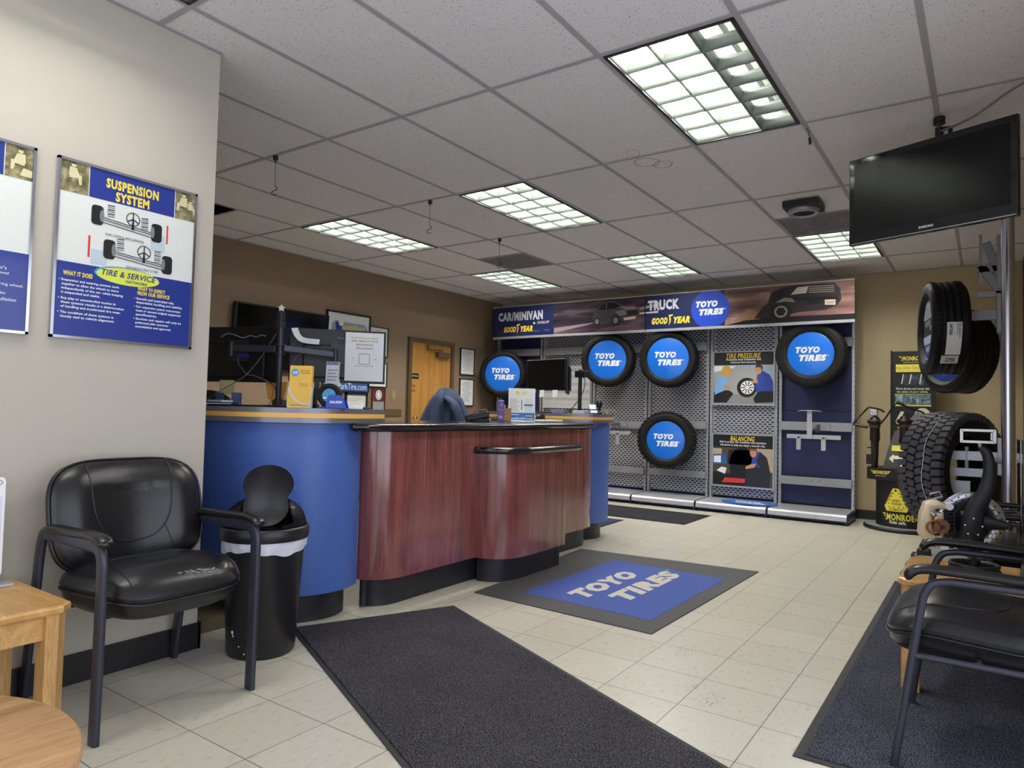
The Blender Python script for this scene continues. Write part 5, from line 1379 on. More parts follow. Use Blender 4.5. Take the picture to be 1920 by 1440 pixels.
b = MB(); b.box(-0.03, 0.03, 0.05, 0.1, 0.001, 0.003, 0, M).box(-0.02, 0.04, 0.01, 0.035, 0.001, 0.004, 0, M); b.build('cards', m_paper, t)
t = thing('desk_speaker', 'small black rounded desk speaker at the far counter end', 'speaker', (-2.845, 5.47, ZT))
b = MB(); b.lathe([(0, 0), (0.025, 0), (0.028, 0.01), (0.012, 0.02), (0.012, 0.05), (0.026, 0.07), (0.028, 0.10), (0.02, 0.125), (0, 0.13)], 20); b.build('body', m_black_plastic, t)

# ------------------------------------------------------------------ brown wall: door, papers, television
d = thing('door_1', '', '', (XL, 6.82, 0)); del d['label']; del d['category']; struct(d)
M = frame((0.004, 0, 0), (0, 1, 0), (0, 0, 1))
b = MB(); hw = 0.445; b.box(-hw, -hw + 0.055, 0, 2.0, -0.004, 0.03, 0, M).box(hw - 0.055, hw, 0, 2.0, -0.004, 0.03, 0, M).box(-hw + 0.055, hw - 0.055, 1.945, 2.0, -0.004, 0.03, 0, M); struct(b.build('door_frame', m_door_frame, d))
b = MB(); b.box(-hw + 0.055, hw - 0.055, 0.005, 1.945, -0.003, 0.006, 0, M); struct(b.build('door_panel', m_door, d))
b = MB(); b.bbox(0.08, 0.32, 1.775, 1.845, 0.006, 0.06, 0.006, 2, 0, M); b.box(-0.12, 0.2, 1.86, 1.875, 0.03, 0.045, 0, M).box(-0.12, -0.1, 1.86, 1.93, 0.03, 0.045, 0, M); b.build('door_closer', m_door_frame, d)
b = MB(); b.cyl(M @ Vector((-0.33, 0.97, 0.006)), M @ Vector((-0.33, 0.97, 0.05)), 0.012, n=12); b.lathe([(0, 0.03), (0.02, 0.026), (0.027, 0.012), (0.02, 0.0), (0.0, 0.0)], 20, 0, M @ Matrix.Translation((-0.33, 0.97, 0.045))); b.build('door_knob', m_chrome, d)
b = MB(); b.box(-0.39, -0.245, 1.47, 1.54, 0.007, 0.011, 0, M); b.build('restroom_sign', m_print_black, d)
b = MB(); b.text('RESTROOM', M, -0.318, 1.505, w=0.10, h=0.02, z=0.012, bold=0.01); b.build('sign_lettering', m_white_print, d)
b = MB(); b.text('STEP', M, -0.34, 1.375, w=0.085, h=0.036, z=0.008, bold=0.02); b.text('DOWN', M, -0.34, 1.315, w=0.085, h=0.036, z=0.008, bold=0.02); b.build('warning_lettering', mat('warning_red', '#7e2d23', 0.5), d)

def framed(name, label, cat, y0, y1, z0, z1, fw, fm, pm, group=None, x=XL):
    t = thing(name, label, cat, (x + 0.012, (y0 + y1) / 2, (z0 + z1) / 2), 0, group)
    M = frame((0, 0, 0), (0, 1, 0), (0, 0, 1)); w, h = (y1 - y0) / 2, (z1 - z0) / 2
    b = MB()
    for a in ((-w, w, -h, -h + fw), (-w, w, h - fw, h), (-w, -w + fw, -h, h), (w - fw, w, -h, h)): b.box(a[0], a[1], a[2], a[3], -0.012, 0.008, 0, M)
    b.build('frame', fm, t)
    b = MB(); b.box(-w + fw * 0.5, w - fw * 0.5, -h + fw * 0.5, h - fw * 0.5, -0.012, 0.0, 0, M); b.build('print', pm, t)
    return t, M, w - fw, h - fw
def lines(b, M, w, h, n, z=0.0006, seed=1, top=0.8):
    r = random.Random(seed)
    for k in range(n): y = h * top - k * (h * (top + 0.8)) / n; b.quad(M, -w * 0.7 if k % 4 else -w * 0.4, w * r.uniform(0.1, 0.75), y - h * 0.012, y + h * 0.012, z)
    return b
for (z0, z1, n, s, lb) in ((1.575, 1.95, 14, 2, 'black framed document right of the oak door, upper of the pair'), (1.14, 1.525, 16, 5, 'black framed document right of the oak door, lower of the pair')):
    t, M, w, h = framed('framed_document', lb, 'document', 7.42, 7.735, z0, z1, 0.012, m_print_black, m_paper, 'framed documents beside the door')
    lines(MB(), M, w, h, n, seed=s).build('lettering', m_print_grey, t)
t, M, w, h = framed('framed_logo', 'framed shop logo sign with blue and yellow lettering on the brown wall', 'sign', 5.05, 5.712, 1.79, 2.17, 0.022, m_print_black, m_paper)
b = MB(); b.poly(M, [(-0.17 + p[0] * 1.0, 0.0 + p[1]) for p in circle(0.085, 24)] , 0.0004); b.prism([(p[0] + 0.06, p[1] - 0.005) for p in rrect(0.45, 0.16, 0.075)], 0.0, 0.0006, 0, M); b.build('logo_backing', mat('logo_slate', '#8b9cc0', 0.5), t)
b = MB(); b.poly(M, [(-0.20, 0.07), (-0.12, 0.06), (-0.09, -0.02), (-0.12, -0.09), (-0.15, -0.06), (-0.21, -0.10), (-0.19, -0.02)], 0.001); b.build('logo_mark', m_poster_blue, t)
b = MB(); b.poly(M, circle(0.035, 16, -0.12, 0.06), 0.0014); b.build('logo_spot', m_white_print, t)
b = MB(); b.text('SouthPark', M, 0.07, 0.025, w=0.36, h=0.07, z=0.0012, bold=0.03); b.build('lettering', m_gold, t)
b = MB(); b.text('TIRE & AUTO CENTER', M, 0.08, -0.04, w=0.34, h=0.028, z=0.0012, bold=0.02); b.text("We're Better Here", M, 0.06, -0.13, w=0.25, h=0.022, z=0.0012); b.build('small_lettering', m_poster_blue, t)
for z0, z1, s, lb in ((1.70, 2.06, 3, 'narrow framed certificate on the brown wall, just right of the logo sign'), (1.33, 1.63, 4, 'narrow framed certificate below the one beside the logo sign')):
    t, M, w, h = framed('framed_certificate', lb, 'certificate', 5.70, 6.01, z0, z1, 0.012, m_print_black, m_paper, 'framed certificates by the logo sign')
    lines(MB(), M, w, h, 9, seed=s).build('lettering', m_print_grey, t)
t, M, w, h = framed('web_sign', 'blue strip sign with white web address below the monitors', 'sign', 5.02, 5.72, 1.265, 1.385, 0.006, m_print_black, mat('strip_blue', '#2f57a4', 0.4))
b = MB(); b.text('SouthParkTire.com', M, 0.0, 0.0, w=0.62, h=0.075, z=0.0008, bold=0.005); b.build('lettering', m_white_print, t)
t, M, w, h = framed('framed_certificate', 'wide pale certificate in a black frame under the blue strip sign', 'certificate', 5.36, 5.70, 0.99, 1.255, 0.025, m_print_black, mat('certificate_paper', '#d6dbd6', 0.6))
lines(MB(), M, w, h, 7, seed=8).build('lettering', m_print_grey, t)
t, M, w, h = framed('award_plaque', 'dark red award plaque with oval emblem left of the light switch', 'plaque', 5.775, 5.99, 1.03, 1.322, 0.01, mat('plaque_red', '#6a2f2a', 0.4), MATS['plaque_red'])
b = MB(); b.poly(M, circle(0.05, 28, 0, 0.065, 0.06), 0.001); b.build('oval', m_white_print, t)
b = MB(); b.quad(M, -0.09, 0.09, -0.135, -0.015, 0.001); b.build('plate', m_silver, t)
b = MB(); b.tube([M @ Vector((p[0], p[1] + 0.065, 0.0015)) for p in circle(0.03, 14, ry=0.045)], 0.004, 5, closed=True); lines(b, M, 0.08, 0.06, 4, 0.0014, 3, -0.4); b.build('engraving', m_print_grey, t)
t = thing('light_switch', 'beige light switch plate on the brown wall left of the door', 'switch', (XL + 0.004, 6.14, 1.245))
M = frame((0, 0, 0), (0, 1, 0), (0, 0, 1))
b = MB(); b.bbox(-0.036, 0.036, -0.058, 0.058, -0.004, 0.003, 0.002, 1, 0, M); b.build('plate', mat('switch_beige', '#9a8766', 0.5), t)
MB().bbox(-0.006, 0.006, -0.012, 0.012, 0.003, 0.014, 0.002, 1, 0, M).build('toggle', m_white_plastic, t)
tag(MB().bbox(0, 0.01, -0.17, 0.17, 0, 0.09, 0.002, 1).build('wall_plate', m_door_frame, None, (XL, 6.12, 0.985)), 'dark blank strip plate low on the brown wall left of the door', 'wall plate')
t = thing('wall_tv', 'black wall television behind the monitors, mounted on the brown wall', 'television', (XL + 0.05, 4.46, 1.76))
M = frame((0, 0, 0), (0, 1, 0), (0.07, 0, 1))
b = MB(); b.bbox(-0.575, 0.575, -0.33, 0.33, -0.035, 0.012, 0.006, 2, 0, M); b.bbox(-0.2, 0.2, -0.15, 0.15, -0.06, -0.03, 0.004, 1, 0, M); b.build('housing', m_black_plastic, t)
b = MB(); b.quad(M, -0.55, 0.55, -0.30, 0.312, 0.0125); b.build('screen', m_gloss_black, t)

# ------------------------------------------------------------------ silver tire rack along the back wall
def perforated(w, z0, z1):
    b = MB(); px = w / 13.0; nr = 78; pz = (z1 - z0) / nr; hw, hh = px * 0.33, pz * 0.27
    for r in range(nr):
        sh = px / 2 if r % 2 else 0.0
        z = z0 + r * pz
        n = 13 if not sh else 12
        if sh:
            for a, c in ((-w / 2, -w / 2 + sh), (w / 2 - sh, w / 2)): b.add([(a, 0, z), (c, 0, z), (c, 0, z + pz), (a, 0, z + pz)], [(0, 1, 2, 3)])
        for k in range(n):
            x = -w / 2 + sh + k * px
            X = [x, x + px / 2 - hw, x + px / 2 + hw, x + px]; cz = z + pz / 2; e = hh * 0.7
            inner = [(X[1] , cz - hh * 0.5), (X[1] + e, cz - hh), (X[2] - e, cz - hh), (X[2], cz - hh * 0.5), (X[2], cz + hh * 0.5), (X[2] - e, cz + hh), (X[1] + e, cz + hh), (X[1], cz + hh * 0.5)]
            outer = [(x, z), (X[1] + e, z), (X[2] - e, z), (x + px, z), (x + px, z + pz), (X[2] - e, z + pz), (X[1] + e, z + pz), (x, z + pz)]
            v = [(p[0], 0, p[1]) for p in outer] + [(p[0], 0, p[1]) for p in inner]
            b.add(v, [(i, (i + 1) % 8, 8 + (i + 1) % 8, 8 + i) for i in range(8)])
    return b
BW = 0.797; BX = [-1.17 - BW * k for k in range(7)]
perf_mesh = None
def rack_bay(k, kind, rails, label, arms=()):
    global perf_mesh
    x0, x1 = BX[k + 1], BX[k]; cx = (x0 + x1) / 2; hw = BW / 2
    t = thing('tire_rack_bay', label, 'rack', (cx, 8.2, 0), 0, 'bays of the silver tire rack')
    if kind == 'perf':
        if perf_mesh is None:
            o = perforated(BW - 0.085, 0.15, 2.14).build('perforated_panel', m_silver, t); perf_mesh = o.data
        else:
            o = bpy.data.objects.new('perforated_panel', perf_mesh); COL.objects.link(o); o.parent = t
        MB().box(-hw + 0.03, hw - 0.03, 0.04, 0.05, 0.1, 2.14).build('backing', m_navy, t)
    else:
        b = MB(); b.box(-hw + 0.045, hw - 0.045, 0.005, 0.02, 0.14, 1.165).box(-hw + 0.045, hw - 0.045, 0.005, 0.02, 1.17, 2.14); b.build('solid_panel', m_navy, t)
    for sx in (-1, 1):
        x = sx * (hw - 0.022); b = MB()
        b.box(x - 0.019, x + 0.019, -0.03, -0.027, 0.1, 2.2).box(x - 0.019, x - 0.015, -0.03, 0.03, 0.1, 2.2).box(x + 0.015, x + 0.019, -0.03, 0.03, 0.1, 2.2).box(x - 0.006, x + 0.006, -0.034, -0.03, 0.1, 2.2)
        up = b.build('upright', m_silver, t)
        b = MB()
        for q in range(40): z = 0.16 + q * 0.051; b.box(x - 0.0025 + sx * 0.011, x + 0.0025 + sx * 0.011, -0.0306, -0.03, z, z + 0.014)
        b.build('slots', m_void, up)
    pr = [(0.0, 0.118), (-0.455, 0.112), (-0.48, 0.105), (-0.495, 0.088), (-0.50, 0.045), (-0.492, 0.04), (-0.485, 0.044), (-0.482, 0.085), (-0.47, 0.098), (0.0, 0.104)]
    M = frame((0, 0, 0), (0, 1, 0), (0, 0, 1))
    b = MB(); b.prism(pr, -hw + 0.012, hw - 0.012, 0, M); b.build('base_deck', m_silver, t)
    b = MB(); b.box(-hw, hw, -0.46, 0.0, 0.02, 0.095).box(-hw + 0.002, -hw + 0.010, -0.495, 0.0, 0.02, 0.10).box(hw - 0.010, hw - 0.002, -0.495, 0.0, 0.02, 0.10).box(-hw + 0.02, -hw + 0.05, -0.44, -0.41, 0, 0.02).box(hw - 0.05, hw - 0.02, -0.44, -0.41, 0, 0.02).box(-hw, hw, -0.02, 0, 0, 0.02); b.build('base_frame', m_hdr_navy, t)
    for z0, z1 in rails:
        b = MB(); b.box(-hw + 0.03, hw - 0.03, -0.062, -0.038, z0, z1).box(-hw + 0.02, -hw + 0.05, -0.04, -0.03, z0, z1).box(hw - 0.05, hw - 0.02, -0.04, -0.03, z0, z1); r_ = b.build('rail', m_grey_metal, t)
        b = MB()
        for x in (-0.03, 0.05): b.cyl((x, -0.0625, (z0 + z1) / 2 + 0.01), (x, -0.0615, (z0 + z1) / 2 + 0.01), 0.005, n=8)
        b.build('holes', m_void, r_)
    for ax, az, ay in arms:
        b = MB(); b.box(ax - 0.02, ax + 0.02, ay, -0.05, az - 0.025, az + 0.025).box(ax - 0.06, ax + 0.06, ay - 0.004, ay + 0.01, az - 0.06, az + 0.06); b.build('tire_arm', m_grey_metal, t)
    return t
RU, RM, RL = (1.875, 1.975), (0.925, 1.015), (0.33, 0.415)
def axm(k, x): return x - (BX[k] + BX[k + 1]) / 2
rack_bay(0, 'solid', (RU, (0.95, 1.045), (0.345, 0.435)), 'rightmost bay of the tire rack, plain dark blue with an empty bracket', [(axm(0, -1.58), 1.80, -0.12)])
rack_bay(1, 'perf', (), 'tire rack bay holding the two photo posters')
rack_bay(2, 'perf', (RU, RM, RL), 'tire rack bay with one tire hung above another', [(axm(2, -3.213), 1.80, -0.12), (axm(2, -3.225), 0.80, -0.12)])
rack_bay(3, 'perf', (RU, (0.90, 1.0), (0.325, 0.41)), 'tire rack bay beside the far counter end, with a half hidden empty bracket', [(axm(3, -4.035), 1.80, -0.12)])
rack_bay(4, 'perf', (RU,), 'tire rack bay with the pale comparison chart')
rack_bay(5, 'solid', (RU,), 'dark blue tire rack bay in the corner by the brown wall', [(axm(5, -5.66), 1.62, -0.12)])

def empty_bracket(x, label, dx=0.0):
    t = thing('tire_bracket', label, 'bracket', (x, 8.138, 0), 0, 'empty tire brackets on the rack')
    b = MB(); b.box(-0.03, 0.16, -0.012, 0.0, 0.955, 1.035); b.build('clamp_plate', m_grey_metal, t)
    b = MB(); b.box(0.02, 0.06, -0.20, -0.01, 0.975, 1.02); b.add([(0.02, -0.2, 0.975), (0.06, -0.2, 0.975), (0.06, -0.01, 0.93), (0.02, -0.01, 0.93), (0.02, -0.2, 1.0), (0.06, -0.2, 1.0), (0.06, -0.01, 1.0), (0.02, -0.01, 1.0)], [(0, 1, 2, 3), (0, 1, 5, 4), (0, 4, 7, 3), (1, 2, 6, 5)]); b.build('arm', m_grey_metal, t)
    b = MB(); b.box(-0.03, 0.02, -0.235, -0.215, 0.865, 1.165).box(-0.012, -0.002, -0.238, -0.235, 0.87, 1.16); b.box(-0.03, 0.03, -0.22, -0.19, 0.975, 1.02); b.build('post', m_silver, t)
    pts = [(-0.125, 1.158), (-0.10, 1.170), (0, 1.176), (0.09, 1.170), (0.115, 1.158), (0.09, 1.164), (0, 1.168), (-0.10, 1.164)]
    b = MB(); b.prism(pts, 0.20, 0.26, 0, frame((0, 0, 0), (1, 0, 0), (0, 0, 1))); b.build('cradle', m_silver, t)
    b = MB(); b.box(-0.24, 0.30, -0.215, -0.205, 0.865, 0.91); b.build('crossbar', m_silver, t)
    for xx in (-0.115, 0.135):
        b = MB(); b.box(xx - 0.022, xx + 0.022, -0.235, -0.215, 0.745, 0.905); f_ = b.build('finger', m_silver, t)
        b = MB(); b.box(xx - 0.012, xx + 0.012, -0.24, -0.235, 0.87, 0.885).cyl((xx, -0.235, 0.88), (xx, -0.25, 0.88), 0.006, n=8); b.build('clip', m_black_plastic, f_)
    return t
eb = empty_bracket(-1.575, 'empty silver T bracket on the rightmost dark blue rack bay')
o = dup(eb, loc=(-3.985, 8.138, -0.045), label='empty silver T bracket half hidden behind the far counter end')
t = thing('comparison_chart', 'pale grey comparison chart board hung on the perforated rack panel', 'chart', (-4.76, 8.155, 1.39))
M = frame((0, 0, 0), (1, 0, 0), (0, 0, 1))
b = MB(); b.bbox(-0.375, 0.375, -0.25, 0.33, -0.012, 0.0, 0.003, 1, 0, M); b.build('board', mat('chart_grey', '#c3c5c8', 0.5), t)
b = MB()
for k in range(4): b.quad(M, -0.36, 0.36, 0.16 - k * 0.10, 0.20 - k * 0.10, 0.0006)
b.build('bands', mat('chart_band', '#aaadb2', 0.5), t)
b = MB(); b.text('TIRE COMPARISON', M, 0.02, 0.275, w=0.6, h=0.05, z=0.0006, bold=0.02)
for k in range(6): b.text('ooo', M, -0.28 + k * 0.11, -0.19, w=0.04, h=0.012, z=0.0006); b.text('••', M, -0.28 + k * 0.11, -0.21, w=0.02, h=0.008, z=0.0006)
b.build('lettering', m_print_grey, t)

# ------------------------------------------------------------------ header signs over the rack
def logo(b, M, cx, cy, w, z=0.001):
    h = w * 0.25
    b.text('TOYO', M, cx - w * 0.10, cy + h * 0.62, w=w * 0.86, h=h, z=z, bold=0.075, shear=0.25)
    b.text('TIRES', M, cx + w * 0.08, cy - h * 0.62, w=w * 0.98, h=h, z=z, bold=0.075, shear=0.25)
    b.text('®', M, cx + w * 0.62, cy - h * 0.25, h=h * 0.25, z=z)
def goodyear(b, M, cx, cy, w, z=0.001):
    h = w * 0.17
    b.text('GOOD', M, cx - w * 0.28, cy, w=w * 0.43, h=h, z=z, bold=0.06, shear=0.3); b.text('YEAR', M, cx + w * 0.30, cy, w=w * 0.42, h=h, z=z, bold=0.06, shear=0.3)
    foot = [(-0.05, 0.17), (0.10, 0.19), (0.08, 0.14), (0.0, 0.12), (0.03, 0.04), (0.01, -0.06), (-0.06, -0.17), (-0.02, -0.02), (-0.03, 0.08)]
    b.poly(M, [(cx + p[0] * w * 0.8, cy + p[1] * w * 0.8) for p in foot], z)
def header(label, x0, x1):
    t = thing('header_sign', label, 'sign', (x0, 7.85, 2.13)); w = x1 - x0; h = 0.41
    M = frame((0, 0, 0), (1, 0, 0), (0, -0.05, 1))
    b = MB(); b.box(0.004, w - 0.004, 0.0, h, -0.012, -0.001, 0, M); b.build('board', m_hdr_navy, t)
    b = MB(); b.bbox(0, w, -0.035, -0.002, -0.02, 0.006, 0.004, 1, 0, M).bbox(0, w, h, h + 0.012, -0.016, 0.004, 0.003, 1, 0, M); b.build('edge_rail', m_silver, t)
    for xx in (0.003, w - 0.003): MB().box(xx - 0.003, xx + 0.003, -0.03, h + 0.01, -0.035, 0.004, 0, M).build('side_cap', m_black_plastic, t)
    for xx in (0.25, w - 0.25): MB().box(xx - 0.015, xx + 0.015, 0.02, 0.05, -0.36, -0.012, 0, M).build('support_arm', m_black_plastic, t)
    return t, M, w, h
tc_, M, w, h = header('dark blue header sign for cars and minivans over the rack, by the brown wall', -5.80, -3.472)
b = MB(); b.quad(M, 1.01, w - 0.004, 0.0, h, 0.0, 0)
cxm = 1.36
carp = [m_night, mat('car_body', '#4b4552', 0.3), mat('car_light', '#8a8088', 0.3), mat('car_dark', '#1c181f', 0.3), mat('car_glow', '#d9c7b6', 0.4), mat('car_glass', '#2a2733', 0.2)]
X = lambda a, c: (1.60 + a * 0.62, 0.06 + c * 0.34)
b.poly(M, [X(*p) for p in ((0.0, 0.30), (0.02, 0.52), (0.10, 0.66), (0.20, 0.88), (0.36, 0.95), (0.52, 0.92), (0.66, 0.78), (0.92, 0.74), (1.05, 0.62), (1.06, 0.42), (0.98, 0.28), (0.70, 0.20), (0.42, 0.12), (0.10, 0.10))], 0.0008, 1)
b.poly(M, [X(*p) for p in ((0.13, 0.66), (0.21, 0.84), (0.30, 0.89), (0.31, 0.64))], 0.0012, 5)
b.poly(M, [X(*p) for p in ((0.33, 0.64), (0.34, 0.90), (0.50, 0.88), (0.62, 0.76), (0.55, 0.68))], 0.0012, 5)
b.poly(M, [X(*p) for p in ((0.60, 0.72), (0.92, 0.70), (1.03, 0.60), (0.78, 0.58))], 0.0012, 2)
b.poly(M, [X(*p) for p in ((0.78, 0.54), (1.02, 0.55), (1.03, 0.40), (0.80, 0.38))], 0.0012, 3)
b.poly(M, [X(*p) for p in ((0.50, 0.55), (0.74, 0.60), (0.78, 0.42), (0.62, 0.38))], 0.0011, 2)
b.poly(M, [X(*p) for p in ((0.70, 0.30), (0.98, 0.33), (0.96, 0.24), (0.72, 0.20))], 0.0012, 4)
for cx_, cy_, r_ in ((0.10, 0.22, 0.13), (0.53, 0.22, 0.15)):
    b.poly(M, [X(cx_ + 0.62 * p[0], cy_ + p[1] * 1.25) for p in circle(r_, 24)], 0.0014, 3); b.poly(M, [X(cx_ + 0.62 * p[0], cy_ + p[1] * 1.25) for p in circle(r_ * 0.62, 20)], 0.0016, 2)
b.poly(M, [X(1.04, 0.62), X(1.5, 0.78), X(1.5, 0.64), X(1.05, 0.54)], 0.0006, 2)
b.poly(M, [X(1.05, 0.44), X(1.45, 0.47), X(1.45, 0.40), X(1.05, 0.40)], 0.0006, 4)
b.poly(M, [(1.02, 0.02), (1.55, 0.10), (1.65, 0.13), (1.02, 0.08)], 0.0005, 2)
b.build('picture', carp, tc_)
b = MB(); b.text('CAR/MINIVAN', M, 0.47, 0.275, w=0.74, h=0.125, z=0.001, bold=0.055); b.build('title_lettering', m_hdr_text, tc_)
b = MB(); goodyear(b, M, 0.43, 0.095, 0.48); b.build('gold_lettering', m_gold, tc_)
b = MB(); b.text('DUNLOP', M, 0.845, 0.17, w=0.19, h=0.035, z=0.001, bold=0.02, shear=0.3); b.poly(M, circle(0.016, 16, 0.70, 0.165), 0.001); b.build('small_lettering', mat('hdr_cream', '#d8cfa0', 0.5), tc_)
b = MB(); b.text('KELLY', M, 0.74, 0.06, w=0.11, h=0.03, z=0.001, shear=0.2); b.text('TIRES', M, 0.90, 0.06, w=0.10, h=0.026, z=0.001, shear=0.2); b.build('faint_lettering', mat('hdr_faint', '#4a6fa8', 0.5), tc_)
tt_, M, w, h = header('dark blue truck header sign over the rack, beside the tan wall', -3.468, -1.13)
b = MB(); X0 = 0.98; b.quad(M, X0, w - 0.004, 0.0, h, 0.0, 0)
trp = [m_dusk, mat('truck_body', '#2b2326', 0.3), mat('truck_chrome', '#8f8a86', 0.25), mat('truck_dark', '#141114', 0.3), mat('truck_glint', '#cfc3b6', 0.3), mat('rock', '#8a6c50', 0.5), m_print_black]
X = lambda a, c: (X0 + 0.10 + a * 1.15, 0.02 + c * 0.385)
b.poly(M, [X(-0.08, -0.05), X(0.2, 0.12), X(1.1, 0.10), X(1.1, -0.05)], 0.0004, 3)
b.poly(M, [X(*p) for p in ((0.0, 0.05), (0.06, 0.20), (0.14, 0.38), (0.22, 0.34), (0.26, 0.08))], 0.0006, 5)
b.poly(M, [X(*p) for p in ((0.20, 0.10), (0.26, 0.34), (0.33, 0.52), (0.36, 0.82), (0.46, 0.94), (0.60, 0.98), (0.92, 0.97), (0.97, 0.80), (0.98, 0.50), (0.94, 0.34), (0.84, 0.24), (0.62, 0.22), (0.44, 0.12))], 0.0008, 1)
b.poly(M, [X(*p) for p in ((0.37, 0.58), (0.39, 0.82), (0.47, 0.90), (0.50, 0.62))], 0.0012, 3)
b.poly(M, [X(*p) for p in ((0.54, 0.72), (0.60, 0.92), (0.70, 0.93), (0.68, 0.74))], 0.0012, 4)
for k in range(4): b.poly(M, [X(0.70, 0.74 + 0.055 * k), X(0.92, 0.72 + 0.055 * k), X(0.92, 0.745 + 0.055 * k), X(0.70, 0.765 + 0.055 * k)], 0.0012, 2)
b.poly(M, [X(*p) for p in ((0.55, 0.64), (0.95, 0.60), (0.95, 0.50), (0.56, 0.54))], 0.0012, 3)
b.poly(M, [X(*p) for p in ((0.68, 0.55), (0.80, 0.54), (0.80, 0.42), (0.68, 0.44))], 0.0013, 3)
b.poly(M, [X(*p) for p in ((0.84, 0.52), (0.93, 0.51), (0.93, 0.36), (0.84, 0.38))], 0.0014, 4)
b.poly(M, [X(*p) for p in ((0.40, 0.52), (0.48, 0.66), (0.56, 0.62), (0.58, 0.50), (0.50, 0.54))], 0.0012, 2)
b.poly(M, [X(0.45 + p[0] * 0.36, 0.26 + p[1]) for p in circle(0.27, 28)], 0.0015, 3); b.poly(M, [X(0.45 + p[0] * 0.36, 0.26 + p[1]) for p in circle(0.17, 24)], 0.0017, 2); b.poly(M, [X(0.45 + p[0] * 0.36, 0.26 + p[1]) for p in circle(0.13, 6)], 0.0019, 3)
b.build('picture', trp, tt_)
b = MB(); b.text('CRUSADE', M, X(0.885, 0.44)[0], X(0.885, 0.445)[1], w=0.085, h=0.03, z=0.0022); b.build('plate_lettering', m_print_black, tt_)
b = MB()
cc = [p for p in circle(0.225, 48, 0.81, 0.20)]
cc = [(p[0], min(max(p[1], 0.0), h)) for p in cc]
b.poly(M, cc, 0.0022); b.build('blue_roundel', m_hdr_blue, tt_)
b = MB(); logo(b, M, 0.80, 0.215, 0.30, 0.003); b.build('roundel_lettering', m_white_print, tt_)
b = MB(); b.text('TRUCK', M, 0.235, 0.29, w=0.40, h=0.125, z=0.001, bold=0.055); b.build('title_lettering', m_hdr_text, tt_)
b = MB(); goodyear(b, M, 0.32, 0.095, 0.48); b.build('gold_lettering', m_gold, tt_)

# ------------------------------------------------------------------ photo posters on the rack
def photo_poster(name, label, z0, z1):
    t = thing(name, label, 'poster', (-2.362, 8.155, z0)); w, h = 0.345, z1 - z0
    M = frame((0, 0, 0), (1, 0, 0), (0, 0, 1))
    b = MB()
    for a in ((-w - 0.014, w + 0.014, -0.02, 0), (-w - 0.014, w + 0.014, h, h + 0.012), (-w - 0.014, -w, 0, h), (w, w + 0.014, 0, h)): b.box(a[0], a[1], a[2], a[3], -0.02, 0.006, 0, M)
    b.build('frame', m_silver, t)
    return t, M, w, h
t, M, w, h = photo_poster('tire_pressure_poster', 'tire pressure poster showing two people crouched at a silver car wheel', 1.235, 1.845)
PP = [m_print_black, mat('poster_sky', '#9fb4c8', 0.4), mat('poster_silver', '#a5a7aa', 0.35), m_print_black, mat('poster_hair', '#c9a24e', 0.5), m_skin, mat('shirt_pale', '#7fb0e6', 0.5), mat('shirt_blue', '#2e459e', 0.5), mat('road_grey', '#8a8a90', 0.6), m_white_print, mat('brown_hair', '#3d2b22', 0.6)]
b = MB()
b.box(-w, w, 0, h, -0.01, -0.002, 0, M)
b.quad(M, -w, w, 0, h * 0.75, 0.0, 1); b.quad(M, -w, w, 0, h * 0.20, 0.0005, 8)
b.poly(M, [(-w, h * 0.18), (-w, h * 0.60), (-0.1, h * 0.72), (0.14, h * 0.70), (w, h * 0.52), (w, h * 0.18)], 0.0006, 2)
b.poly(M, [(-w, h * 0.62), (-w, h * 0.74), (-0.08, h * 0.74), (-0.12, h * 0.69)], 0.0008, 9)
b.poly(M, circle(0.115, 32, 0.045, h * 0.315), 0.0010, 3); b.poly(M, circle(0.078, 32, 0.05, h * 0.315), 0.0012, 9)
for k in range(10):
    a = 2 * PI * k / 10; d = Vector((cos(a), sin(a))); n = Vector((-d.y, d.x)) * 0.007; c = Vector((0.05, h * 0.315)); p0, p1 = c + d * 0.02, c + d * 0.07
    b.poly(M, [tuple(p0 - n * 0.5), tuple(p1 - n), tuple(p1 + n), tuple(p0 + n * 0.5)], 0.0014, 3)
# woman
b.poly(M, [(-w, h * 0.02), (-w, h * 0.22), (-0.25, h * 0.27), (-0.16, h * 0.26), (-0.11, h * 0.20), (-0.19, h * 0.02)], 0.0016, 3)
b.poly(M, [(-w + 0.01, h * 0.17), (-w + 0.03, h * 0.44), (-0.26, h * 0.56), (-0.19, h * 0.54), (-0.17, h * 0.40), (-0.20, h * 0.27), (-0.30, h * 0.20)], 0.0018, 6)
b.poly(M, [(-0.22, h * 0.36), (-0.18, h * 0.36), (-0.12, h * 0.31), (-0.15, h * 0.28), (-0.24, h * 0.30)], 0.0020, 5)
b.poly(M, [(-0.27, h * 0.55), (-0.24, h * 0.72), (-0.20, h * 0.75), (-0.16, h * 0.73), (-0.145, h * 0.60), (-0.17, h * 0.52)], 0.0022, 4)
b.poly(M, circle(0.03, 16, -0.165, h * 0.645, 0.042), 0.0021, 5)
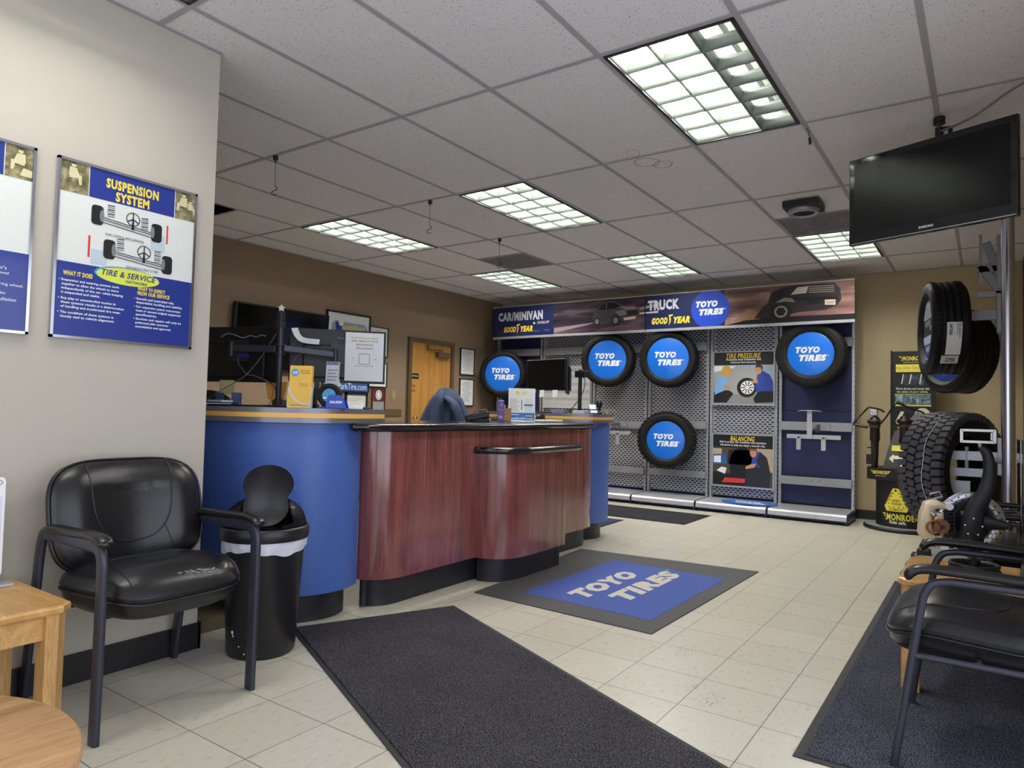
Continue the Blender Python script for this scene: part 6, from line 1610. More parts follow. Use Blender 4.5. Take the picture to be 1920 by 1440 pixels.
# man
b.poly(M, [(0.14, h * 0.02), (0.12, h * 0.10), (0.18, h * 0.26), (0.30, h * 0.28), (w, h * 0.28), (w, h * 0.04)], 0.0016, 3)
b.poly(M, [(0.15, h * 0.22), (0.14, h * 0.40), (0.17, h * 0.60), (0.22, h * 0.64), (0.30, h * 0.56), (w - 0.005, h * 0.42), (w - 0.005, h * 0.24), (0.24, h * 0.25)], 0.0018, 7)
b.poly(M, [(0.16, h * 0.48), (0.11, h * 0.44), (0.07, h * 0.46), (0.11, h * 0.40), (0.17, h * 0.40)], 0.0020, 5)
b.poly(M, circle(0.042, 18, 0.175, h * 0.665, 0.058), 0.0020, 5)
b.poly(M, [(0.14, h * 0.70), (0.15, h * 0.76), (0.20, h * 0.77), (0.225, h * 0.70), (0.215, h * 0.63), (0.20, h * 0.70)], 0.0022, 10)
b.build('print', PP, t)
b = MB(); b.text('TIRE PRESSURE', M, 0.0, h * 0.93, w=0.40, h=0.06, z=0.001, bold=0.02, shear=0.2); b.build('title_lettering', m_gold, t)
b = MB(); b.text('Promotes even treadwear and', M, 0.0, h * 0.86, w=0.40, h=0.028, z=0.001, bold=0.02); b.text('enhances fuel economy.', M, 0.0, h * 0.80, w=0.30, h=0.028, z=0.001, bold=0.02); b.build('lettering', m_white_print, t)
t, M, w, h = photo_poster('balancing_poster', 'balancing poster of a capped mechanic at a wheel machine', 0.275, 0.868)
PB = [m_print_black, mat('shop_dark', '#4a4038', 0.5), mat('shop_light', '#b5a48c', 0.5), m_print_black, mat('machine_blue', '#2f5f9e', 0.4), m_skin, m_red, mat('shirt_work', '#2a3f96', 0.5), m_white_print, mat('apron_dark', '#20222a', 0.5), mat('cap_brown', '#8a4a30', 0.5)]
b = MB(); b.box(-w, w, 0, h, -0.01, -0.002, 0, M)
b.quad(M, -w, w, 0, h * 0.75, 0.0, 1); b.poly(M, [(0.16, h * 0.75), (w, h * 0.75), (w, h * 0.3), (0.24, h * 0.3)], 0.0004, 2); b.quad(M, -w, -0.24, h * 0.55, h * 0.72, 0.0005, 2)
b.poly(M, circle(0.15, 36, 0.0, h * 0.42, 0.2), 0.0008, 3); b.poly(M, [(-0.17, h * 0.42), (-0.16, h * 0.70), (0.10, h * 0.72), (0.15, h * 0.42)], 0.0008, 3)
b.poly(M, [(-w, h * 0.40), (-w, h * 0.60), (-0.20, h * 0.62), (-0.17, h * 0.42)], 0.0010, 4); b.poly(M, [(-w + 0.01, h * 0.44), (-w + 0.01, h * 0.57), (-0.25, h * 0.58), (-0.25, h * 0.44)], 0.0012, 8)
b.poly(M, [(-w, 0), (-w, h * 0.26), (0.02, h * 0.22), (0.10, h * 0.10), (0.02, 0)], 0.0010, 3); b.poly(M, [(-0.24, h * 0.05), (0.06, h * 0.07), (0.04, h * 0.15), (-0.2, h * 0.15)], 0.0012, 6)
b.poly(M, [(-0.30, h * 0.28), (-0.24, h * 0.36), (-0.18, h * 0.34), (-0.20, h * 0.22)], 0.0012, 8)
b.poly(M, [(0.02, h * 0.0), (0.06, h * 0.35), (0.14, h * 0.44), (0.30, h * 0.40), (w - 0.02, h * 0.28), (w - 0.04, 0)], 0.0014, 9)
b.poly(M, [(0.10, h * 0.40), (0.12, h * 0.62), (0.20, h * 0.70), (0.27, h * 0.60), (0.30, h * 0.42), (0.2, h * 0.38)], 0.0016, 7)
b.poly(M, [(0.20, h * 0.68), (0.28, h * 0.58), (0.31, h * 0.38), (0.22, h * 0.36), (0.16, h * 0.50)], 0.0017, 9)
b.poly(M, [(0.04, h * 0.34), (0.14, h * 0.38), (0.16, h * 0.46), (0.10, h * 0.44), (0.04, h * 0.39)], 0.0018, 5)
b.poly(M, circle(0.038, 16, 0.125, h * 0.66, 0.05), 0.0018, 5); b.poly(M, [(0.07, h * 0.70), (0.10, h * 0.745), (0.16, h * 0.74), (0.18, h * 0.69), (0.13, h * 0.71)], 0.0020, 10)
b.build('print', PB, t)
b = MB(); b.text('BALANCING', M, 0.0, h * 0.93, w=0.28, h=0.06, z=0.001, bold=0.02, shear=0.2); b.build('title_lettering', m_gold, t)
b = MB(); b.text('Aids in proper tire treadwear and minimizes', M, 0.0, h * 0.855, w=0.54, h=0.030, z=0.001, bold=0.02); b.text('vibrations to help you enjoy a smooth ride.', M, 0.0, h * 0.795, w=0.52, h=0.030, z=0.001, bold=0.02); b.build('lettering', m_white_print, t)
t = thing('loose_disc', 'blue printed disc lying on the rack deck under the balancing poster', 'disc', (-2.21, 7.92, 0.119))
MB().prism(circle(0.31, 40, ry=0.2), 0, 0.004).build('body', m_blue_disc, t)
b = MB(); logo(b, Matrix.Translation((0, 0, 0.004)), 0, 0, 0.34, 0.0006); b.build('lettering', m_white_print, t)

# ------------------------------------------------------------------ tires
TY = frame((0, 0, 0), (1, 0, 0), (0, 0, 1))   # local +z of a lathe becomes the front (-y)
def tire_profile(R, w, rim, gr=0.007):
    hw = w / 2
    side = [(rim, hw * 0.72), (rim + 0.006, hw * 0.80), (rim + 0.016, hw * 0.83), (rim + (R - rim) * 0.28, hw * 0.97), (rim + (R - rim) * 0.32, hw * 0.985), (rim + (R - rim) * 0.36, hw * 0.975), (rim + (R - rim) * 0.55, hw * 1.0), (rim + (R - rim) * 0.78, hw * 0.97), (R - 0.018, hw * 0.90), (R - 0.008, hw * 0.84), (R - 0.003, hw * 0.76)]
    tr = []
    for z in (0.52, 0.18, -0.18, -0.52):
        tr += [(R, hw * (z + 0.045)), (R - gr, hw * (z + 0.035)), (R - gr, hw * (z - 0.035)), (R, hw * (z - 0.045))]
    inner = [(rim, -hw * 0.72), (rim + 0.014, -hw * 0.6), (R - 0.03, -hw * 0.72), (R - 0.022, 0), (R - 0.03, hw * 0.72), (rim + 0.014, hw * 0.6)]
    return side + tr + [(a, -c) for a, c in side[::-1]] + inner
def make_tire(R, w, rim, n=72, sipes=True):
    b = MB(); b.lathe(tire_profile(R, w, rim), n, 0, TY, True, closed=True)
    if sipes:
        for k in range(64):
            a = 2 * PI * k / 64
            for sg in (-1, 1):
                zc = sg * w / 2 * 0.66
                Mx = TY @ Matrix.Rotation(a, 4, 'Z') @ Matrix.Translation((R - 0.001, 0, zc)) @ Matrix.Rotation(sg * 0.35, 4, 'X')
                b.box(-0.004, 0.0035, -R * 0.032, R * 0.032, -w * 0.065, w * 0.065, 0, Mx)
    return b
def shop_tire(label, x, z, R, disc, rz, w=0.19, y=7.985, blocky=False):
    t = thing('tire_display', label, 'tire', (x, y, z), rz, 'rack tires with blue discs')
    b = make_tire(R, w, disc - 0.008)
    if blocky:
        for k in range(40):
            for sg in (-1, 1):
                Mx = TY @ Matrix.Rotation(2 * PI * (k + (0.5 if sg > 0 else 0)) / 40, 4, 'Z') @ Matrix.Translation((R + 0.002, 0, sg * w * 0.36))
                b.bbox(-0.02, 0.007, -0.019, 0.019, -w * 0.13, w * 0.13, 0.003, 1, 0, Mx)
    tr = b.build('tire', m_rubber, t)
    b = MB(); b.lathe([(0.0, w * 0.40), (disc - 0.012, w * 0.40), (disc - 0.002, w * 0.385), (disc, w * 0.36), (disc, w * 0.30), (0.0, w * 0.30)], 56, 0, TY); dsc = b.build('disc', m_blue_disc, t)
    M = TY @ Matrix.Translation((0, 0, w * 0.40))
    b = MB(); logo(b, M, -0.0, 0.0, disc * 1.18, 0.0012); b.build('lettering', m_white_print, dsc)
    return t
shop_tire('blue disc tire on the corner rack bay, left end of the row', -5.66, 1.607, 0.330, 0.252, radians(27), y=7.93)
shop_tire('blue disc tire on the perforated rack bay just right of the far monitors', -4.035, 1.775, 0.343, 0.252, radians(13))
shop_tire('blue disc tire hung above another tire on the same rack bay', -3.213, 1.77, 0.350, 0.255, radians(12))
shop_tire('largest blue disc tire, on the plain dark blue rack bay near the tan wall', -1.58, 1.782, 0.357, 0.240, radians(3))
shop_tire('knobbly blue disc tire hanging lowest, under another tire', -3.225, 0.779, 0.338, 0.233, radians(12), blocky=True)

# ------------------------------------------------------------------ rack by the window with three tires
t = thing('tire_stand', 'grey metal tire stand by the window, its deck behind the oak table', 'rack', (0.10, 5.9, 0))
for y in (-0.45, 0.55):
    b = MB(); b.box(-0.02, 0.02, y - 0.03, y + 0.03, 0.03, 2.1); up = b.build('upright', m_grey_metal, t)
    b = MB()
    for q in range(36): b.box(-0.0206, -0.02, y - 0.004, y + 0.004, 0.2 + q * 0.05, 0.225 + q * 0.05)
    b.build('slots', m_void, up)
b = MB(); pr = [(0.0, 0.125), (-0.50, 0.118), (-0.53, 0.11), (-0.55, 0.09), (-0.565, 0.04), (-0.55, 0.035), (-0.53, 0.09), (0, 0.11)]
b.prism(pr, -0.98, 0.53, 0, frame((0, 0, 0), (1, 0, 0), (0, 0, 1))); b.build('base_deck', m_grey_metal, t)
b = MB(); b.box(-0.54, 0.1, -0.53, -0.51, 0.0, 0.10).box(-0.54, 0.1, 0.96, 0.98, 0.0, 0.10).box(-0.5, 0.1, -0.52, 0.95, 0.01, 0.09); b.build('base_frame', m_black_plastic, t)
for y in (-0.42, -0.05, 0.4): MB().bbox(-0.60, -0.50, y - 0.06, y + 0.06, 0.0, 0.05, 0.01).bbox(-0.53, -0.44, y - 0.03, y + 0.05, 0.03, 0.16, 0.012).build('clip', m_black_plastic, t)
def st_arm(y, z, x1, h=0.07):
    b = MB(); b.bbox(x1, 0.02, y - 0.012, y + 0.012, z - h / 2, z + h / 2, 0.003, 1).bbox(-0.05, 0.03, y - 0.035, y + 0.035, z - 0.13, z + 0.15, 0.004, 1); b.build('arm', m_grey_metal, t)
st_arm(-0.03, 1.845 - 0.0, -0.36); st_arm(0.45, 1.77, -0.30, 0.055)
b = MB()
for z0, dz in ((1.97, 0.0), (2.15, 0.0)):
    b.box(-0.16, 0.02, -0.06, -0.035, z0, z0 + 0.04, 0, Matrix.Translation((0, 0, 0)) @ Matrix.Rotation(radians(0), 4, 'Y'))
for a0, a1 in (((-0.02, -0.05, 2.10), (-0.11, -0.05, 2.36)), ((0.0, -0.05, 1.96), (-0.14, -0.05, 2.20)), ((-0.02, -0.08, 2.02), (-0.02, -0.08, 2.40))):
    d = (Vector(a1) - Vector(a0)); b.bbox(0, d.length, -0.028, 0.028, -0.01, 0.01, 0.003, 1, 0, frame(a0, d, (d.z, 0, -d.x)))
b.box(-0.15, -0.13, -0.06, -0.04, 2.06, 2.42); b.build('folded_bracket', m_grey_metal, t)
b = MB(); b.box(-0.33, 0.02, -0.30, -0.27, 0.83, 0.89).box(-0.36, -0.12, -0.30, -0.27, 0.72, 0.775).box(-0.35, -0.20, -0.32, -0.31, 0.58, 0.69).bbox(-0.05, 0.02, -0.34, -0.28, 0.74, 0.99, 0.004, 1).cyl((-0.22, -0.29, 0.76), (-0.22, -0.29, 0.92), 0.012, n=8).cyl((-0.05, -0.29, 0.84), (0.0, -0.55, 0.84), 0.02, n=8)
b.build('tire_cradle', m_silver, t)
tag(MB().cyl((0, 0, 0), (0, 0, 2.42), 0.036, n=28).build('support_post', m_chrome, None, (0.105, 5.29, 0.008)), 'thick shiny metal post in front of the hung tires by the window', 'post')

def hung_tire(label, loc, R, w, rim, rz, arts):
    t = thing('tire_display', label, 'tire', loc, rz, 'tires hung by the window')
    b = make_tire(R, w, rim); b.build('tire', m_rubber, t)
    b = MB(); b.prism(circle(rim + 0.004, 48), w * 0.33, w * 0.36, 0, TY); d = b.build('disc', arts[0], t)
    for nm, m, fn in arts[1]:
        b = MB(); fn(b, TY @ Matrix.Translation((0, 0, w * 0.36))); b.build(nm, m, d)
    return t
def clipc(r, y0, y1, n=24):
    a0, a1 = math.asin(max(-1, min(1, y0 / r))), math.asin(max(-1, min(1, y1 / r)))
    L = [(r * cos(a0 + (a1 - a0) * k / n), r * sin(a0 + (a1 - a0) * k / n)) for k in range(n + 1)]
    return L + [(-p[0], p[1]) for p in L[::-1]]
m_disc_navy = mat('disc_navy', '#22389a', 0.35)
tA = hung_tire('upper hung tire with white stickers on its tread and a printed disc', (-0.27, 5.87, 1.765), 0.335, 0.235, 0.225, radians(-77), (m_disc_navy, [
    ('picture', mat('disc_picture', '#c4cbd6', 0.4), lambda b, M: b.poly(M, clipc(0.222, 0.02, 0.20), 0.0006)),
    ('print', m_print_black, lambda b, M: (b.poly(M, clipc(0.222, -0.05, 0.075), 0.001), [b.poly(M, [(-0.12 + k * 0.07, 0.08), (-0.08 + k * 0.07, 0.17), (-0.06 + k * 0.07, 0.16), (-0.10 + k * 0.07, 0.08)], 0.001) for k in range(4)])),
    ('tread_picture', m_pale, lambda b, M: b.poly(M, clipc(0.222, -0.11, -0.05), 0.001)),
    ('lettering', m_white_print, lambda b, M: (b.text('FALKEN', M, 0.0, -0.145, w=0.25, h=0.04, z=0.0014, bold=0.04, shear=0.25), b.text('ZIEX', M, 0.08, 0.0, w=0.14, h=0.03, z=0.0016, shear=0.2), b.text('LONG LIFE', M, -0.06, 0.05, w=0.18, h=0.02, z=0.0016), b.text('ALL SEASON', M, -0.06, 0.03, w=0.18, h=0.018, z=0.0016)))]))
tB = hung_tire('lower hung tire with a blue disc, half behind the stickered tire', (-0.20, 6.38, 1.635), 0.325, 0.235, 0.235, radians(-53), (m_disc_navy, [
    ('picture', mat('disc_teal', '#6fb6c0', 0.4), lambda b, M: b.poly(M, clipc(0.232, -0.06, 0.2), 0.0006)),
    ('stripe', m_white_print, lambda b, M: b.poly(M, clipc(0.232, -0.085, -0.06), 0.0008)),
    ('lettering', m_white_print, lambda b, M: (b.text('50K', M, 0.02, -0.125, w=0.13, h=0.055, z=0.0014, bold=0.03), b.text('GUARANTEED', M, 0.02, -0.17, w=0.13, h=0.022, z=0.0014, bold=0.02)))]))
# stickers wrapped on the tread of the upper tire
def wrap(z0, z1, a0, a1, R, n=14):
    b = MB(); v = []
    for k in range(n + 1):
        a = a0 + (a1 - a0) * k / n
        for z in (z0, z1): v.append(TY @ Vector((R * cos(a), R * sin(a), z)))
    b.add(v, [(2 * k, 2 * k + 1, 2 * k + 3, 2 * k + 2) for k in range(n)], 0, True); return b
A0 = radians(-4); lab = wrap(-0.055, 0.035, A0 - 0.62, A0 + 0.08, 0.3375).build('sticker', m_paper, tA)
b = MB()
for s, zc, a, wd, hh, bo in (('FALKEN', 0.015, A0 - 0.07, 0.07, 0.022, 0.04), ('205/55R16', 0.0, A0 - 0.16, 0.0, 0.0, 0)):
    pass
def wrap_text(b, s, R, a_start, z, hgt, wid, bold=0.02):
    vs, fs = text_geo(s, bold, 0.0); x0 = min(p[0] for p in vs); x1 = max(p[0] for p in vs); y0 = min(p[1] for p in vs); y1 = max(p[1] for p in vs)
    b.add([TY @ Vector((R * cos(a_start - (p[0] - x0) / (x1 - x0) * wid / R), R * sin(a_start - (p[0] - x0) / (x1 - x0) * wid / R), z + ((p[1] - y0) / (y1 - y0) - 0.5) * hgt)) for p in vs], fs)
wrap_text(b, 'FALKEN', 0.3385, A0 + 0.04, 0.012, 0.02, 0.075, 0.04); wrap_text(b, 'ZIEX ZE950 A/S', 0.3385, A0 + 0.06, -0.042, 0.012, 0.10); wrap_text(b, '205/55R16 91V', 0.3385, A0 + 0.05, -0.028, 0.009, 0.08)
b.build('lettering', m_print_black, lab)
b = wrap(-0.0565, -0.0545, A0 - 0.55, A0 + 0.08, 0.338); b.build('edge_stripe', m_poster_blue, lab)
lab2 = wrap(-0.05, 0.055, A0 - 0.86, A0 - 0.64, 0.3378).build('sticker', mat('sticker_pink', '#d7ccd3', 0.6), tA)
b = MB(); wrap_text(b, 'RACK', 0.3388, A0 - 0.70, 0.0, 0.06, 0.04); b.build('lettering', m_print_black, lab2)
# chunky all-terrain tire
R, w = 0.405, 0.285
t = thing('truck_tire_display', 'big chunky tread tire on the window stand, open side towards the pole', 'tire', (-0.20, 5.72, 0.75), radians(62), None)
b = MB(); prof = [(a, c) for a, c in tire_profile(R - 0.014, w, 0.235, 0.0)]; b.lathe(prof, 80, 0, TY, True, closed=True); b.build('carcass', m_rubber, t)
b = MB(); nb = 46
for k in range(nb):
    for row, (zc, hw_, sh, tw) in enumerate(((-0.40, 0.088, 0.0, 0.10), (-0.20, 0.092, 0.5, -0.35), (0.0, 0.085, 0.0, 0.4), (0.20, 0.092, 0.5, -0.35), (0.40, 0.088, 0.0, 0.10))):
        a = 2 * PI * (k + sh) / nb
        Mx = TY @ Matrix.Rotation(a, 4, 'Z') @ Matrix.Translation((R - 0.014, 0, zc * w)) @ Matrix.Rotation(tw, 4, 'X')
        big = abs(zc) > 0.3
        b.bbox(-0.01, 0.014 - (0.004 if big else 0), -0.0205, 0.0205, -hw_ * w * (1.25 if big else 1.0), hw_ * w * (1.05 if big else 1.0), 0.0025, 1, 0, Mx)
    Mx = TY @ Matrix.Rotation(2 * PI * k / nb, 4, 'Z')
    for sg in (-1, 1): b.box(R - 0.055, R - 0.010, -0.017, 0.017, sg * w * 0.478 - 0.008, sg * w * 0.478 + 0.008, 0, Mx)
b.build('tread', m_rubber_lit, t)
b = MB(); b.tube([TY @ Vector(((R + 0.001) * cos(a), (R + 0.001) * sin(a), 0.10 * w + 0.004 * sin(9 * a))) for a in [radians(120 + 3 * k) for k in range(54)]], 0.0022, 5); b.build('paint_line', m_paper, t)

# ------------------------------------------------------------------ shock absorber display by the tan wall
t = thing('shock_display', 'black and yellow shock absorber display stand with a round base by the tan wall', 'display stand', (-0.69, 7.95, 0))
b = MB(); b.lathe([(0.0, 0.0), (0.36, 0.0), (0.37, 0.008), (0.37, 0.028), (0.362, 0.036), (0.0, 0.036)], 64); b.build('base', m_black_plastic, t)
MB().prism(circle(0.352, 64), 0.036, 0.038).build('base_top', m_grey_metal, t)
RC = 0.255
MB().prism(circle(RC, 64), 0.038, 0.5, 0, None, True).build('cabinet', m_black_plastic, t)
def on_cyl(b, R, a0=0.0):
    out = []
    for p in b.v:
        a = p[0] / R + a0; out.append(((R + p[2]) * sin(a), -(R + p[2]) * cos(a), p[1]))
    b.v = out; return b
def monroe(b, M, cx, cy, w, z=0.001):
    h = w * 0.19
    b.text('MONROE', M, cx - w * 0.02, cy, w=w * 0.72, h=h, z=z, bold=0.035)
    for k in range(4):
        y = cy + h * (0.5 - 0.27 * k); x0 = cx + w * 0.36; x1 = cx + w * (0.52 - 0.045 * k)
        b.poly(M, [(x0, y), (x1, y), (x1 - 0.02 * w, y - h * 0.19), (x0, y - h * 0.19)], z)
        x0 = cx - w * 0.415; x1 = cx - w * (0.52 - 0.045 * k)
        b.poly(M, [(x0, y), (x1, y), (x1 + 0.02 * w, y - h * 0.19), (x0, y - h * 0.19)], z)
b = MB()
tri = [(-0.05, 0.42), (0.0, 0.42), (0.105, 0.245), (0.07, 0.195), (-0.115, 0.195), (-0.135, 0.245)]
E_ = []
for k in range(len(tri)):
    p, q = Vector(tri[k]), Vector(tri[(k + 1) % len(tri)])
    E_ += [tuple(p.lerp(q, s / 5)) for s in range(5)]
c = (-0.02, 0.29)
for k in range(len(E_)):
    p, q = E_[k], E_[(k + 1) % len(E_)]
    for s in range(8):
        f0, f1 = s / 8, (s + 1) / 8
        b.add([(c[0] + (e[0] - c[0]) * f_, c[1] + (e[1] - c[1]) * f_, 0.001) for e, f_ in ((p, f0), (p, f1), (q, f1), (q, f0))], [(0, 1, 2, 3)])
monroe(b, ID, 0.02, 0.14, 0.34, 0.003)
on_cyl(b, RC, -0.12).build('yellow_emblem', m_yellow, t)
b = MB()
b.text('SAFETY', ID, -0.02, 0.30, w=0.075, h=0.022, z=0.002, bold=0.02); b.text('TRIANGLE', ID, -0.02, 0.27, w=0.09, h=0.022, z=0.002, bold=0.02); b.text('STABILITY', ID, -0.02, 0.213, w=0.125, h=0.022, z=0.002, bold=0.02)
b.text('STOPPING', ID, 0.052, 0.315, w=0.135, h=0.017, z=0.002, bold=0.02, rot=-1.03); b.text('STEERING', ID, -0.092, 0.315, w=0.135, h=0.017, z=0.002, bold=0.02, rot=1.10)
b.poly(ID, [(-0.04, 0.39), (-0.01, 0.39), (-0.025, 0.415)], 0.002)
for x0, y0, x1, y1 in ((-0.05, 0.375, -0.095, 0.255), (0.0, 0.375, 0.06, 0.265), (-0.085, 0.238, 0.06, 0.238)):
    for k in range(4):
        x, y = x0 + (x1 - x0) * k / 3.4, y0 + (y1 - y0) * k / 3.4; b.poly(ID, [(x - 0.008, y - 0.007), (x + 0.008, y - 0.004), (x + 0.002, y + 0.008)], 0.002)
on_cyl(b, RC, -0.12).build('emblem_lettering', m_print_black, t)
b = MB(); b.text('Ride safe.', ID, 0.0, 0.09, w=0.15, h=0.032, z=0.0015, bold=0.02); on_cyl(b, RC, -0.14).build('slogan_lettering', m_white_print, t)
tray = [(-0.315, -0.19), (-0.20, -0.25), (0.0, -0.285), (0.2, -0.25), (0.29, -0.19), (0.29, 0.16), (-0.315, 0.16)]
MB().prism(tray, 0.495, 0.612).build('tray', m_black_plastic, t)
M = frame((-0.2, -0.2525, 0.553), (0.115, -0.06, 0), (0, 0, 1))
M = frame((-0.185, -0.2575, 0.557), (0.16, -0.045, 0), (0, 0, 1))
b = MB(); monroe(b, M, 0, 0.012, 0.18, 0.002); b.build('tray_lettering', m_yellow, t)
b = MB(); b.text('SHOCKS & STRUTS', M, 0, -0.022, w=0.10, h=0.010, z=0.002); b.build('tray_small_lettering', m_white_print, t)
# back panel
M = frame((0.055, 0.15, 0.61), (1, 0, 0), (0, 0, 1)); pw, ph = 0.185, 1.19
b = MB(); b.box(-pw, pw, 0, ph, -0.02, 0.0, 0, M).box(-pw - 0.012, -pw, 0, ph + 0.01, -0.03, 0.012, 0, M).box(pw, pw + 0.012, 0, ph + 0.01, -0.03, 0.012, 0, M); b.build('back_panel', m_print_black, t)
b = MB(); monroe(b, M, -0.0, 1.115, 0.24, 0.001); b.quad(M, -0.15, 0.16, 0.975, 1.055, 0.0006); b.quad(M, -0.16, 0.165, 0.625, 0.64, 0.0006); b.quad(M, -0.16, 0.165, 0.745, 0.75, 0.0006); b.text('MONROE', M, -0.08, 0.40, w=0.1, h=0.022, z=0.001, bold=0.02); b.build('yellow_print', m_yellow, t)
b = MB(); b.text('SHOCKS & STRUTS', M, 0, 1.075, w=0.16, h=0.013, z=0.001); b.text('Worn shocks and struts risk', M, 0.0, 0.805, w=0.30, h=0.026, z=0.001, bold=0.02); b.text('the safety of your vehicle.', M, 0.0, 0.77, w=0.28, h=0.026, z=0.001, bold=0.02)
b.poly(M, circle(0.075, 32, 0.09, 0.52, 0.088), 0.0006)
b.poly(M, [(-0.14, 0.44), (-0.05, 0.44), (-0.035, 0.47), (-0.08, 0.57), (-0.105, 0.57), (-0.15, 0.47)], 0.0006)
for k, xx in enumerate((-0.09, -0.02, 0.07)): b.poly(M, [(xx - 0.012, 0.85), (xx, 0.86), (xx + 0.015, 0.95), (xx + 0.005, 0.955)], 0.0008)
b.build('white_print', mat('print_ivory', '#d9dcc4', 0.5), t)
b = MB(); b.text('The Safe Triangle', M, -0.02, 1.015, w=0.26, h=0.03, z=0.001, shear=0.3); b.poly(M, [(-0.05, 0.46), (0.04, 0.57), (0.11, 0.54), (0.16, 0.44), (0.13, 0.43), (0.05, 0.50)], 0.0009); b.poly(M, [(-0.12, 0.455), (-0.07, 0.455), (-0.095, 0.53)], 0.0009); b.build('dark_print', m_print_grey, t)
b = MB()
for k in range(4): b.quad(M, -0.155 + k * 0.08, -0.08 + k * 0.08, 0.645, 0.742, 0.0008)
b.build('photo_strip', photo_mat('strip_photo', '#1d2c36', '#4f7384', '#a8b8bf', 30, 30), t)
MB().prism([(-0.08 + 0.0, 0.84), (0.10, 0.84), (0.12, 0.95), (-0.08, 0.95)], 0, 0.0006, 0, M).build('dark_photo', photo_mat('dark_strut_photo', '#0a0d12', '#1c2836', '#4a6278', 14, 14), t)
# sloping console and the two struts with handles
Mc = frame((-0.06, -0.235, 0.612), (1, 0, 0), (0, 0.42, 1))
b = MB(); b.prism([(-0.11, 0.0), (0.20, 0.0), (0.20, 0.40), (0.12, 0.45), (-0.02, 0.40), (-0.07, 0.2)], -0.16, 0.0, 0, Mc); b.build('console', m_black_plastic, t)
b = MB(); b.quad(Mc, -0.04, 0.14, 0.185, 0.245, 0.0008); b.quad(Mc, 0.02, 0.11, 0.385, 0.43, 0.0008); b.quad(Mc, 0.15, 0.2, 0.385, 0.43, 0.0008); b.build('yellow_label', m_yellow, t)
b = MB(); b.poly(Mc, [(-0.06, 0.10), (-0.02, 0.155), (-0.02, 0.135), (0.04, 0.135), (0.07, 0.10), (0.07, 0.03), (0.04, 0.02), (0.04, 0.085), (0.03, 0.10), (-0.02, 0.10), (-0.02, 0.06)], 0.0008); b.poly(Mc, [(0.16, 0.47), (0.20, 0.44), (0.16, 0.41)], 0.0008)
for k in range(6): b.quad(Mc, 0.085, 0.13, 0.02 + k * 0.02, 0.03 + k * 0.02, 0.0008)
b.build('arrow_print', MATS['print_ivory'], t)
m_strut = mat('strut_dark', '#2a2224', 0.45, metal=0.4, bump=0.1)
m_strut_brown = mat('strut_rusty', '#5a3a22', 0.6, var=0.2, vscale=30)
for sx, y, top_, nm in ((-0.245, -0.19, 1.09, 'a'), (0.01, -0.12, 1.10, 'b')):
    b = MB(); prof = [(0.0, 0.612), (0.028, 0.612), (0.030, 0.70), (0.034, 0.74), (0.036, 0.86)]
    for k in range(9): z = 0.88 + k * 0.018; prof += [(0.040, z), (0.052 - 0.0008 * k, z + 0.009)]
    prof += [(0.04, top_ - 0.045), (0.066, top_ - 0.04), (0.072, top_ - 0.02), (0.066, top_ - 0.005), (0.045, top_), (0.04, top_ + 0.02), (0.02, top_ + 0.03), (0.012, top_ + 0.06), (0.0, top_ + 0.06)]
    b.lathe(prof, 28, 0, Matrix.Translation((sx, y, 0)))
    b.bbox(sx - 0.075, sx - 0.02, y - 0.02, y - 0.01, 0.64, 0.74, 0.006).bbox(sx - 0.075, sx - 0.02, y + 0.01, y + 0.02, 0.64, 0.74, 0.006).cyl((sx - 0.055, y - 0.025, 0.665), (sx - 0.055, y + 0.025, 0.665), 0.012, n=10).cyl((sx - 0.055, y - 0.025, 0.715), (sx - 0.055, y + 0.025, 0.715), 0.012, n=10).bbox(sx - 0.07, sx - 0.02, y - 0.012, y + 0.012, 0.80, 0.812, 0.003)
    s_ = b.build('strut', m_strut, t)
    b = MB(); b.lathe([(0.041, top_ - 0.085), (0.05, top_ - 0.08), (0.054, top_ - 0.05), (0.045, top_ - 0.043)], 24, 0, Matrix.Translation((sx, y, 0))); b.build('bump_stop', m_strut_brown, s_)
h1 = [(-0.32, -0.24, 1.015), (-0.415, -0.235, 1.03), (-0.425, -0.23, 1.06), (-0.31, -0.215, 1.20), (-0.27, -0.21, 1.205), (-0.20, -0.195, 1.19), (-0.16, -0.19, 1.165)]
h2 = [(-0.235, -0.23, 1.06), (-0.20, -0.23, 1.065), (-0.16, -0.22, 1.09), (-0.07, -0.19, 1.245), (-0.03, -0.17, 1.25), (0.08, -0.14, 1.20), (0.17, -0.13, 1.165), (0.19, -0.12, 1.10)]
def soft(p): 
    return catmull(p, 5)
for hh in (h1, h2): MB().tube(soft(hh), 0.0095, 10).build('handle', m_gloss_black, t)
MB().tube([(-0.415, -0.236, 1.03), (-0.30, -0.242, 1.012)], 0.0155, 12).build('grip', m_black_plastic, t)
b = MB(); b.bbox(-0.285, -0.22, -0.235, -0.17, 1.13, 1.19, 0.006); b.build('handle_clamp', m_silver, t)
b = MB(); b.lathe([(0.035, -0.01), (0.062, -0.01), (0.066, 0.0), (0.062, 0.008), (0.035, 0.008)], 32, 0, frame((0.235, -0.10, 1.10), (1, 0, 0), (0, 0, 1)), closed=True); b.build('olive_ring', mat('ring_olive', '#7d7a35', 0.5), t)
b = MB(); b.prism(circle(0.036, 24), -0.008, 0.004, 0, frame((0.235, -0.10, 1.10), (1, 0, 0), (0, 0, 1))).prism([(-0.02, -0.38), (0.02, -0.38), (0.015, -0.03), (-0.015, -0.03)], -0.01, 0.0, 0, frame((0.235, -0.10, 1.06), (1, 0, 0), (0, 0, 1))); b.build('ring_post', m_black_plastic, t)

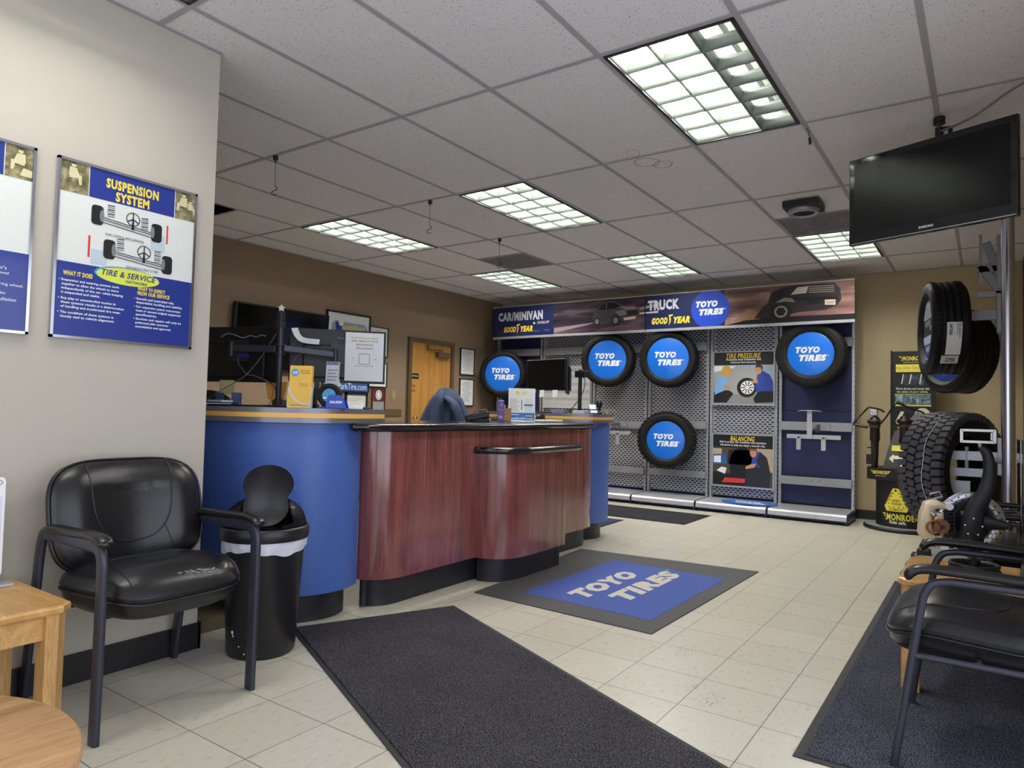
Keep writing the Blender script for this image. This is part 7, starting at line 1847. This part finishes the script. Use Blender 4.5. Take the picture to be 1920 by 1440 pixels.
# ------------------------------------------------------------------ brake exhibit on the oak table
t = thing('brake_exhibit', 'cut open brake caliper and drilled rotor exhibit standing on the oak table', 'exhibit', (-0.05, 3.53, 0.4585))
b = MB(); b.lathe([(0.082, 0.0), (0.094, 0.0), (0.096, 0.01), (0.09, 0.018), (0.094, 0.03), (0.09, 0.036), (0.082, 0.036), (0.078, 0.02)], 48, closed=True)
for k in range(5): a = 2 * PI * k / 5 + 0.3; b.bbox(0.0, 0.085, -0.009, 0.009, 0.008, 0.022, 0.003, 1, 0, Matrix.Rotation(a, 4, 'Z'))
b.cyl((0, 0, 0.0), (0, 0, 0.05), 0.022).cyl((0, 0, 0.05), (0, 0, 0.15), 0.011); b.build('wheel_foot', m_cast, t)
Mr = frame((-0.012, 0.015, 0.205), (0.96, 0.28, 0), (0, 0, 1))
# rotor with drilled holes
bm = bmesh.new()
bmr = MB(); bmr.lathe([(0.066, -0.011), (0.125, -0.011), (0.127, -0.008), (0.127, 0.008), (0.125, 0.011), (0.066, 0.011)], 64, 0, Mr, True, closed=True)
rot = bmr.build('rotor', m_steel, t)
b = MB()
for k in range(24):
    for q, rr in enumerate((0.085, 0.098, 0.112)):
        a = 2 * PI * (k + q * 0.33) / 24; b.poly(Mr, [(rr * cos(a) + p[0], rr * sin(a) + p[1]) for p in circle(0.0035, 10)], 0.0114)
b.build('drill_holes', m_void, rot)
bm.free()
b = MB(); b.lathe([(0.0, 0.03), (0.042, 0.03), (0.046, 0.024), (0.046, 0.012), (0.07, 0.008), (0.07, -0.012), (0.0, -0.012)], 40, 0, Mr)
hubm = b.build('hub', m_cast, t)
b = MB()
for k in range(5): a = 2 * PI * k / 5 + 0.5; b.cyl(Mr @ Vector((0.03 * cos(a), 0.03 * sin(a), 0.029)), Mr @ Vector((0.03 * cos(a), 0.03 * sin(a), 0.032)), 0.004, n=8)
b.build('studs', m_white_plastic, hubm)
# knuckle arm
pth = catmull([(-0.012, -0.035, 0.13), (-0.005, -0.04, 0.19), (0.0, -0.042, 0.235), (0.008, -0.042, 0.27), (0.030, -0.04, 0.315), (0.048, -0.035, 0.37), (0.055, -0.032, 0.43), (0.050, -0.03, 0.485), (0.036, -0.03, 0.515), (0.02, -0.03, 0.525)], 5)
secs = []
for k in range(len(pth)):
    s = k / (len(pth) - 1); wd = 0.031 * (1 - s) ** 1.3 + 0.016; dp = 0.020 - 0.006 * s
    secs.append([(wd * cos(2 * PI * q / 16) , dp * sin(2 * PI * q / 16)) for q in range(16)])
b = MB(); b.sweep(pth, secs, up=(0, -1, 0)); 
pth = catmull([(0.02, -0.035, 0.215), (0.06, -0.035, 0.212), (0.10, -0.035, 0.208), (0.125, -0.035, 0.205)], 5)
b.sweep(pth, [[((0.034 - 0.022 * k / (len(pth) - 1)) * cos(2 * PI * q / 12), 0.012 * sin(2 * PI * q / 12)) for q in range(12)] for k in range(len(pth))], up=(0, -1, 0))
b.cyl((-0.012, -0.035, 0.10), (-0.012, -0.035, 0.17), 0.026, n=16).cyl((0.12, -0.035, 0.195), (0.12, -0.035, 0.217), 0.012, n=12)
b.build('knuckle_arm', m_cast, t)
b = MB()
for x, z in ((-0.03, 0.20), (0.0, 0.23), (0.03, 0.20), (0.015, 0.165), (-0.02, 0.165)): b.cyl((x, -0.066, z), (x, -0.069, z), 0.0035, n=8)
b.build('bolt', m_white_plastic, t)
# caliper, sectioned
Mk = frame((-0.128, -0.03, 0.195), (0.96, 0.28, 0), (0.10, 0, 1))
b = MB()
outp = [(-0.075, -0.055), (-0.072, 0.03), (-0.055, 0.085), (-0.01, 0.10), (0.022, 0.085), (0.028, 0.06), (-0.012, 0.062), (-0.028, 0.04), (-0.03, -0.03), (-0.012, -0.06), (0.01, -0.07), (0.0, -0.09), (-0.045, -0.085)]
bm = bmesh.new(); vs = [bm.verts.new((p[0], p[1], -0.03)) for p in outp]; fc = bm.faces.new(vs); r_ = bmesh.ops.extrude_face_region(bm, geom=[fc])
for q in r_['geom']:
    if isinstance(q, bmesh.types.BMVert): q.co.z = 0.03
bmesh.ops.recalc_face_normals(bm, faces=bm.faces)
bmesh.ops.bevel(bm, geom=list(bm.edges), offset=0.008, segments=3, profile=0.5, affect='EDGES'); bm.verts.index_update()
b.add([q.co.copy() for q in bm.verts], [tuple(q.index for q in f_.verts) for f_ in bm.faces], 0, True, Mk); bm.free()
b.bbox(-0.02, 0.02, -0.045, 0.045, -0.025, 0.02, 0.01, 2, 0, Mk); b.build('caliper', m_rust, t)
b = MB(); b.cyl(Mk @ Vector((0.005, -0.01, 0.0)), Mk @ Vector((0.005, -0.01, 0.04)), 0.030, n=28); b.lathe([(0.022, -0.02), (0.03, -0.02), (0.03, 0.02), (0.022, 0.02)], 20, 0, Mk @ Matrix.Translation((-0.025, -0.015, 0.02)), closed=True); b.build('piston', m_copper, t)
b = MB(); b.cyl(Mk @ Vector((0.008, -0.012, 0.04)), Mk @ Vector((0.008, -0.012, 0.046)), 0.008, n=12); b.build('piston_pin', m_poster_blue, t)
b = MB(); b.cyl(Mk @ Vector((-0.035, 0.045, 0.03)), Mk @ Vector((-0.02, 0.035, 0.045)), 0.007, n=10); b.build('bleed_screw', m_chrome, t)
for q, (x, z) in enumerate(((0.035, 0.075), (0.018, -0.098), (0.042, -0.085))):
    b = MB(); b.cyl(Mk @ Vector((x, z, 0.0)), Mk @ Vector((x, z, 0.034)), 0.015 if q < 2 else 0.010, n=18); b.build('slide_pin', m_white_plastic, t)
b = MB()
for k in range(7): b.box(0.024 , 0.055, -0.055 + k * 0.017, -0.048 + k * 0.017, -0.012, 0.022, 0, Mk)
b.box(0.02, 0.026, -0.07, 0.07, -0.02, 0.026, 0, Mk).box(0.052, 0.058, -0.07, 0.07, -0.02, 0.026, 0, Mk).bbox(0.0, 0.065, 0.06, 0.085, -0.02, 0.022, 0.008, 2, 0, Mk).bbox(0.0, 0.06, -0.105, -0.075, -0.02, 0.022, 0.008, 2, 0, Mk); b.build('brake_pad', m_cast, t)
b = MB(); b.tube([Mk @ Vector(p) for p in ((-0.04, 0.10, 0.02), (-0.035, 0.125, 0.02), (0.0, 0.135, 0.02), (0.01, 0.115, 0.02), (-0.01, 0.108, 0.02))], 0.004, 6, closed=True); b.build('spring_clip', m_silver, t)
# white frame on top of the arm
Mf = frame((0.015, -0.045, 0.572), (1, 0.02, 0), (0, 0, 1))
b = MB(); W2, H2 = 0.063, 0.029
o4 = rrect(2 * W2, 2 * H2, 0.005, 4); i4 = rrect(2 * W2 - 0.022, 2 * H2 - 0.02, 0.003, 4); n = len(o4)
for z in (0.012, -0.012): b.add([(p[0], p[1], z) for p in o4] + [(p[0], p[1], z) for p in i4], [(k, (k + 1) % n, n + (k + 1) % n, n + k) for k in range(n)], 0, False, Mf)
b.prism(o4, -0.012, 0.012, 0, Mf, top=False, bot=False).prism(i4, -0.012, 0.012, 0, Mf, top=False, bot=False); wf = b.build('sign_frame', m_white_plastic, t)
b = MB()
for sx in (-1, 1):
    for sy in (-1, 1): b.cyl(Mf @ Vector((sx * 0.055, sy * 0.022, 0.012)), Mf @ Vector((sx * 0.055, sy * 0.022, 0.0135)), 0.0028, n=8)
b.build('screw', m_print_grey, wf)
b = MB(); b.box(0.044, 0.050, -0.015, 0.015, -0.008, 0.008, 0, Mf); b.cyl((0.025, -0.035, 0.52), (0.02, -0.042, 0.545), 0.006, n=8); b.build('sign_bracket', m_silver, wf)
o = MB().bbox(-0.005, 0.005, -0.17, 0.17, 0, 0.575, 0.002, 1).build('acrylic_panel', m_glass, None, (0.104, 3.42, 0.4505)); tag(o, 'clear acrylic panel standing on edge beside the brake exhibit', 'panel')
tag(MB().bbox(-0.09, 0.09, -0.055, 0.055, 0, 0.003, 0.001, 1).build('info_card', mat('card_brown', '#8f7a5c', 0.6), None, (0.0, 3.36, 0.4505)), 'flat brown card on the oak table in front of the wheel foot', 'card')

# ------------------------------------------------------------------ television on the ceiling mount
RT = Vector((0.762, -0.28, 0)).normalized()
cx, cy = -0.26, 4.06
t = thing('ceiling_tv', 'large black television hanging from the ceiling in the upper corner', 'television', (cx, cy, 2.297))
M = frame((0, 0, 0), RT, (0, 0, 1)); hw, hh = 0.405, 0.243
b = MB(); b.bbox(-hw, hw, -hh, hh, -0.03, 0.0, 0.008, 3, 0, M); b.bbox(-hw * 0.8, hw * 0.8, -hh * 0.8, hh * 0.8, -0.07, -0.025, 0.02, 2, 0, M); b.build('housing', m_gloss_black, t)
b = MB(); b.quad(M, -hw + 0.032, hw - 0.032, -hh + 0.062, hh - 0.034, 0.0006); b.build('screen', mat('tv_screen', '#0b0b0e', 0.22, spec=0.3), t)
b = MB(); b.bbox(-hw + 0.01, hw - 0.01, -hh + 0.006, -hh + 0.011, -0.001, 0.003, 0.001, 1, 0, M); b.build('chrome_strip', m_chrome, t)
b = MB(); b.text('SAMSUNG', M, 0.0, -hh + 0.032, w=0.07, h=0.0125, z=0.001, bold=0.03); b.build('emblem_lettering', m_white_print, t)
b = MB(); b.box(-0.10, 0.10, -0.10, 0.10, -0.085, -0.065, 0, M).box(-0.02, 0.02, -0.02, 0.05, -0.16, -0.08, 0, M)
b.cyl(M @ Vector((0.0, 0.0, -0.15)), M @ Vector((0.0, 0.34, -0.15)), 0.02, n=16).bbox(-0.05, 0.05, 0.19, 0.205, -0.19, -0.09, 0.004, 1, 0, M).cyl(M @ Vector((0.0, 0.36, -0.15)), M @ Vector((0.0, 0.3955, -0.15)), 0.028, n=20)
b.cyl(M @ Vector((0.07, 0.2, -0.11)), M @ Vector((0.07, 0.31, -0.11)), 0.011, n=10); b.bbox(-0.07, 0.07, 0.21, 0.225, -0.17, -0.06, 0.004, 1, 0, M)
b.cyl(M @ Vector((0.07, 0.31, -0.11)), M @ Vector((0.02, 0.33, -0.14)), 0.008, n=8); b.build('mount', m_black_plastic, t)
cable('ceiling_cable', 'grey cable running under the ceiling from the television mount to the right', [(-0.21, 4.23, 2.63), (-0.17, 4.12, 2.595), (-0.05, 4.02, 2.60), (0.10, 3.92, 2.655), (0.25, 3.83, 2.675), (0.45, 3.78, 2.66), (0.61, 3.74, 2.66)], 0.006, m_cable_grey)
